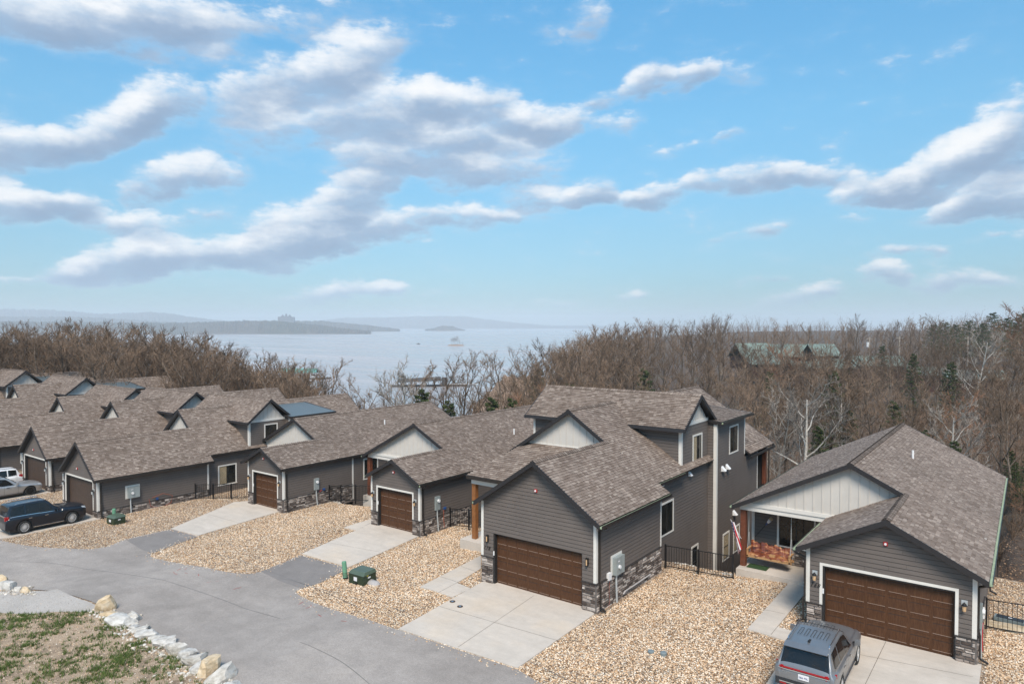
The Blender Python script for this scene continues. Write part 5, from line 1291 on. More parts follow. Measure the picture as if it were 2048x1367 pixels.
def plant(key, x, y, z, s, label, group=None, rz=None, cat='tree', nm=None, sz=None):
    nm = nm or ('bare_tree' if key[:4] in ('oak0','oak1','oak2','oak3','oak4','open','rust','pale') or key.startswith(('oak','open','rust','pale')) else 'evergreen_tree')
    r = thing(nm, label, cat, (x, y, z), group, U(0, 2*PI) if rz is None else rz); r.scale = (s, s, s*(sz or 1))
    for part, me in zip(('trunk', 'crown'), KIND[key]):
        o = bpy.data.objects.new(part, me); COL.objects.link(o); o.parent = r
    return r
def plant_at(key, col, D, top_y, label, group=None, sink=.3, **k):
    """a tree standing at bearing col, D metres off, whose top reaches row top_y"""
    p = polar(col, D); z = hgt(p[0], p[1]) - sink; Ht = CH + (Y0-top_y)/FPX*D - z
    H0 = HT[key]
    return plant(key, p[0], p[1], z, Ht/H0, label, group, **k)
ntree = 0
GL = 'bare trees of the wood behind the left-hand roofs'
LL = 'bare grey-brown tree in the dense wood behind the left-hand roofs'
TOPL = [(-300,640),(0,640),(40,636),(90,634),(130,630),(200,633),(300,638),(400,655),(470,682),(520,695),(580,704),(640,722)]
for i in range(112):
    col = -60 + 690*((i*.618) % 1.0); D = U(84, 98) if i % 3 == 0 else U(95, 175)
    if col > 480 and D > 120: D = U(85, 115)
    tp_ = float(np.interp(col, [t[0] for t in TOPL], [t[1] for t in TOPL])) + U(0, 18) + (D < 95)*U(0, 16)
    plant_at(random.choice(['oak0','oak1','oak2','oak3','oak4','oak1','oak3']), col, D, tp_, LL, GL); ntree += 1
# trees that stand clear against the lake
for (k, c, D, t, lab) in [('open0', 48, 92, 650, 'large open-crowned bare tree at far left, taller than its neighbours'), ('oak2', 118, 90, 660, 'dark-trunked bare tree behind the left roof ridges'),
   ('open0', 652, 86, 712, 'wide bare tree against the lake, left of the gap of open water'), ('open1', 622, 92, 726, 'smaller bare tree in front of the teal dock roof'), ('oak2', 722, 84, 742, 'low spreading bare tree just left of the open water'),
   ('oak3', 757, 82, 770, 'thin bare sapling in the middle of the gap of open water'), ('pale1', 812, 84, 704, 'slender pale bare tree right of the gap of open water'), ('oak2', 838, 92, 716, 'bare tree before the dark dock, left of the tall pair'),
   ('open1', 885, 82, 698, 'big bare tree with upswept limbs above the roof with the far ridge end'), ('open0', 922, 90, 696, 'straight-trunked bare tree directly below the little island'), ('open1', 966, 86, 700, 'many-limbed bare tree above the long roof left of 178'),
   ('open0', 1010, 84, 697, 'dark forked bare tree in front of the brown bank'), ('oak4', 1040, 96, 690, 'bare tree where the right-hand wood meets the lake')]:
    plant_at(k, c, D, t, lab); ntree += 1
for (k, c, D, t, lab) in [('cedar0', 845, 80, 775, 'dark green cedar under bare branches, right of the water gap'), ('cedar0', 897, 78, 800, 'small cedar at the far end of the long middle roof'), ('cedar0', 985, 79, 792, 'pair of low cedars under the brown bank, left one'), ('cedar0', 1025, 80, 795, 'low cedar tucked beside the upper roof of 178')]:
    plant_at(k, c, D, t, lab, nm='evergreen_tree'); ntree += 1
# right-hand wood
GR = 'bare trees of the valley wood on the right'; LR = 'bare brown tree in the valley wood behind the right-hand houses'
TOPR = [(1000,700),(1040,692),(1080,676),(1130,664),(1180,650),(1250,636),(1330,634),(1440,630),(1500,640),(1600,644),(1680,640),(1760,644),(1850,636),(1950,620),(2048,596),(2200,580)]
def topr(c): return float(np.interp(c, [t[0] for t in TOPR], [t[1] for t in TOPR]))
for i in range(112):
    u = (i*.618) % 1.0; near = i % 4
    if near == 0: col = 1060 + 1040*u; D = U(64, 84); tp_ = U(735, 820)
    elif near == 1: col = 1040 + 1060*u; D = U(85, 125); tp_ = topr(col) + U(48, 120)
    elif near == 2: col = 1050 + 1050*u; D = U(125, 190); tp_ = topr(col) + U(24, 75)
    else: col = 1090 + 1010*u; D = U(190, 330); tp_ = topr(col) + U(-10, 20)
    if D > 185 and 1470 < col < 2010 and D < 262: tp_ = max(tp_, 700 + U(0, 30)); D = U(150, 200) if rnd() < .4 else U(275, 330); tp_ = topr(col)+U(4, 20) if D > 270 else U(740, 770)
    if near == 1 and 1470 < col < 2010: tp_ = max(tp_, 726)
    if i % 8 == 2 and 1470 < col < 2010: D = U(165, 200); tp_ = U(690, 730)
    if near == 0 and 1040 < col < 1330: tp_ = max(tp_, 770)
    plant_at(random.choice(['oak0','oak1','oak2','oak3','oak4','rust','oak0','oak2']), col, D, tp_, LR, GR); ntree += 1
for i in range(18):   # where the wood meets the lake
    col = 1045 + 250*((i*.618+.1) % 1.0); D = U(110, 260); plant_at(random.choice(['oak0','oak1','oak2','oak4']), col, D, topr(col) + U(-6, 14), LR, GR); ntree += 1
for i in range(34):   # screen of trees in front of the lodges
    col = 1478 + 530*((i*.618+.3) % 1.0); D = U(160, 203); plant_at(random.choice(['oak0','oak2','oak4','oak1']), col, D, U(668, 708), LR, GR); ntree += 1
for (k, c, D, t, lab) in [('pale0', 1612, 62, 742, 'white-barked leafless tree with wide limbs above the roof of 168'), ('pale1', 1555, 70, 765, 'pale leafless tree between the tower of 178 and the white-barked tree'), ('pale1', 1470, 78, 790, 'pale thin bare tree right behind the tower of 178'),
   ('pale0', 1905, 60, 790, 'pale gnarled tree with hanging limbs at upper right of roof 168'), ('open1', 1870, 70, 748, 'dark crooked bare tree behind the ridge of 168, upper right'), ('open0', 2010, 66, 730, 'large dark bare tree at the right picture edge'), ('pale1', 1690, 84, 760, 'pale-limbed bare tree right of the white-barked tree'),
   ('pale1', 1952, 150, 640, 'pale bare tree standing before the dark pines near the right pole'), ('oak4', 1420, 240, 624, 'tall bare tree on the skyline above the tower of 178'), ('oak4', 1558, 260, 632, 'bare skyline tree above the green-roofed buildings'), ('oak4', 1712, 300, 624, 'round-headed bare tree standing above the skyline'), ('oak1', 1820, 300, 636, 'bare skyline tree left of the dark pines')]:
    plant_at(k, c, D, t, lab); ntree += 1
ev = [('pine', 1868, 300, 648, 'dark pine at the left end of the group of pines on the hill'), ('pine', 1890, 310, 644, 'second dark pine of the hill group from the left'), ('pine', 1912, 300, 648, 'third dark pine of the hill group from the left'), ('pine', 1938, 310, 640, 'broad pine in the middle of the hill group'), ('pine', 1965, 290, 646, 'dark pine left of the rust-orange dead tree'), ('pine', 2015, 280, 634, 'dark pine right of the rust-orange dead tree'), ('pine', 2042, 260, 626, 'dark pine at the right picture edge on the hill'), ('pine', 1985, 330, 624, 'tallest pine on the hill skyline'),
  ('cedar1', 1828, 150, 706, 'olive green cedar in front of the green-roofed buildings'), ('cedar0', 1903, 140, 722, 'brownish green cedar right of the larger one by the low roofs'), ('cedar1', 1695, 180, 712, 'green cedar in the middle of the green-roofed buildings'), ('cedar1', 1668, 96, 740, 'green cedar behind the white-barked tree'), ('cedar0', 1540, 160, 742, 'small cedar left of the white-barked tree'), ('cedar0', 1640, 66, 850, 'dark green cedar low behind the left slope of roof 168'), ('cedar1', 1700, 74, 810, 'cedar half hidden by pale limbs behind the ridge of 168'), ('cedar0', 1850, 62, 858, 'dark cedar just beyond the ridge end of 168'), ('cedar0', 1912, 58, 880, 'low cedar along the right rake of roof 168'),
  ('cedar1', 2036, 52, 925, 'dark evergreen at right edge beside the gutter of 168'), ('cedar0', 1500, 74, 850, 'cedar between 178 and 168, low in the gully'), ('cedar0', 1078, 150, 735, 'evergreen on the point where the wood meets the lake'), ('cedar0', 1290, 120, 735, 'small green cedar behind the upper ridge of 178'), ('cedar0', 1140, 115, 765, 'small yellow-green cedar above the left end of the upper ridge of 178'), ('cedar0', 1765, 220, 690, 'green cedar behind the long low green roof'), ('cedar0', 1790, 88, 800, 'green cedar in the thicket above the ridge of 168')]
for (k, c, D, t, lab) in ev: plant_at(k, c, D, t, lab, nm='evergreen_tree'); ntree += 1
plant_at('dead', 1996, 230, 642, 'rust-orange dead conifer on the hill at right', nm='dead_conifer'); ntree += 1
for (k, c, D, t, lab) in [('cedar1', 2062, 50, 905, 'dark evergreen cut by the right edge beyond the gravel of 168'), ('oak3', 2030, 56, 760, 'slim bare tree beside the right edge behind the gutter of 168'), ('oak1', 2085, 58, 730, 'bare tree leaning in from the right edge above the iron fence'), ('cedar0', 2026, 57, 900, 'thin-trunked evergreen at the wood edge beside house 168'), ('rust', 2048, 47, 960, 'small reddish bare tree at the edge of the right-hand gravel')]:
    plant_at(k, c, D, t, lab); ntree += 1
print('trees', ntree)
# beyond them the wood goes on as one mass
def mass(name, spots, s0, s1, mats=('bark', 'twig'), keys=('oak0','oak2','oak1')):
    """one object: light copies of a few crowns merged together"""
    V = []; Fc = []; base = 0
    src = []
    for k in keys:
        tv, cv = KIND[k]; a = np.array([v.co[:] for v in tv.vertices]); f = np.array([p.vertices[:] for p in tv.polygons if len(p.vertices) == 4])
        c = np.array([v.co[:] for v in cv.vertices]); nq = [p.vertices[:] for p in cv.polygons]; src.append((a, f, c, np.array(nq)))
    for i, (x, y, z, s) in enumerate(spots):
        a, f, c, fc = src[i % len(src)]; t = U(0, 2*PI); R3 = np.array([[math.cos(t), -math.sin(t), 0], [math.sin(t), math.cos(t), 0], [0, 0, 1]])*s
        sel = np.random.permutation(len(fc)//3)[:190]; sel = np.concatenate([sel*3, sel*3+1, sel*3+2]); q = fc[sel]
        idx = np.unique(q); mp_ = np.zeros(len(c), int); mp_[idx] = np.arange(len(idx)); cc = c[idx]
        V.append(a@R3.T + [x, y, z]); Fc.append(f + base); base += len(a)
        V.append(cc@R3.T + [x, y, z]); Fc.append(mp_[q] + base); base += len(cc)
    V = np.concatenate(V); Fc = np.concatenate(Fc)
    me = bpy.data.meshes.new(name); me.from_pydata(V.tolist(), [], Fc.tolist()); me.materials.append(MAT[mats[1]]); o = bpy.data.objects.new(name, me); COL.objects.link(o); o['kind'] = 'stuff'; return o
sp = []
for i in range(380):
    col = U(1090, 2150); D = 330 + 900*rnd()**1.6; p = polar(col, D); z = hgt(p[0], p[1]) - .5; tp_ = topr(col) + U(-9, 12)
    Ht = min(max(CH + (Y0-tp_)/FPX*D - z, 8), 25); sp.append((p[0], p[1], z, Ht/16))
mass('distant_wood', sp, 1, 1)
sp = []
for i in range(150):
    col = U(-120, 430); D = U(170, 330); p = polar(col, D); z = hgt(p[0], p[1]) - .5; sp.append((p[0], p[1], z, U(.8, 1.1)))
mass('distant_wood', sp, 1, 1)
# brush under the trees: thin bare saplings, one mass
def brush(name, N, gen, mat, hmin, hmax):
    V = []; Fc = []
    for _ in range(N):
        x, y = gen(); z = hgt(x, y)-.1; H = U(hmin, hmax); base = np.array([x, y, z])
        for k in range(random.randint(3, 5)):
            d = np.array([U(-.45,.45), U(-.45,.45), 1.]); L = H*U(.6,1); pts, rs, dd = limb(base, d, L, .022, .008, 2, .15, .03); tube_np(V, Fc, pts, rs, 3)
            for j in range(5):
                q = pts[0]+(pts[2]-pts[0])*U(.3,1); e = q+np.array([U(-1,1),U(-1,1),U(0,1.1)])*L*.25; tube_np(V, Fc, [q, e], [.012,.006], 3)
    me = bpy.data.meshes.new(name); me.from_pydata(V, [], Fc); me.materials.append(MAT[mat]); o = bpy.data.objects.new(name, me); COL.objects.link(o); o['kind'] = 'stuff'
def g1():
    p = polar(U(1050, 2120), U(58, 150)); return p[0], p[1]
def g2():
    p = polar(U(-80, 1060), U(74, 125)); return p[0], p[1]
def g3():
    p = polar(U(1985, 2230), U(44, 64)); return p[0], p[1]
brush('brush', 260, g3, 'twig', .6, 2.6)
brush('brush', 1500, g1, 'twig', 1.5, 4.5); brush('brush', 520, g1, 'pale_twig', 2, 5); brush('brush', 700, g2, 'twig', 1.5, 4); brush('brush', 300, g1, 'rust_twig', 2, 4)
# ------------------------------------------------------------------ cars
def catmull(P, t):
    i = int(min(max(t, 0), len(P)-1.0001)); f = t-i; p1 = P[i]; p2 = P[i+1]; p0 = P[i-1] if i > 0 else p1*2-p2; p3 = P[i+2] if i+2 < len(P) else p2*2-p1
    return .5*((2*p1)+(-p0+p2)*f+(2*p0-5*p1+4*p2-p3)*f*f+(-p0+3*p1-3*p2+p3)*f**3)
def cm4(c, t, n):
    """catmull weights and clamped indices"""
    i = int(min(max(t, 0), n-1.0001)); f = t-i; w_ = (.5*(-f+2*f*f-f**3), .5*(2-5*f*f+3*f**3), .5*(f+4*f*f-3*f**3), .5*(-f*f+f**3)); return i, w_
class Shell:
    """car skin from control stations (front to back) x rails (sill to roof centre); x forward, y left"""
    def __init__(s, st):
        c = np.array(st, float); s.ns, s.nr = c.shape[:2]
        c = np.concatenate([2*c[:1]-c[1:2], c, 2*c[-1:]-c[-2:-1]], 0); s.c = np.concatenate([2*c[:, :1]-c[:, 1:2], c, 2*c[:, -1:]-c[:, -2:-1]], 1)
    def P(s, u, v):
        i, a = cm4(None, u, s.ns); j, b = cm4(None, v, s.nr); return np.einsum('i,j,ijk->k', a, b, s.c[i:i+4, j:j+4])
    def N(s, u, v):
        e = .02; a = s.P(min(u+e, s.ns-1), v)-s.P(max(u-e, 0), v); b = s.P(u, min(v+e, s.nr-1))-s.P(u, max(v-e, 0)); n = np.array([b[1]*a[2]-b[2]*a[1], b[2]*a[0]-b[0]*a[2], b[0]*a[1]-b[1]*a[0]]); l = math.sqrt(n@n); n = n/l if l > 1e-9 else np.array([0,0,1.])
        return n
def patch(sh, us, vs, off, side=1, flip=False, thick=0.):
    V = []; F_ = []
    for u in us:
        for v in vs:
            p = sh.P(u, v)
            if off == 0: V.append((p[0], p[1]*side, p[2])); continue
            n = sh.N(u, v)
            if n[2] < -.3 or (abs(n[2]) < .95 and n[1] < -.15 and p[1] > .05): n = -n
            q = p + n*off; V.append((q[0], q[1]*side, q[2]))
    m_ = len(vs)
    for i in range(len(us)-1):
        for j in range(m_-1):
            f = (i*m_+j, i*m_+j+1, (i+1)*m_+j+1, (i+1)*m_+j); F_.append(f if (side > 0) else f[::-1])
    return V, F_
def poly_mesh(name, V, F_, mat, parent, smooth=True):
    me = bpy.data.meshes.new(name); me.from_pydata([tuple(map(float, v)) for v in V], [], F_); me.materials.append(MAT[mat])
    if smooth: me.polygons.foreach_set('use_smooth', [True]*len(F_))
    bm = bmesh.new(); bm.from_mesh(me); bmesh.ops.remove_doubles(bm, verts=bm.verts, dist=.0015); bmesh.ops.recalc_face_normals(bm, faces=bm.faces); bm.to_mesh(me); bm.free(); me.update()
    o = bpy.data.objects.new(name, me); COL.objects.link(o); o.parent = parent; ORG[o.name] = np.zeros(3); return o
def lmb(mb, name, parent):
    o = mb.build(name, None); o.parent = parent; return o
def wheel(car, x, y, r, style, rimmat='rim'):
    s_ = 1 if y > 0 else -1; w_ = .24
    m = MB(); n = 28; prof = [(r*.70, -w_/2), (r*.93, -w_/2), (r, -w_*.36), (r, w_*.36), (r*.93, w_/2), (r*.70, w_/2)]
    vs = []; fs = []
    for k in range(n):
        a = 2*PI*k/n
        for (rr, yy) in prof: vs.append((x+rr*math.cos(a), y+yy, r+rr*math.sin(a)))
    q = len(prof)
    for k in range(n):
        for j in range(q): fs.append((k*q+j, k*q+(j+1) % q, ((k+1) % n)*q+(j+1) % q, ((k+1) % n)*q+j))
    m.add(vs, fs, 'tyre'); wo = lmb(m, 'wheel', car); wo['label'] = 'wheel with black tyre'
    m = MB(); yo = y+s_*w_*.36
    m.tube([(x, y-s_*.02, r), (x, y+s_*w_*.10, r)], r*.68, 'rim_dark', 24)
    ns = {'multi': 18, 'ten': 10, 'five': 5}[style]
    for k in range(ns):
        a = 2*PI*k/ns; d = np.array([math.cos(a), 0, math.sin(a)]); c = np.array([x, yo, r]); m.bar(c+d*.04, c+d*r*.68, .022 if style == 'multi' else .05, .03, rimmat, up=(0, s_, 0))
        if style == 'five':
            for da in (-.22, .22): d2 = np.array([math.cos(a+da), 0, math.sin(a+da)]); m.bar(c+d*.10, c+d2*r*.68, .03, .03, rimmat, up=(0, s_, 0))
    vs = []; fs = []; n = 28
    for k in range(n):
        a = 2*PI*k/n
        for (rr, yy) in ((r*.66, -.03), (r*.72, -.03), (r*.72, .02), (r*.66, .02)): vs.append((x+rr*math.cos(a), yo+s_*yy, r+rr*math.sin(a)))
    for k in range(n):
        for j in range(4): fs.append((k*4+j, k*4+(j+1) % 4, ((k+1) % n)*4+(j+1) % 4, ((k+1) % n)*4+j))
    m.add(vs, fs, rimmat); m.tube([(x, yo-.02*s_, r), (x, yo+.02*s_, r)], .055, rimmat, 12); lmb(m, 'rim', wo)
def suv(label, loc, rz, paint, L=4.95, W=1.98, H=1.78, glass='car_glass', wh='multi', rimmat='rim', rails='chrome', squareness=0., wb=2.95, wr=.37, sill='chrome', detail=True):
    car = thing('parked_car', label, 'car', loc, None, rz); hw = W/2; h2 = L/2; fx = wb/2+.03; rxw = -wb/2+.03
    sq = squareness
    # station: x, bottom z, sill half width, belt z, belt half width, roof z, roof half width
    def stn(x, zb, w0, w1, zbelt, wb_, zr, wr_, dxr=0.):
        zr2 = zr
        return [(x, w0*.96, zb), (x, w0, zb+.10), (x, w1, (zb+zbelt)/2+.05), (x, w1*.995, zbelt-.10), (x+dxr*.1, wb_, zbelt), (x+dxr*.55, wb_+(wr_-wb_)*.55, zbelt+(zr-zbelt)*.55), (x+dxr, wr_, zr-.045), (x+dxr, wr_*.82, zr-.008), (x+dxr, wr_*.4, zr+.012), (x+dxr, 0, zr+.018)]
    R = H; bl = H*(.605-.035*sq); hood = H*(.575+.03*sq)
    S_ = [stn(h2+.00, .33, hw*.66, hw*.70, .66, hw*.60, .70, hw*.50),
          stn(h2-.06, .26, hw*.78, hw*.84, hood-.16, hw*.74, hood-.10, hw*.64),
          stn(h2-.30, .24, hw*.90, hw*.95, hood-.08, hw*.86, hood-.03, hw*.72),
          stn(fx+.10, .24, hw*.94, hw*.995, hood-.04, hw*.90, hood+.00, hw*.74),
          stn(fx-.48, .24, hw*.94, hw*.995, hood+.0, hw*.90, hood+.045, hw*.76),
          stn(fx-.66, .24, hw*.94, hw*.99, bl-.02, hw*.91, hood+.075, hw*.78),
          stn(fx-1.02, .24, hw*.94, hw*.985, bl, hw*.91, bl+.42*(R-bl), hw*.80),
          stn(fx-1.42, .24, hw*.94, hw*.98, bl, hw*.91, R-.08, hw*.74),
          stn(fx-1.85, .24, hw*.94, hw*.98, bl+.01, hw*.91, R-.005, hw*.71),
          stn(-.55, .24, hw*.94, hw*.98, bl+.03, hw*.91, R, hw*.71),
          stn(rxw+.10, .24, hw*.94, hw*.99, bl+.05, hw*.91, R-.01, hw*.71),
          stn(rxw-.42, .26, hw*.94, hw*.99, bl+.06, hw*.91, R-.035, hw*.71),
          stn(-h2+.38-.12*sq, .30, hw*.93, hw*.97, bl+.05, hw*.90, R-.07, hw*.70),
          stn(-h2+.17, .32, hw*.92, hw*.955, bl+.02, hw*.875, bl+.58*(R-bl), hw*.74, .08-.05*sq),
          stn(-h2+.05, .34, hw*.90, hw*.94, bl-.02, hw*.85, bl+.05, hw*.78, .02),
          stn(-h2+.0, .36, hw*.86, hw*.92, bl-.22, hw*.84, bl-.18, hw*.78),
          stn(-h2-.01, .38, hw*.80, hw*.88, .72, hw*.80, .76, hw*.74)]
    sh = Shell(S_); nu = sh.ns-1
    us = []
    for i in range(nu): us += [i+k/6 for k in range(6)]
    us.append(nu-1e-4); vs = [j/3 for j in range((sh.nr-1)*3)]+[sh.nr-1.001]
    for side in (1, -1):
        V, F_ = patch(sh, us, vs, 0, side); m_ = len(vs)
        V2 = []
        for i, v in enumerate(V):    # wheel arches cut up into the lower edge
            x, y, z = v; j = i % m_
            za = 0
            for wx in (fx, rxw):
                dx = abs(x-wx); ra = wr+.075
                if dx < ra: za = max(za, wr+math.sqrt(ra*ra-dx*dx))
            lim = sh.P(us[i//m_], 3.)[2]-.02; za = min(za, lim)
            if z < za: z = za
            V2.append((x, y, z))
        if side == 1: VA, FA = V2, F_
        else: k = len(VA); VA = VA+V2; FA = FA+[tuple(i+k for i in f) for f in F_]
    # nose and tail caps
    ring0 = [sh.P(0, v) for v in vs]; k = len(VA); VA += [(p[0], p[1], p[2]) for p in ring0]+[(p[0], -p[1], p[2]) for p in ring0][::-1]; n2 = 2*len(vs); FA.append(tuple(range(k, k+n2)))
    ring1 = [sh.P(nu-1e-4, v) for v in vs]; k = len(VA); VA += [(p[0], p[1], p[2]) for p in ring1]+[(p[0], -p[1], p[2]) for p in ring1][::-1]; FA.append(tuple(range(k, k+n2))[::-1])
    body = poly_mesh('body', VA, FA, paint, car)
    m = MB(); m.box((-h2+.25, -hw*.86, .16), (h2-.25, hw*.86, .34), 'black_jamb'); m.box((-h2+.3, -hw*.80, .3), (h2-.4, hw*.80, .75), 'black_jamb'); lmb(m, 'underbody', car)
    for x in (fx, rxw):
        for s_ in (1, -1): wheel(car, x, s_*(hw*.985-.12), wr, wh, rimmat)
    G_ = .006
    def pane(name, u0, u1, v0, v1, mat, side, off=G_, nu_=8, nv_=6, par=car):
        V, F_ = patch(sh, [u0+(u1-u0)*i/nu_ for i in range(nu_+1)], [v0+(v1-v0)*j/nv_ for j in range(nv_+1)], off, side); return poly_mesh(name, V, F_, mat, par)
    def quadpane(name, cs, mat, side, off=G_, n=8, par=car):
        """pane bounded by four (u,v) corners"""
        V = []; F_ = []
        for i in range(n+1):
            for j in range(n+1):
                a, b = i/n, j/n; u = (cs[0][0]*(1-a)+cs[1][0]*a)*(1-b)+(cs[3][0]*(1-a)+cs[2][0]*a)*b; v = (cs[0][1]*(1-a)+cs[1][1]*a)*(1-b)+(cs[3][1]*(1-a)+cs[2][1]*a)*b
                p = sh.P(u, v); nn = sh.N(u, v)
                if nn[1] < 0 and p[1] > .05 and abs(nn[2]) < .95: nn = -nn
                if nn[2] < -.2: nn = -nn
                q = p+nn*off; V.append((q[0], q[1]*side, q[2]))
        for i in range(n):
            for j in range(n): F_.append((i*(n+1)+j, (i+1)*(n+1)+j, (i+1)*(n+1)+j+1, i*(n+1)+j+1))
        return poly_mesh(name, V, F_, mat, par)
    # windscreen and rear screen
    for side in (1, -1):
        pass
    def across(name, u0, u1, v0, mat, off=G_, n=8, par=car):
        V = []; F_ = []; m2 = 10
        for i in range(n+1):
            u = u0+(u1-u0)*i/n; row = []
            for j in range(m2+1):
                v = v0+(sh.nr-1.001-v0)*j/m2; p = sh.P(u, v); nn = sh.N(u, v); nn = -nn if nn[2] < 0 else nn; row.append(p+nn*off)
            row = row+[np.array([q[0], -q[1], q[2]]) for q in row[::-1][1:]]; V += [tuple(q) for q in row]
        w2 = 2*m2+1
        for i in range(n):
            for j in range(w2-1): F_.append((i*w2+j, (i+1)*w2+j, (i+1)*w2+j+1, i*w2+j+1))
        return poly_mesh(name, V, F_, mat, par)
    across('windscreen', 5.25, 7.25, 6.2, glass); across('rear_window', 12.25, 13.85, 6.15, glass)
    for side in (1, -1):
        quadpane('side_window', [(5.95, 4.15), (8.45, 4.15), (8.45, 5.75), (7.35, 5.7)], glass, side)
        quadpane('side_window', [(8.58, 4.15), (9.95, 4.15), (9.95, 5.75), (8.58, 5.75)], glass, side)
        quadpane('side_window', [(10.08, 4.15), (11.9, 4.25), (11.45, 5.65), (10.08, 5.75)], glass, side)
        pane('window_trim', 5.9, 12.0, 4.02, 4.12, rails, side, .010, 24, 1)
        quadpane('headlight', [(.6, 2.7), (2.1, 3.1), (2.2, 3.9), (.7, 3.9)], 'lamp_clear', side, .008)
        m = MB(); y = side*hw
        m.bar((fx-.86, side*hw*.94, bl+.05), (fx-.86, side*hw*1.10, bl+.08), .06, .05, 'black_jamb'); m.hexa([(fx-.95, side*hw*1.02, bl+.00), (fx-.80, side*hw*1.02, bl+.00), (fx-.82, side*hw*1.20, bl+.03), (fx-.95, side*hw*1.20, bl+.03), (fx-.95, side*hw*1.02, bl+.17), (fx-.82, side*hw*1.02, bl+.17), (fx-.84, side*hw*1.19, bl+.18), (fx-.95, side*hw*1.19, bl+.18)], paint)
        lmb(m, 'mirror', car)
        for xh in (-.10, -1.05): m = MB(); m.bar((xh-.10, side*hw*1.0, bl-.13), (xh+.10, side*hw*1.0, bl-.13), .03, .03, rails); lmb(m, 'door_handle', car)
        m = MB(); m.tube([(fx-1.55, side*hw*.665, R+.0), (fx-1.65, side*hw*.665, R+.05), (-.3, side*hw*.665, R+.065), (rxw-.35, side*hw*.66, R+.03), (rxw-.45, side*hw*.66, R-.02)], .02, rails, 8); lmb(m, 'roof_rail', car)
        for xs in (fx-.80, -.33, rxw+.62):
            V = []; k = 14
            for i in range(k+1):
                t = i/k; v = .8+3.2*t
                # find u for x
                lo_, hi_ = 4., 12.
                for _ in range(22):
                    mm = (lo_+hi_)/2
                    if sh.P(mm, v)[0] > xs: lo_ = mm
                    else: hi_ = mm
                p = sh.P(mm, v); nn = sh.N(mm, v); nn = nn if nn[1] > 0 else -nn; V.append(p+nn*.003)
            m = MB()
            for i in range(k): a, b = V[i], V[i+1]; m.add([(a[0]-.005, a[1]*side, a[2]), (a[0]+.005, a[1]*side, a[2]), (b[0]+.005, b[1]*side, b[2]), (b[0]-.005, b[1]*side, b[2])], [(0,1,2,3)], 'black_jamb')
            lmb(m, 'door_gap', car)
        m = MB(); m.bar((fx-wr-.12, side*hw*.955, .29), (rxw+wr+.12, side*hw*.955, .29), .05, .04, sill); lmb(m, 'sill_strip', car)
    return car, sh, S_
def place_car(c0, c1, z):
    """heading from the plan points rear -> front"""
    d = np.array(c1)-np.array(c0); return ((c0[0]+c1[0])/2, (c0[1]+c1[1])/2, z), math.atan2(d[1], d[0])

# grey car nose-in at 168
loc, rz = (-5.60, 25.2, .3), math.radians(90.6)
car, sh, S_ = suv('silver-grey car with tinted windows parked nose-in before garage 168', loc, rz, 'paint_grey', 4.72, 1.90, 1.70, wh='five', wr=.37, wb=2.78)
h2 = 4.72/2; R_ = 1.70; car.scale = (1, 1, 1)
m = MB(); m.box((-h2-.012, -.74, .955), (-h2+.06, .74, .99), 'lamp_red'); lmb(m, 'light_bar', car)
m = MB(); m.box((-h2-.018, -.76, .915), (-h2+.05, .76, .940), 'chrome'); lmb(m, 'tailgate_trim', car)
for s_ in (1, -1):
    m = MB(); m.hexa([(-h2-.02, s_*.66, .88), (-h2+.28, s_*.925, .92), (-h2+.26, s_*.80, .92), (-h2+.02, s_*.62, .89), (-h2-.01, s_*.66, 1.00), (-h2+.30, s_*.915, 1.04), (-h2+.26, s_*.80, 1.04), (-h2+.02, s_*.62, 1.01)], 'lamp_red'); lmb(m, 'tail_light', car)
    m = MB(); m.box((-h2-.03, s_*.62-.10, .44), (-h2+.02, s_*.62+.10, .48), 'lamp_red'); lmb(m, 'reflector', car)
m = MB(); m.box((-h2-.02, -.86, .40), (-h2+.12, .86, .62), 'dark_plastic'); lmb(m, 'bumper', car)
m = MB(); m.box((-h2-.03, -.74, .50), (-h2+.1, .74, .525), 'chrome'); lmb(m, 'bumper_trim', car)
m = MB(); m.hexa([(-h2+.13, -.66, R_-.10), (-h2+.42, -.66, R_-.045), (-h2+.42, .66, R_-.045), (-h2+.13, .66, R_-.10), (-h2+.11, -.66, R_-.075), (-h2+.42, -.66, R_-.015), (-h2+.42, .66, R_-.015), (-h2+.11, .66, R_-.075)], 'paint_grey'); lmb(m, 'roof_spoiler', car)
m = MB()
for k in range(5):
    y = (k-2)*.20; z = R_+.026
    for (xa, xb) in ((-1.35, -.75), (-.45, -.02)):
        for dy in (-.045, .045): m.bar((xa, y+dy, z), (xb, y+dy, z), .010, .008, 'dark_plastic')
        m.bar((xb, y-.045, z), (xb, y+.045, z), .010, .008, 'dark_plastic')
kind(lmb(m, 'roof_ribs', car), 'stuff')
m = MB(); m.hexa([(-1.75,-.04,R_),(-1.50,-.03,R_+.01),(-1.50,.03,R_+.01),(-1.75,.04,R_),(-1.76,-.012,R_+.07),(-1.56,-.008,R_+.03),(-1.56,.008,R_+.03),(-1.76,.012,R_+.07)], 'dark_plastic'); lmb(m, 'roof_aerial', car)
m = MB(); m.box((-h2-.037, -.16, .715), (-h2-.005, .16, .87), 'white_label'); pl_ = lmb(m, 'number_plate', car)
cu = bpy.data.curves.new('plate_text', 'FONT'); cu.body = '5B6 P0L'; cu.size = .085; cu.extrude = .002; cu.align_x = 'CENTER'
t = bpy.data.objects.new('tmp', cu); me = bpy.data.meshes.new_from_object(t); bpy.data.objects.remove(t); me.materials.clear(); me.materials.append(MAT['flag_blue'])
o = bpy.data.objects.new('plate_lettering', me); COL.objects.link(o); o.parent = pl_; o.matrix_local = Matrix(((0,0,-1,-h2-.040),(-1,0,0,0),(0,1,0,.76),(0,0,0,1)))
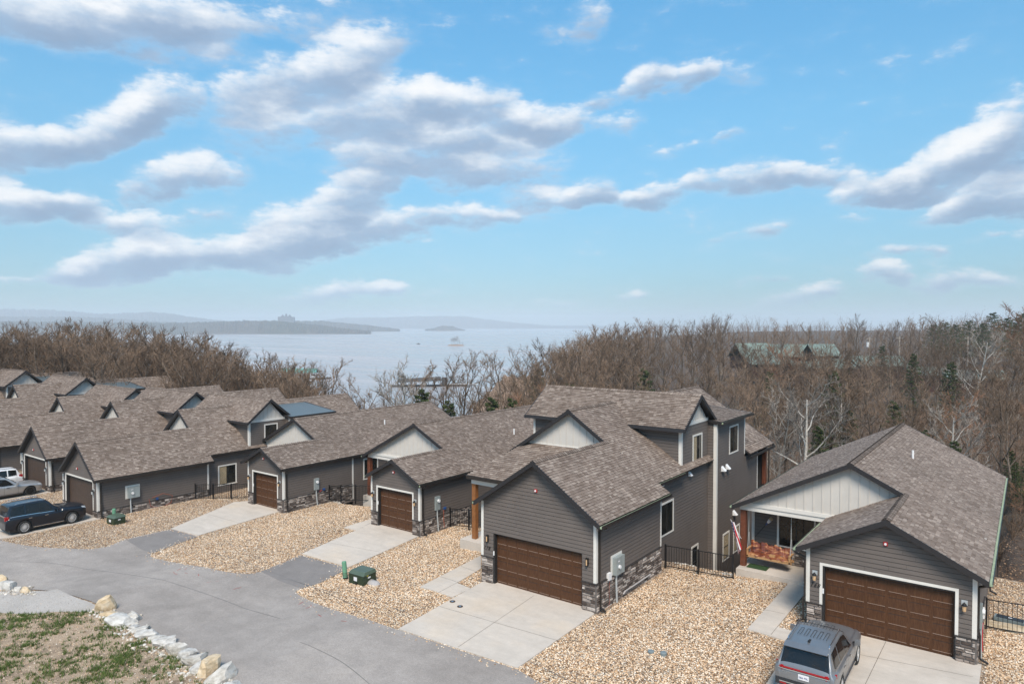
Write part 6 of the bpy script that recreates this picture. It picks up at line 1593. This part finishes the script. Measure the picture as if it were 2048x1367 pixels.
cu = bpy.data.curves.new('badge', 'FONT'); cu.body = 'ENCLAVE'; cu.size = .05; cu.extrude = .003; cu.align_x = 'CENTER'; cu.space_character = 1.4
t = bpy.data.objects.new('tmp', cu); me = bpy.data.meshes.new_from_object(t); bpy.data.objects.remove(t); me.materials.clear(); me.materials.append(MAT['chrome'])
o = bpy.data.objects.new('tailgate_lettering', me); COL.objects.link(o); o.parent = car; o.matrix_local = Matrix(((0,0,-1,-h2-.012),(-1,0,0,.52),(0,1,0,.82),(0,0,0,1)))
m = MB(); m.bar((-h2+.14, -.30, 1.22), (-h2+.155, .10, 1.20), .03, .02, 'dark_plastic'); lmb(m, 'rear_wiper', car)

# dark blue car at the nearest house of the left row
f0 = gp(20, 1058); 
loc = (-51.95, 17.8, -1.0)
car2, sh2, _ = suv('dark blue full-size car with chrome trim at the nearest left garage', loc, math.radians(90.5), 'paint_blue', 4.9, 1.88, 1.76, wh='multi', squareness=1., wb=2.85, wr=.38)
car2.scale = (.96, 1, 1.07)
h2 = 2.45
for s_ in (1, -1):
    m = MB(); m.box((-h2-.02, s_*.86-.16*(s_ > 0), .92), (-h2+.20, s_*.86+.16*(s_ < 0), 1.14), 'lamp_red'); lmb(m, 'tail_light', car2)
m = MB(); m.box((-h2-.01, -.8, 1.10), (-h2+.05, .8, 1.16), 'chrome'); lmb(m, 'tailgate_trim', car2)
m = MB(); m.box((h2-.10, -.62, .55), (h2+.02, .62, .85), 'dark_plastic'); lmb(m, 'grille', car2)
# silver car and white car further left
car3, _, _ = suv('silver car with black wheels at the second left garage', (-63.15, 19.15, -1.0), math.radians(90), 'paint_silver', 4.5, 1.85, 1.60, wh='ten', rimmat='rim_dark', rails='black_metal', wb=2.68, wr=.35, sill='bronze')
car4, _, _ = suv('white car behind the silver car, cut by the left edge of the picture', (-66.6, 18.9, -1.0), math.radians(-90), 'paint_white', 4.5, 1.85, 1.62, wh='ten', rails='black_metal', wb=2.7, wr=.35)
for s_ in (1, -1):
    m = MB(); m.box((-4.5/2-.0, s_*.86-.16*(s_ > 0), .90), (-4.5/2+.25, s_*.86+.16*(s_ < 0), 1.10), 'lamp_red'); lmb(m, 'tail_light', car4)

# ------------------------------------------------------------------ yard fittings
def iron_fence(label, p0, p1, z0, z1, posts, npk, h=1.2):
    r = thing('iron_fence', label, 'fence', (*p0, z0)); ORG[r.name] = np.array((*p0, z0), float)
    p0 = np.array((*p0, z0), float); p1 = np.array((*p1, z1), float); Z = np.array([0,0,1.])
    for hh in (.12, h-.05): m = MB(); m.bar(p0+Z*hh, p1+Z*hh, .035, .035, 'black_metal'); m.build('rail', r)
    for t in posts: q = p0+(p1-p0)*t; m = MB(); m.bar(q-Z*.15, q+Z*(h+.03), .065, .065, 'black_metal'); m.build('post', r)
    L = np.linalg.norm(p1-p0); proto = None
    for k in range(npk):
        q = p0+(p1-p0)*((k+.5)/npk)
        if proto is None:
            m = MB(); m.bar(q+Z*.10, q+Z*(h-.03), .018, .018, 'black_metal'); proto = m.build('picket', r); q0 = q
        else: c = proto.copy(); COL.objects.link(c); c.parent = r; c.location = Vector(q-q0)
    return r
fa, fb = at(1329, 1128, .02), at(1474, 1147, .12)
iron_fence('black iron fence between house 178 and porch of house 168', (-14.62, 32.5), (-11.25, 32.75), -.05, .0, (0, .5, 1.), 26, 1.2)
iron_fence('black iron fence at right picture edge beside house 168', (-1.22, 32.9), (2.4, 33.4), .22, .22, (0, .6, 1.), 24, 1.25)
iron_fence('black iron fence between the porch post of 178 and its left neighbour', (-29.2, 32.5), (-25.5, 32.5), -.5, -.1, (0, .42, 1.), 26, 1.2)
iron_fence('black iron fence left of the red-brown post, beside the third house', (-42.1, 33.3), (-38.6, 34.4), -1.05, -.75, (0, .28, .62, 1.), 30, 1.25)
iron_fence('black iron fence in front of the beige-blind window of the nearest left house', (-51.0, 27.7), (-46.6, 31.0), -1.1, -1.05, (0, .25, .5, .75, 1.), 40, 1.2)

def pedestal(label, x, y, tilt):
    z = gz(x); r = thing('utility_pedestal', label, 'utility pedestal', (x, y, z-.05)); ORG[r.name] = np.array([x, y, z-.05]); a = np.array([tilt, 0, 1.]); a /= np.linalg.norm(a); p = np.array([x, y, z-.08])
    m = MB(); m.tube([p, p+a*.12], .13, 'black_metal', 14); m.build('base', r)
    m = MB(); m.tube([p+a*.10, p+a*.86, p+a*.90, p+a*.91], [.115, .115, .105, .06], 'pale_green_plastic', 16); b_ = m.build('cover', r)
    for k in range(3): m = MB(); q = p+a*(.18+.07*k); m.tube([q, q+a*.025], .123, 'green_lid', 16); m.build('collar_ring', b_)
def transformer(label, x, y, rz, s_=1., note=True):
    z = gz(x)-.05; r = thing('transformer_box', label, 'transformer box', (x, y, z), None, rz)
    w_, d_, h_ = .50*s_, .42*s_, .62*s_
    m = MB(); m.box((-w_, -d_, 0), (w_, d_, h_*.80), 'green_paint'); lmb(m, 'cabinet', r)
    m = MB(); m.hexa([(-w_-.03, -d_-.03, h_*.79), (w_+.03, -d_-.03, h_*.79), (w_+.03, d_+.03, h_*.79), (-w_-.03, d_+.03, h_*.79), (-w_+.04, -d_+.14, h_*1.0), (w_-.04, -d_+.14, h_*1.0), (w_-.04, d_-.02, h_*1.03), (-w_+.04, d_-.02, h_*1.03)], 'green_lid'); lmb(m, 'lid', r)
    m = MB(); m.box((w_+.001, -.12, h_*.5), (w_+.006, .05, h_*.62), 'white_label'); lmb(m, 'label_plate', r)
    m = MB(); m.box((-.16, -d_-.006, h_*.28), (.06, -d_-.001, h_*.58), 'white_label'); lmb(m, 'label_plate', r)
    if note: m = MB(); m.box((w_+.001, -.20, h_*.70), (w_+.006, -.08, h_*.80), 'yellow_label'); lmb(m, 'warning_label', r)
    m = MB(); m.box((-.08, -d_-.03, -.02), (.10, -d_-.0, .10), 'black_metal'); lmb(m, 'lock_recess', r)
    return r
p = gp(691, 1157, -.05); pedestal('pale green utility post beside the dark green box left of 178', p[0], p[1], -.12)
p = gp(725, 1163, -.05); transformer('dark green transformer box with grey sack against it, left of 178', p[0], p[1], 0.05)
m = MB(); q = gp(747, 1167, -.05); z = gz(q[0])-.05; a = np.array([q[0], q[1], z])
vs = []; n = 14
for k in range(n):
    t = 2*PI*k/n; r_ = (abs(math.cos(t))**4+abs(math.sin(t))**4)**-.25; vs.append(a+np.array([.36*r_*math.cos(t), .22*r_*math.sin(t), .02]))
for k in range(n):
    t = 2*PI*k/n; r_ = (abs(math.cos(t))**3+abs(math.sin(t))**3)**-.33; vs.append(a+np.array([.27*r_*math.cos(t), .15*r_*math.sin(t), .15+.02*math.sin(3*t)]))
vs.append(a+np.array([0, 0, .17])); m.add(vs, [(i, (i+1) % n, n+(i+1) % n, n+i) for i in range(n)]+[(n+i, n+(i+1) % n, 2*n) for i in range(n)], 'sack')
tag(m.build('sand_bag', smooth=True), 'light grey sack lying against the green transformer box', 'sack')
p = gp(228, 1042, -.05); pedestal('pale green utility post behind the low green box of the left house', p[0], p[1], .03)
p = gp(238, 1043, -.05); transformer('low dark green box on gravel by the nearest left house', p[0]+.15, p[1]-.25, .1, .9, False)
for i, (x, y, lab) in enumerate(((1302, 1303, 'grey round cap in the gravel, left one of two'), (1327, 1309, 'grey round cap in the gravel, right one, standing higher'))):
    q = gp(x, y, -.03); m = MB(); z = gz(q[0]); m.tube([(q[0], q[1], z-.1), (q[0], q[1], z+.02+.05*i), (q[0], q[1], z+.035+.05*i)], [.12, .12, .10], 'cap_grey', 16); tag(m.build('cleanout_cap'), lab, 'pipe cap')
for (x, y, lab) in ((905, 1202, 'bronze drain cover in the drive of 178, upper one'), (920, 1212, 'bronze drain cover in the drive of 178, lower one')):
    q = gp(x, y); m = MB(); m.tube([(q[0], q[1], .002), (q[0], q[1], .012)], .13, 'brass', 18); o = m.build('drain_cover'); tag(o, lab, 'drain cover'); m = MB(); m.tube([(q[0], q[1], .012), (q[0], q[1], .018)], .05, 'chrome', 10); m.build('cover_plug', o)
# storage lid on a flat rock at right
q = at(2020, 1240, .35); r = thing('plastic_tray', 'black and grey plastic tray lying on a flat rock behind the right-hand fence', 'tray', (q[0], q[1], .3), None, -.12)
m = MB(); m.box((-.52, -.22, 0), (.52, .22, .14), 'cap_grey'); lmb(m, 'rim', r); m = MB(); m.box((-.45, -.17, .141), (.45, .17, .155), 'dark_plastic'); lmb(m, 'mat', r); m = MB(); m.box((-.06, -.03, .156), (.08, .03, .162), 'white_label'); lmb(m, 'label_plate', r)
def boulder(name, label, cat, c, size, rz, mat, seed, tilt=(0, 0), flat=.0):
    random.seed(seed); bm = bmesh.new(); bmesh.ops.create_cube(bm, size=1.0); bmesh.ops.subdivide_edges(bm, edges=bm.edges[:], cuts=3, use_grid_fill=True)
    cuts = [(Vector((U(-1,1), U(-1,1), U(-.6,1))).normalized(), U(.36, .50)) for _ in range(9)]
    for v in bm.verts:
        l = v.co.length; v.co = v.co*(1-.22)+v.co.normalized()*.5*.22
        for n_, d_ in cuts:
            k = v.co.dot(n_)-d_
            if k > 0: v.co -= n_*k
        v.co += Vector((U(-1,1), U(-1,1), U(-1,1)))*.022
    me = bpy.data.meshes.new(name); bm.to_mesh(me); bm.free(); me.materials.append(MAT[mat]); o = bpy.data.objects.new(name, me); COL.objects.link(o)
    o.scale = size; o.rotation_euler = (tilt[0], tilt[1], rz); o.location = (c[0], c[1], c[2]+size[2]*.36); tag(o, label, cat); ORG[o.name] = np.zeros(3); return o
BL = [(4,1166,.62,.5,.5,.2,'limestone_tan','large tan boulder cut by the left picture edge beside the road'), (18,1176,.62,.5,.48,.9,'limestone_grey','squarish grey boulder second from left by the road'), (35,1180,.36,.3,.26,.3,'limestone','small rubble stone between the grey and the orange boulder'), (52,1182,.5,.36,.34,.1,'limestone_tan','small orange boulder at the left end of the crushed stone'),
 (208,1218,.75,.42,.62,.7,'limestone_tan','upright slab leaning at the head of the curving boulder row'), (224,1228,.8,.5,.24,.3,'limestone_tan','flat tan slab right below the leaning one'), (243,1244,1.05,.8,.42,-.1,'limestone_grey','biggest grey boulder with dark hollow front'), (264,1240,.5,.55,.42,.2,'limestone','pale boulder tucked behind the biggest grey one'),
 (268,1252,.34,.36,.18,.3,'limestone_grey','small flat pale stone after the biggest boulder'), (279,1259,.62,.5,.22,.1,'limestone','low pale slab, upper of a stepped pair'), (294,1270,.85,.46,.30,.15,'limestone_grey','white flat-topped slab, lower of the stepped pair'), (314,1277,.62,.5,.22,-.1,'limestone','low buff slab left of a flat grey boulder'),
 (331,1286,.82,.6,.34,-.2,'limestone_grey','flat grey boulder midway down the curving row'), (353,1303,.55,.5,.46,.5,'limestone','small squarish beige boulder standing alone'), (374,1312,.6,.42,.36,.3,'limestone_grey','wedge-shaped white boulder with a pointed top'), (390,1325,.85,.6,.44,-.3,'limestone','big beige boulder with scored face'),
 (401,1338,.7,.5,.34,.1,'limestone_grey','grey boulder partly hidden by the beige one'), (419,1343,.78,.6,.58,.4,'limestone_tan','orange-tan boulder near the lower end of the row'), (442,1356,1.05,.66,.46,-.15,'limestone','layered pale slab at the lower end of the row'), (461,1376,.7,.5,.34,.2,'limestone_grey','last pale boulder cut by the bottom edge')]
for i, (x, y, a, b, c, rz, mt_, lab) in enumerate(BL):
    q = gp(x, y, 0); boulder('boulder', lab, 'boulder', (q[0], q[1], gz(q[0])-.10), (a*1.15, b*1.15, c*1.2), rz-.6+i*.13, mt_, 300+i, (.35 if i == 4 else U(-.1,.1), -.3 if i == 4 else U(-.1,.1)))
RB = []
for i in range(4, len(BL)-1):
    a, b = gp(*BL[i][:2]), gp(*BL[i+1][:2])
    for _ in range(26): q = a+(b-a)*rnd()+np.array([np.random.normal(0, .3)-.25, np.random.normal(0, .3)-.25]); RB.append((q[0], q[1], gz(q[0])+.0))
for _ in range(70): q = gp(U(0, 70), U(1172, 1188)); RB.append((q[0], q[1], gz(q[0])))
gn_rocks('rubble_stones', np.array(RB), .07, .22, [(0, (.30,.25,.19)), (.5, (.52,.48,.42)), (.85, (.64,.62,.58)), (1, (.60,.42,.25))], .6)
q = gp(1289, 1327); boulder('flat_stone', 'pale flat stone lying below the two grey caps', 'stone', (q[0], q[1], -.06), (.34, .22, .12), .4, 'limestone', 77)
q = at(2010, 1252, .3); boulder('flat_rock', 'flat tan rock under the black plastic tray', 'rock', (q[0], q[1], .18), (1.5, .8, .22), -.1, 'limestone_tan', 78)
# porch things of 168
r = thing('porch_swing', 'live-edge red and orange timber swing seat hanging in the porch of 168', 'swing', (-9.9, 34.1, .42))
ORG[r.name] = np.array([-9.9, 34.1, .42]); x0, x1, y, zs = -10.98, -9.02, 34.05, .98
m = MB(); n = 24; vs = []
for k in range(n+1):
    x = x0+(x1-x0)*k/n; lo = zs+.04+.05*math.sin(k*1.1); hi = zs+.52+.05*math.sin(k*.9+1)-.10*k/n+.04*math.sin(k*2.3)
    vs += [(x, y+.42, lo), (x, y+.48, lo), (x, y+.62, hi), (x, y+.56, hi)]
fs = []
for k in range(n):
    for j in range(4): fs.append((k*4+j, (k+1)*4+j, (k+1)*4+(j+1) % 4, k*4+(j+1) % 4))
fs += [(3,2,1,0), (n*4, n*4+1, n*4+2, n*4+3)]; m.add(vs, fs, 'live_edge'); m.build('backrest', r)
m = MB(); vs = []
for k in range(n+1):
    x = x0+(x1-x0)*k/n; fr = y-.02+.05*math.sin(k*.8+.4)+.03*math.sin(k*2.1); vs += [(x, fr, zs-.02), (x, y+.44, zs-.02), (x, y+.44, zs+.05), (x, fr+.03, zs+.05)]
fs = []
for k in range(n):
    for j in range(4): fs.append((k*4+j, k*4+(j+1) % 4, (k+1)*4+(j+1) % 4, (k+1)*4+j))
fs += [(0,1,2,3), (n*4+3, n*4+2, n*4+1, n*4)]; m.add(vs, fs, 'live_edge'); m.build('seat', r)
for yy in (y-.04, y+.38): m = MB(); m.box((x0-.12, yy, zs-.12), (x1+.12, yy+.06, zs-.03), 'light_timber'); m.build('seat_beam', r)
for xx in (x0-.06, x1-.02): m = MB(); m.box((xx, y-.04, zs-.10), (xx+.09, y+.46, zs-.02), 'light_timber'); m.box((xx, y-.04, zs-.02), (xx+.09, y+.05, zs+.24), 'light_timber'); m.box((xx, y-.06, zs+.24), (xx+.10, y+.5, zs+.29), 'light_timber'); m.build('arm_rest', r)
for xx, in ((x0-.02,), (x1+.03,)):
    m = MB(); m.tube([(xx, y+.02, zs), (xx, y+.20, 2.0), (xx, y+.24, 3.30)], .016, 'pale_metal', 6); m.tube([(xx, y+.44, zs), (xx, y+.28, 2.0)], .016, 'pale_metal', 6); m.build('hanging_chain', r)
m = MB(); m.box((-9.95, y+.02, zs+.05), (-9.7, y+.18, zs+.15), 'light_timber'); tag(m.build('wood_block'), 'small wooden block lying on the seat of the porch swing', 'block')
m = MB(); m.box((-10.95, 33.75, .422), (-10.0, 34.35, .45), 'turf'); tag(m.build('grass_mat'), 'dark green artificial grass mat on porch slab under the swing', 'mat')
# flag on the corner post, rolled round its pole
r = thing('flag', 'striped stars and stripes flag hanging on red-brown porch post of 168', 'flag', (-11.3, 33.75, 1.6)); ORG[r.name] = np.array([-11.3, 33.75, 1.6])
pa, pb = np.array([-11.22, 33.80, 1.75]), np.array([-11.62, 33.42, 2.72]); m = MB(); m.tube([pa, pb], .014, 'white_plastic', 6); m.build('flag_pole', r)
m = MB(); n = 10; K = 13
def fl(i, j):
    t = i/n; s_ = j/K; p = pb+(pa-pb)*(.10+.62*t); w_ = s_*.26*(.6+.6*t); d = np.array([.7, -.35, 0]); return p+d*w_*(.9)+np.array([.03*math.sin(j*1.5+i*.3), .06*math.sin(j*1.1), -1.02*t*(1-s_*.35)-.02])
for i in range(n):
    for j in range(K):
        mt_ = 'flag_blue' if (i < 4 and j < 7) else ('flag_red' if j % 2 else 'flag_white'); q = [fl(i, j), fl(i, j+1), fl(i+1, j+1), fl(i+1, j)]; e = np.array([.004, .004, 0]); m.hexa([*[x_-e for x_ in q], *[x_+e for x_ in q]], mt_)
m.build('flag_cloth', r)
m = MB()
for (i, j) in ((.6, 1), (.6, 3), (.6, 5), (1.6, 2), (1.6, 4), (2.6, 1), (2.6, 3), (2.6, 5), (3.4, 2), (3.4, 4)):
    c = fl(i, j)+np.array([0, -.02, 0]); m.disc(c, .014, .006, 'flag_white', 5, (.4, -.9, 0))
kind(m.build('flag_stars', r), 'stuff')
# pole with a blue collar and white head leaning in the porch
r = thing('cleaning_pole', 'long dark pole with blue collar and white head leaning across the porch wall', 'pole', (-10.9, 35.1, 1.2)); ORG[r.name] = np.array([-10.9, 35.1, 1.2])
pa, pb = np.array([-10.98, 35.15, 1.55]), np.array([-10.1, 34.7, 2.66]); d = (pb-pa)/np.linalg.norm(pb-pa)
m = MB(); m.tube([pa, pb-d*.42], .014, 'black_metal', 6); m.build('shaft', r); m = MB(); m.tube([pb-d*.44, pb-d*.22], [.022, .055], 'blue_plastic', 8); m.build('collar', r)
m = MB(); m.tube([pb-d*.22, pb-d*.04], [.06, .085], 'white_plastic', 8); m.build('head', r); m = MB(); m.tube([pb+d*.04, pb+d*.12], [.09, .09], 'blind', 8); m.tube([pb-d*.05, pb+d*.05], .02, 'white_plastic', 6); m.build('tip', r)

# ------------------------------------------------------------------ on and beyond the water
def wpt(col, row):   # a place on the lake
    return at(col, row, LZ)
def frame(col, row):
    p = wpt(col, row); d = p-cC; d[2] = 0; D = float(np.linalg.norm(d)); return p, D, D/FPX
p, D, k = frame(610, 757); r = thing('boat_dock', 'roofed boat dock with teal roof on the lake at left of centre', 'dock', (p[0], p[1], LZ), None, YAW); W_ = 96*k; h_ = 12*k
m = MB(); m.box((-W_*.55, -W_*.12, .1), (W_*.5, W_*.12, .9), 'dock_dark'); lmb(m, 'deck', r)
m = MB(); m.hexa([(-W_*.52,-W_*.14,h_),(W_*.26,-W_*.14,h_),(W_*.26,W_*.14,h_),(-W_*.52,W_*.14,h_),(-W_*.5,-.4,h_+8*k),(W_*.24,-.4,h_+8*k),(W_*.24,.4,h_+8*k),(-W_*.5,.4,h_+8*k)], 'teal_roof'); lmb(m, 'roof', r)
for i in range(9):
    for s_ in (-1, 1): m = MB(); x = -W_*.5+W_*.75*i/8; m.box((x-.15, s_*W_*.12-.15, .9), (x+.15, s_*W_*.12+.15, h_), 'far_white'); lmb(m, 'post', r)
for i in range(5): m = MB(); x = -W_*.42+W_*.15*i; m.box((x-2, -W_*.08, .9), (x+2, W_*.06, 2.6), 'far_white'); m.box((x-1.6, -W_*.04, 2.6), (x+1.6, W_*.02, 3.6), 'glass'); lmb(m, 'moored_boat', r)
p, D, k = frame(850, 772); r = thing('boat_dock', 'long dark-roofed boat dock behind the trees right of the water gap', 'dock', (p[0], p[1], LZ), None, YAW+.12); W_ = 110*k
m = MB(); m.box((-W_*.6, -3, .1), (W_*.75, 3, .9), 'dock_dark'); lmb(m, 'deck', r)
m = MB(); m.hexa([(-W_*.5,-6,9*k),(W_*.3,-6,12*k),(W_*.3,6,12*k),(-W_*.5,6,9*k),(-W_*.48,-.4,15*k),(W_*.28,-.4,19*k),(W_*.28,.4,19*k),(-W_*.48,.4,15*k)], 'dock_dark'); lmb(m, 'roof', r)
for i in range(8): m = MB(); x = -W_*.48+W_*.76*i/7; m.box((x-.2, -4.6, .9), (x+.2, -4.2, 9.5*k), 'dock_dark'); lmb(m, 'post', r)
m = MB(); m.box((W_*.30, -3, .9), (W_*.40, 3, 17*k), 'dock_dark'); lmb(m, 'hut', r)
m = MB(); m.box((W_*.4, -.8, 3*k), (W_*.95, .8, 3*k+.5), 'far_white'); lmb(m, 'gangway', r)
# brown bank behind the trees
V = []; Fc = []; N = 30; M_ = 10
for i in range(N+1):
    for j in range(M_+1):
        c = 945+140*i/N; D = 200+130*j/M_; t = i/N; p = polar(c, D); zt_ = CH-(( 850-(850-752)*min(1,(j/M_)*1.1)*(.35+.65*min(1,t*2.2)))-Y0)/FPX*D
        V.append((p[0], p[1], zt_+.8*math.sin(i*1.7+j)+.4*math.sin(i*.6-j*2)))
for i in range(N):
    for j in range(M_): k_ = i*(M_+1)+j; Fc.append((k_, k_+M_+1, k_+M_+2, k_+1))
me = bpy.data.meshes.new('shore_bank'); me.from_pydata(V, [], Fc); me.materials.append(MAT['bank']); me.polygons.foreach_set('use_smooth', [True]*len(Fc)); o = bpy.data.objects.new('shore_bank', me); COL.objects.link(o); o['kind'] = 'structure'
# little island with bare trees
p, D, k = frame(912, 691); r = None
m = MB(); n = 18; vs = [(p[0]+cR[0]*18*k*math.cos(2*PI*i/n)+cF0[0]*9*k*math.sin(2*PI*i/n), p[1]+cR[1]*18*k*math.cos(2*PI*i/n)+cF0[1]*9*k*math.sin(2*PI*i/n), LZ-.3) for i in range(n)]
vs += [(p[0]+cR[0]*14*k*math.cos(2*PI*i/n)+cF0[0]*6*k*math.sin(2*PI*i/n), p[1]+cR[1]*14*k*math.cos(2*PI*i/n)+cF0[1]*6*k*math.sin(2*PI*i/n), LZ+1.9) for i in range(n)]+[(p[0], p[1], LZ+2.6)]
m.add(vs, [(i, (i+1) % n, n+(i+1) % n, n+i) for i in range(n)]+[(n+i, n+(i+1) % n, 2*n) for i in range(n)], 'bank'); kind(m.build('island'), 'structure')
for i, (dc, hpx, kk, lab) in enumerate([(-9, 17, 'oak3', 'leftmost bare tree on the small island'), (-5, 15, 'oak0', 'bare tree on the small island, second from left'), (-1, 19, 'oak3', 'tallest bare tree on the small island'), (3, 18, 'oak1', 'bare tree just right of the tallest on the small island'), (7, 12, 'oak2', 'short bare tree on the small island, right of the tall ones'), (13, 6, 'oak2', 'low bush at the right tip of the small island')]):
    q = p+cR*dc*k; plant(kk, q[0], q[1], LZ+1.5, hpx*k/16., lab)
# boat
p, D, k = frame(837, 688); r = thing('motor_boat', 'small dark motor boat alone on the open lake', 'boat', (p[0], p[1], LZ), None, YAW)
m = MB(); m.hexa([(-3.4*k,-1.2,-.2),(2.6*k,-1.2,-.2),(2.6*k,1.2,-.2),(-3.4*k,1.2,-.2),(-3.8*k,-1.5,1.0),(4.4*k,-.3,1.5),(4.4*k,.3,1.5),(-3.8*k,1.5,1.0)], 'dock_dark'); lmb(m, 'hull', r)
m = MB(); m.hexa([(-.8*k,-1,1.1),(.8*k,-1,1.1),(.8*k,1,1.1),(-.8*k,1,1.1),(-.7*k,-.8,2.8),(.3*k,-.8,2.8),(.3*k,.8,2.8),(-.7*k,.8,2.8)], 'dock_dark'); lmb(m, 'cabin', r)
m = MB(); m.box((-3.6*k,-.4,.9), (-3.1*k,.4,2.2), 'black_metal'); lmb(m, 'outboard_motor', r)
# hotel on the far shore ridge
D = 4250.; p = polar(573, D); k = D/FPX; z0_ = CH+(Y0-641.5)*k; r = thing('hotel', 'large pale towered hotel on the far shore ridge', 'hotel', (p[0], p[1], z0_-12), None, YAW)
m = MB()
for (a, b, hh) in ((-16, -10, 8.5), (-10, -4, 10), (-4, 4, 9.2), (4, 9, 10), (9, 16, 8)): m.box((a*k, -12, 0), (b*k-.6, 14, 12+hh*k), 'hotel')
lmb(m, 'wings', r)
for (c_, hh) in ((-7, 12.), (0, 14.), (7, 12.)):
    m = MB(); m.hexa([((c_-1.6)*k,-13,10),((c_+1.6)*k,-13,10),((c_+1.6)*k,6,10),((c_-1.6)*k,6,10),((c_-1.2)*k,-10,12+(hh-1)*k),((c_+1.2)*k,-10,12+(hh-1)*k),((c_+1.2)*k,4,12+(hh-1)*k),((c_-1.2)*k,4,12+(hh-1)*k)], 'hotel')
    m.hexa([((c_-1.4)*k,-11,12+(hh-1)*k),((c_+1.4)*k,-11,12+(hh-1)*k),((c_+1.4)*k,5,12+(hh-1)*k),((c_-1.4)*k,5,12+(hh-1)*k),((c_-.15)*k,-3,12+(hh+1)*k),((c_+.15)*k,-3,12+(hh+1)*k),((c_+.15)*k,-1,12+(hh+1)*k),((c_-.15)*k,-1,12+(hh+1)*k)], 'hotel'); lmb(m, 'tower', r)
for f_ in range(5):
    for i in range(12):
        if (i+f_) % 1 == 0: m = MB(); x = (-15+2.55*i)*k; z_ = 14+f_*5.0; m.box((x, -12.6, z_), (x+1.2*k, -12.05, z_+2.4), 'dark_plastic'); lmb(m, 'window', r)
# green-roofed red buildings among the trees at right
def lodge(label, col, base_row, D, wpx, wall_px, roof_px, depth, rz=0., gable=False, wings=()):
    p = polar(col, D); k = D/FPX; zb = CH-(base_row-Y0)*k; r = thing('building', label, 'building', (p[0], p[1], zb-.5), None, YAW+rz)
    W_ = wpx*k/2; hw_ = wall_px*k+.5; hr = roof_px*k; m = MB(); m.box((-W_, 0, -3), (W_, depth, hw_), 'wall_red')
    if gable: m.add([(-W_, 0, hw_), (W_, 0, hw_), (0, 0, hw_+hr*.94)], [(0,1,2)], 'wall_red')
    lmb(m, 'wall', r); e = .8
    m = MB(); th = .25
    if gable:
        for s_ in (-1, 1): m.hexa([(s_*(W_+e), -e, hw_-.3), (0, -e, hw_+hr), (0, depth+e, hw_+hr), (s_*(W_+e), depth+e, hw_-.3), (s_*(W_+e), -e, hw_-.3+th), (0, -e, hw_+hr+th), (0, depth+e, hw_+hr+th), (s_*(W_+e), depth+e, hw_-.3+th)], 'roof_green')
    else:
        for (ya, yb) in ((-e, depth/2), (depth+e, depth/2)): m.hexa([(-W_-e, ya, hw_-.3), (W_+e, ya, hw_-.3), (W_+e, yb, hw_+hr), (-W_-e, yb, hw_+hr), (-W_-e, ya, hw_-.3+th), (W_+e, ya, hw_-.3+th), (W_+e, yb, hw_+hr+th), (-W_-e, yb, hw_+hr+th)], 'roof_green')
    lmb(m, 'roof', r)
    nwin = max(2, int(wpx/16))
    for i in range(nwin):
        x = -W_+2*W_*(i+.5)/nwin; m = MB(); m.box((x-.6, -.08, hw_*.30), (x+.6, -.01, hw_*.78), 'glass'); lmb(m, 'window', r)
    m = MB(); n_ = max(6, int(wpx/5))
    for i in range(n_):
        x = -W_+2*W_*i/(n_-1)
        if not gable: m.bar((x, -e, hw_-.3+th+.06), (x, depth/2, hw_+hr+th+.06), .10, .10, 'roof_green')
    if m.v: kind(lmb(m, 'roof_seams', r), 'stuff')
    return r
lodge('tall pale-green-roofed lodge farthest left among the bare trees', 1520, 720, 262, 66, 6, 26, 12, .15)
lodge('large green-roofed red lodge with broad front slope behind bare trees', 1600, 722, 270, 150, 10, 22, 14, .05)
lodge('short green-roofed lodge just right of the broad one', 1655, 718, 258, 44, 8, 20, 14, -.1)
lodge('low building with pale green roof left of centre of the lodges', 1545, 733, 236, 84, 6, 9, 8, .1)
lodge('low pale green roof right below the broad lodge', 1632, 742, 222, 80, 7, 10, 8, .05)
lodge('green-roofed red building behind a cedar, centre of the group', 1682, 746, 228, 70, 10, 16, 9, .3)
lodge('long low green-roofed building right of the cedar', 1765, 744, 232, 96, 14, 16, 10, -.05)
lodge('small green-roofed red building with bright red end wall', 1862, 762, 210, 62, 14, 12, 8, -.15)
lodge('green-roofed building farthest right by the brownish cedar', 1960, 768, 205, 110, 12, 13, 9, -.1)
# utility poles
def pole(label, col, top, base, D, drum=False):
    p = polar(col, D); k = D/FPX; zt_ = CH+(Y0-top)*k; zb = CH+(Y0-base)*k; r = thing('utility_pole', label, 'utility pole', (p[0], p[1], zb-2), None, YAW)
    m = MB(); m.tube([(0,0,0), (0,0,zt_-zb+2)], [.26, .20], 'pole_wood', 8); lmb(m, 'mast', r)
    m = MB(); m.box((-1.1, -.1, zt_-zb+1.2), (1.1, .1, zt_-zb+1.4), 'pole_wood'); lmb(m, 'cross_arm', r)
    if drum: m = MB(); m.tube([(-.75, -.3, zt_-zb+.1-1.6), (-.75, -.3, zt_-zb+.1)], .42, 'far_white', 10); lmb(m, 'transformer_drum', r)
pole('utility pole with white drum above the long low green roof', 1739, 673, 712, 240, True)
pole('plain pale utility pole behind the long low green roof', 1799, 672, 712, 240)
pole('tallest pale utility pole before the hill at right', 1936, 672, 734, 215)
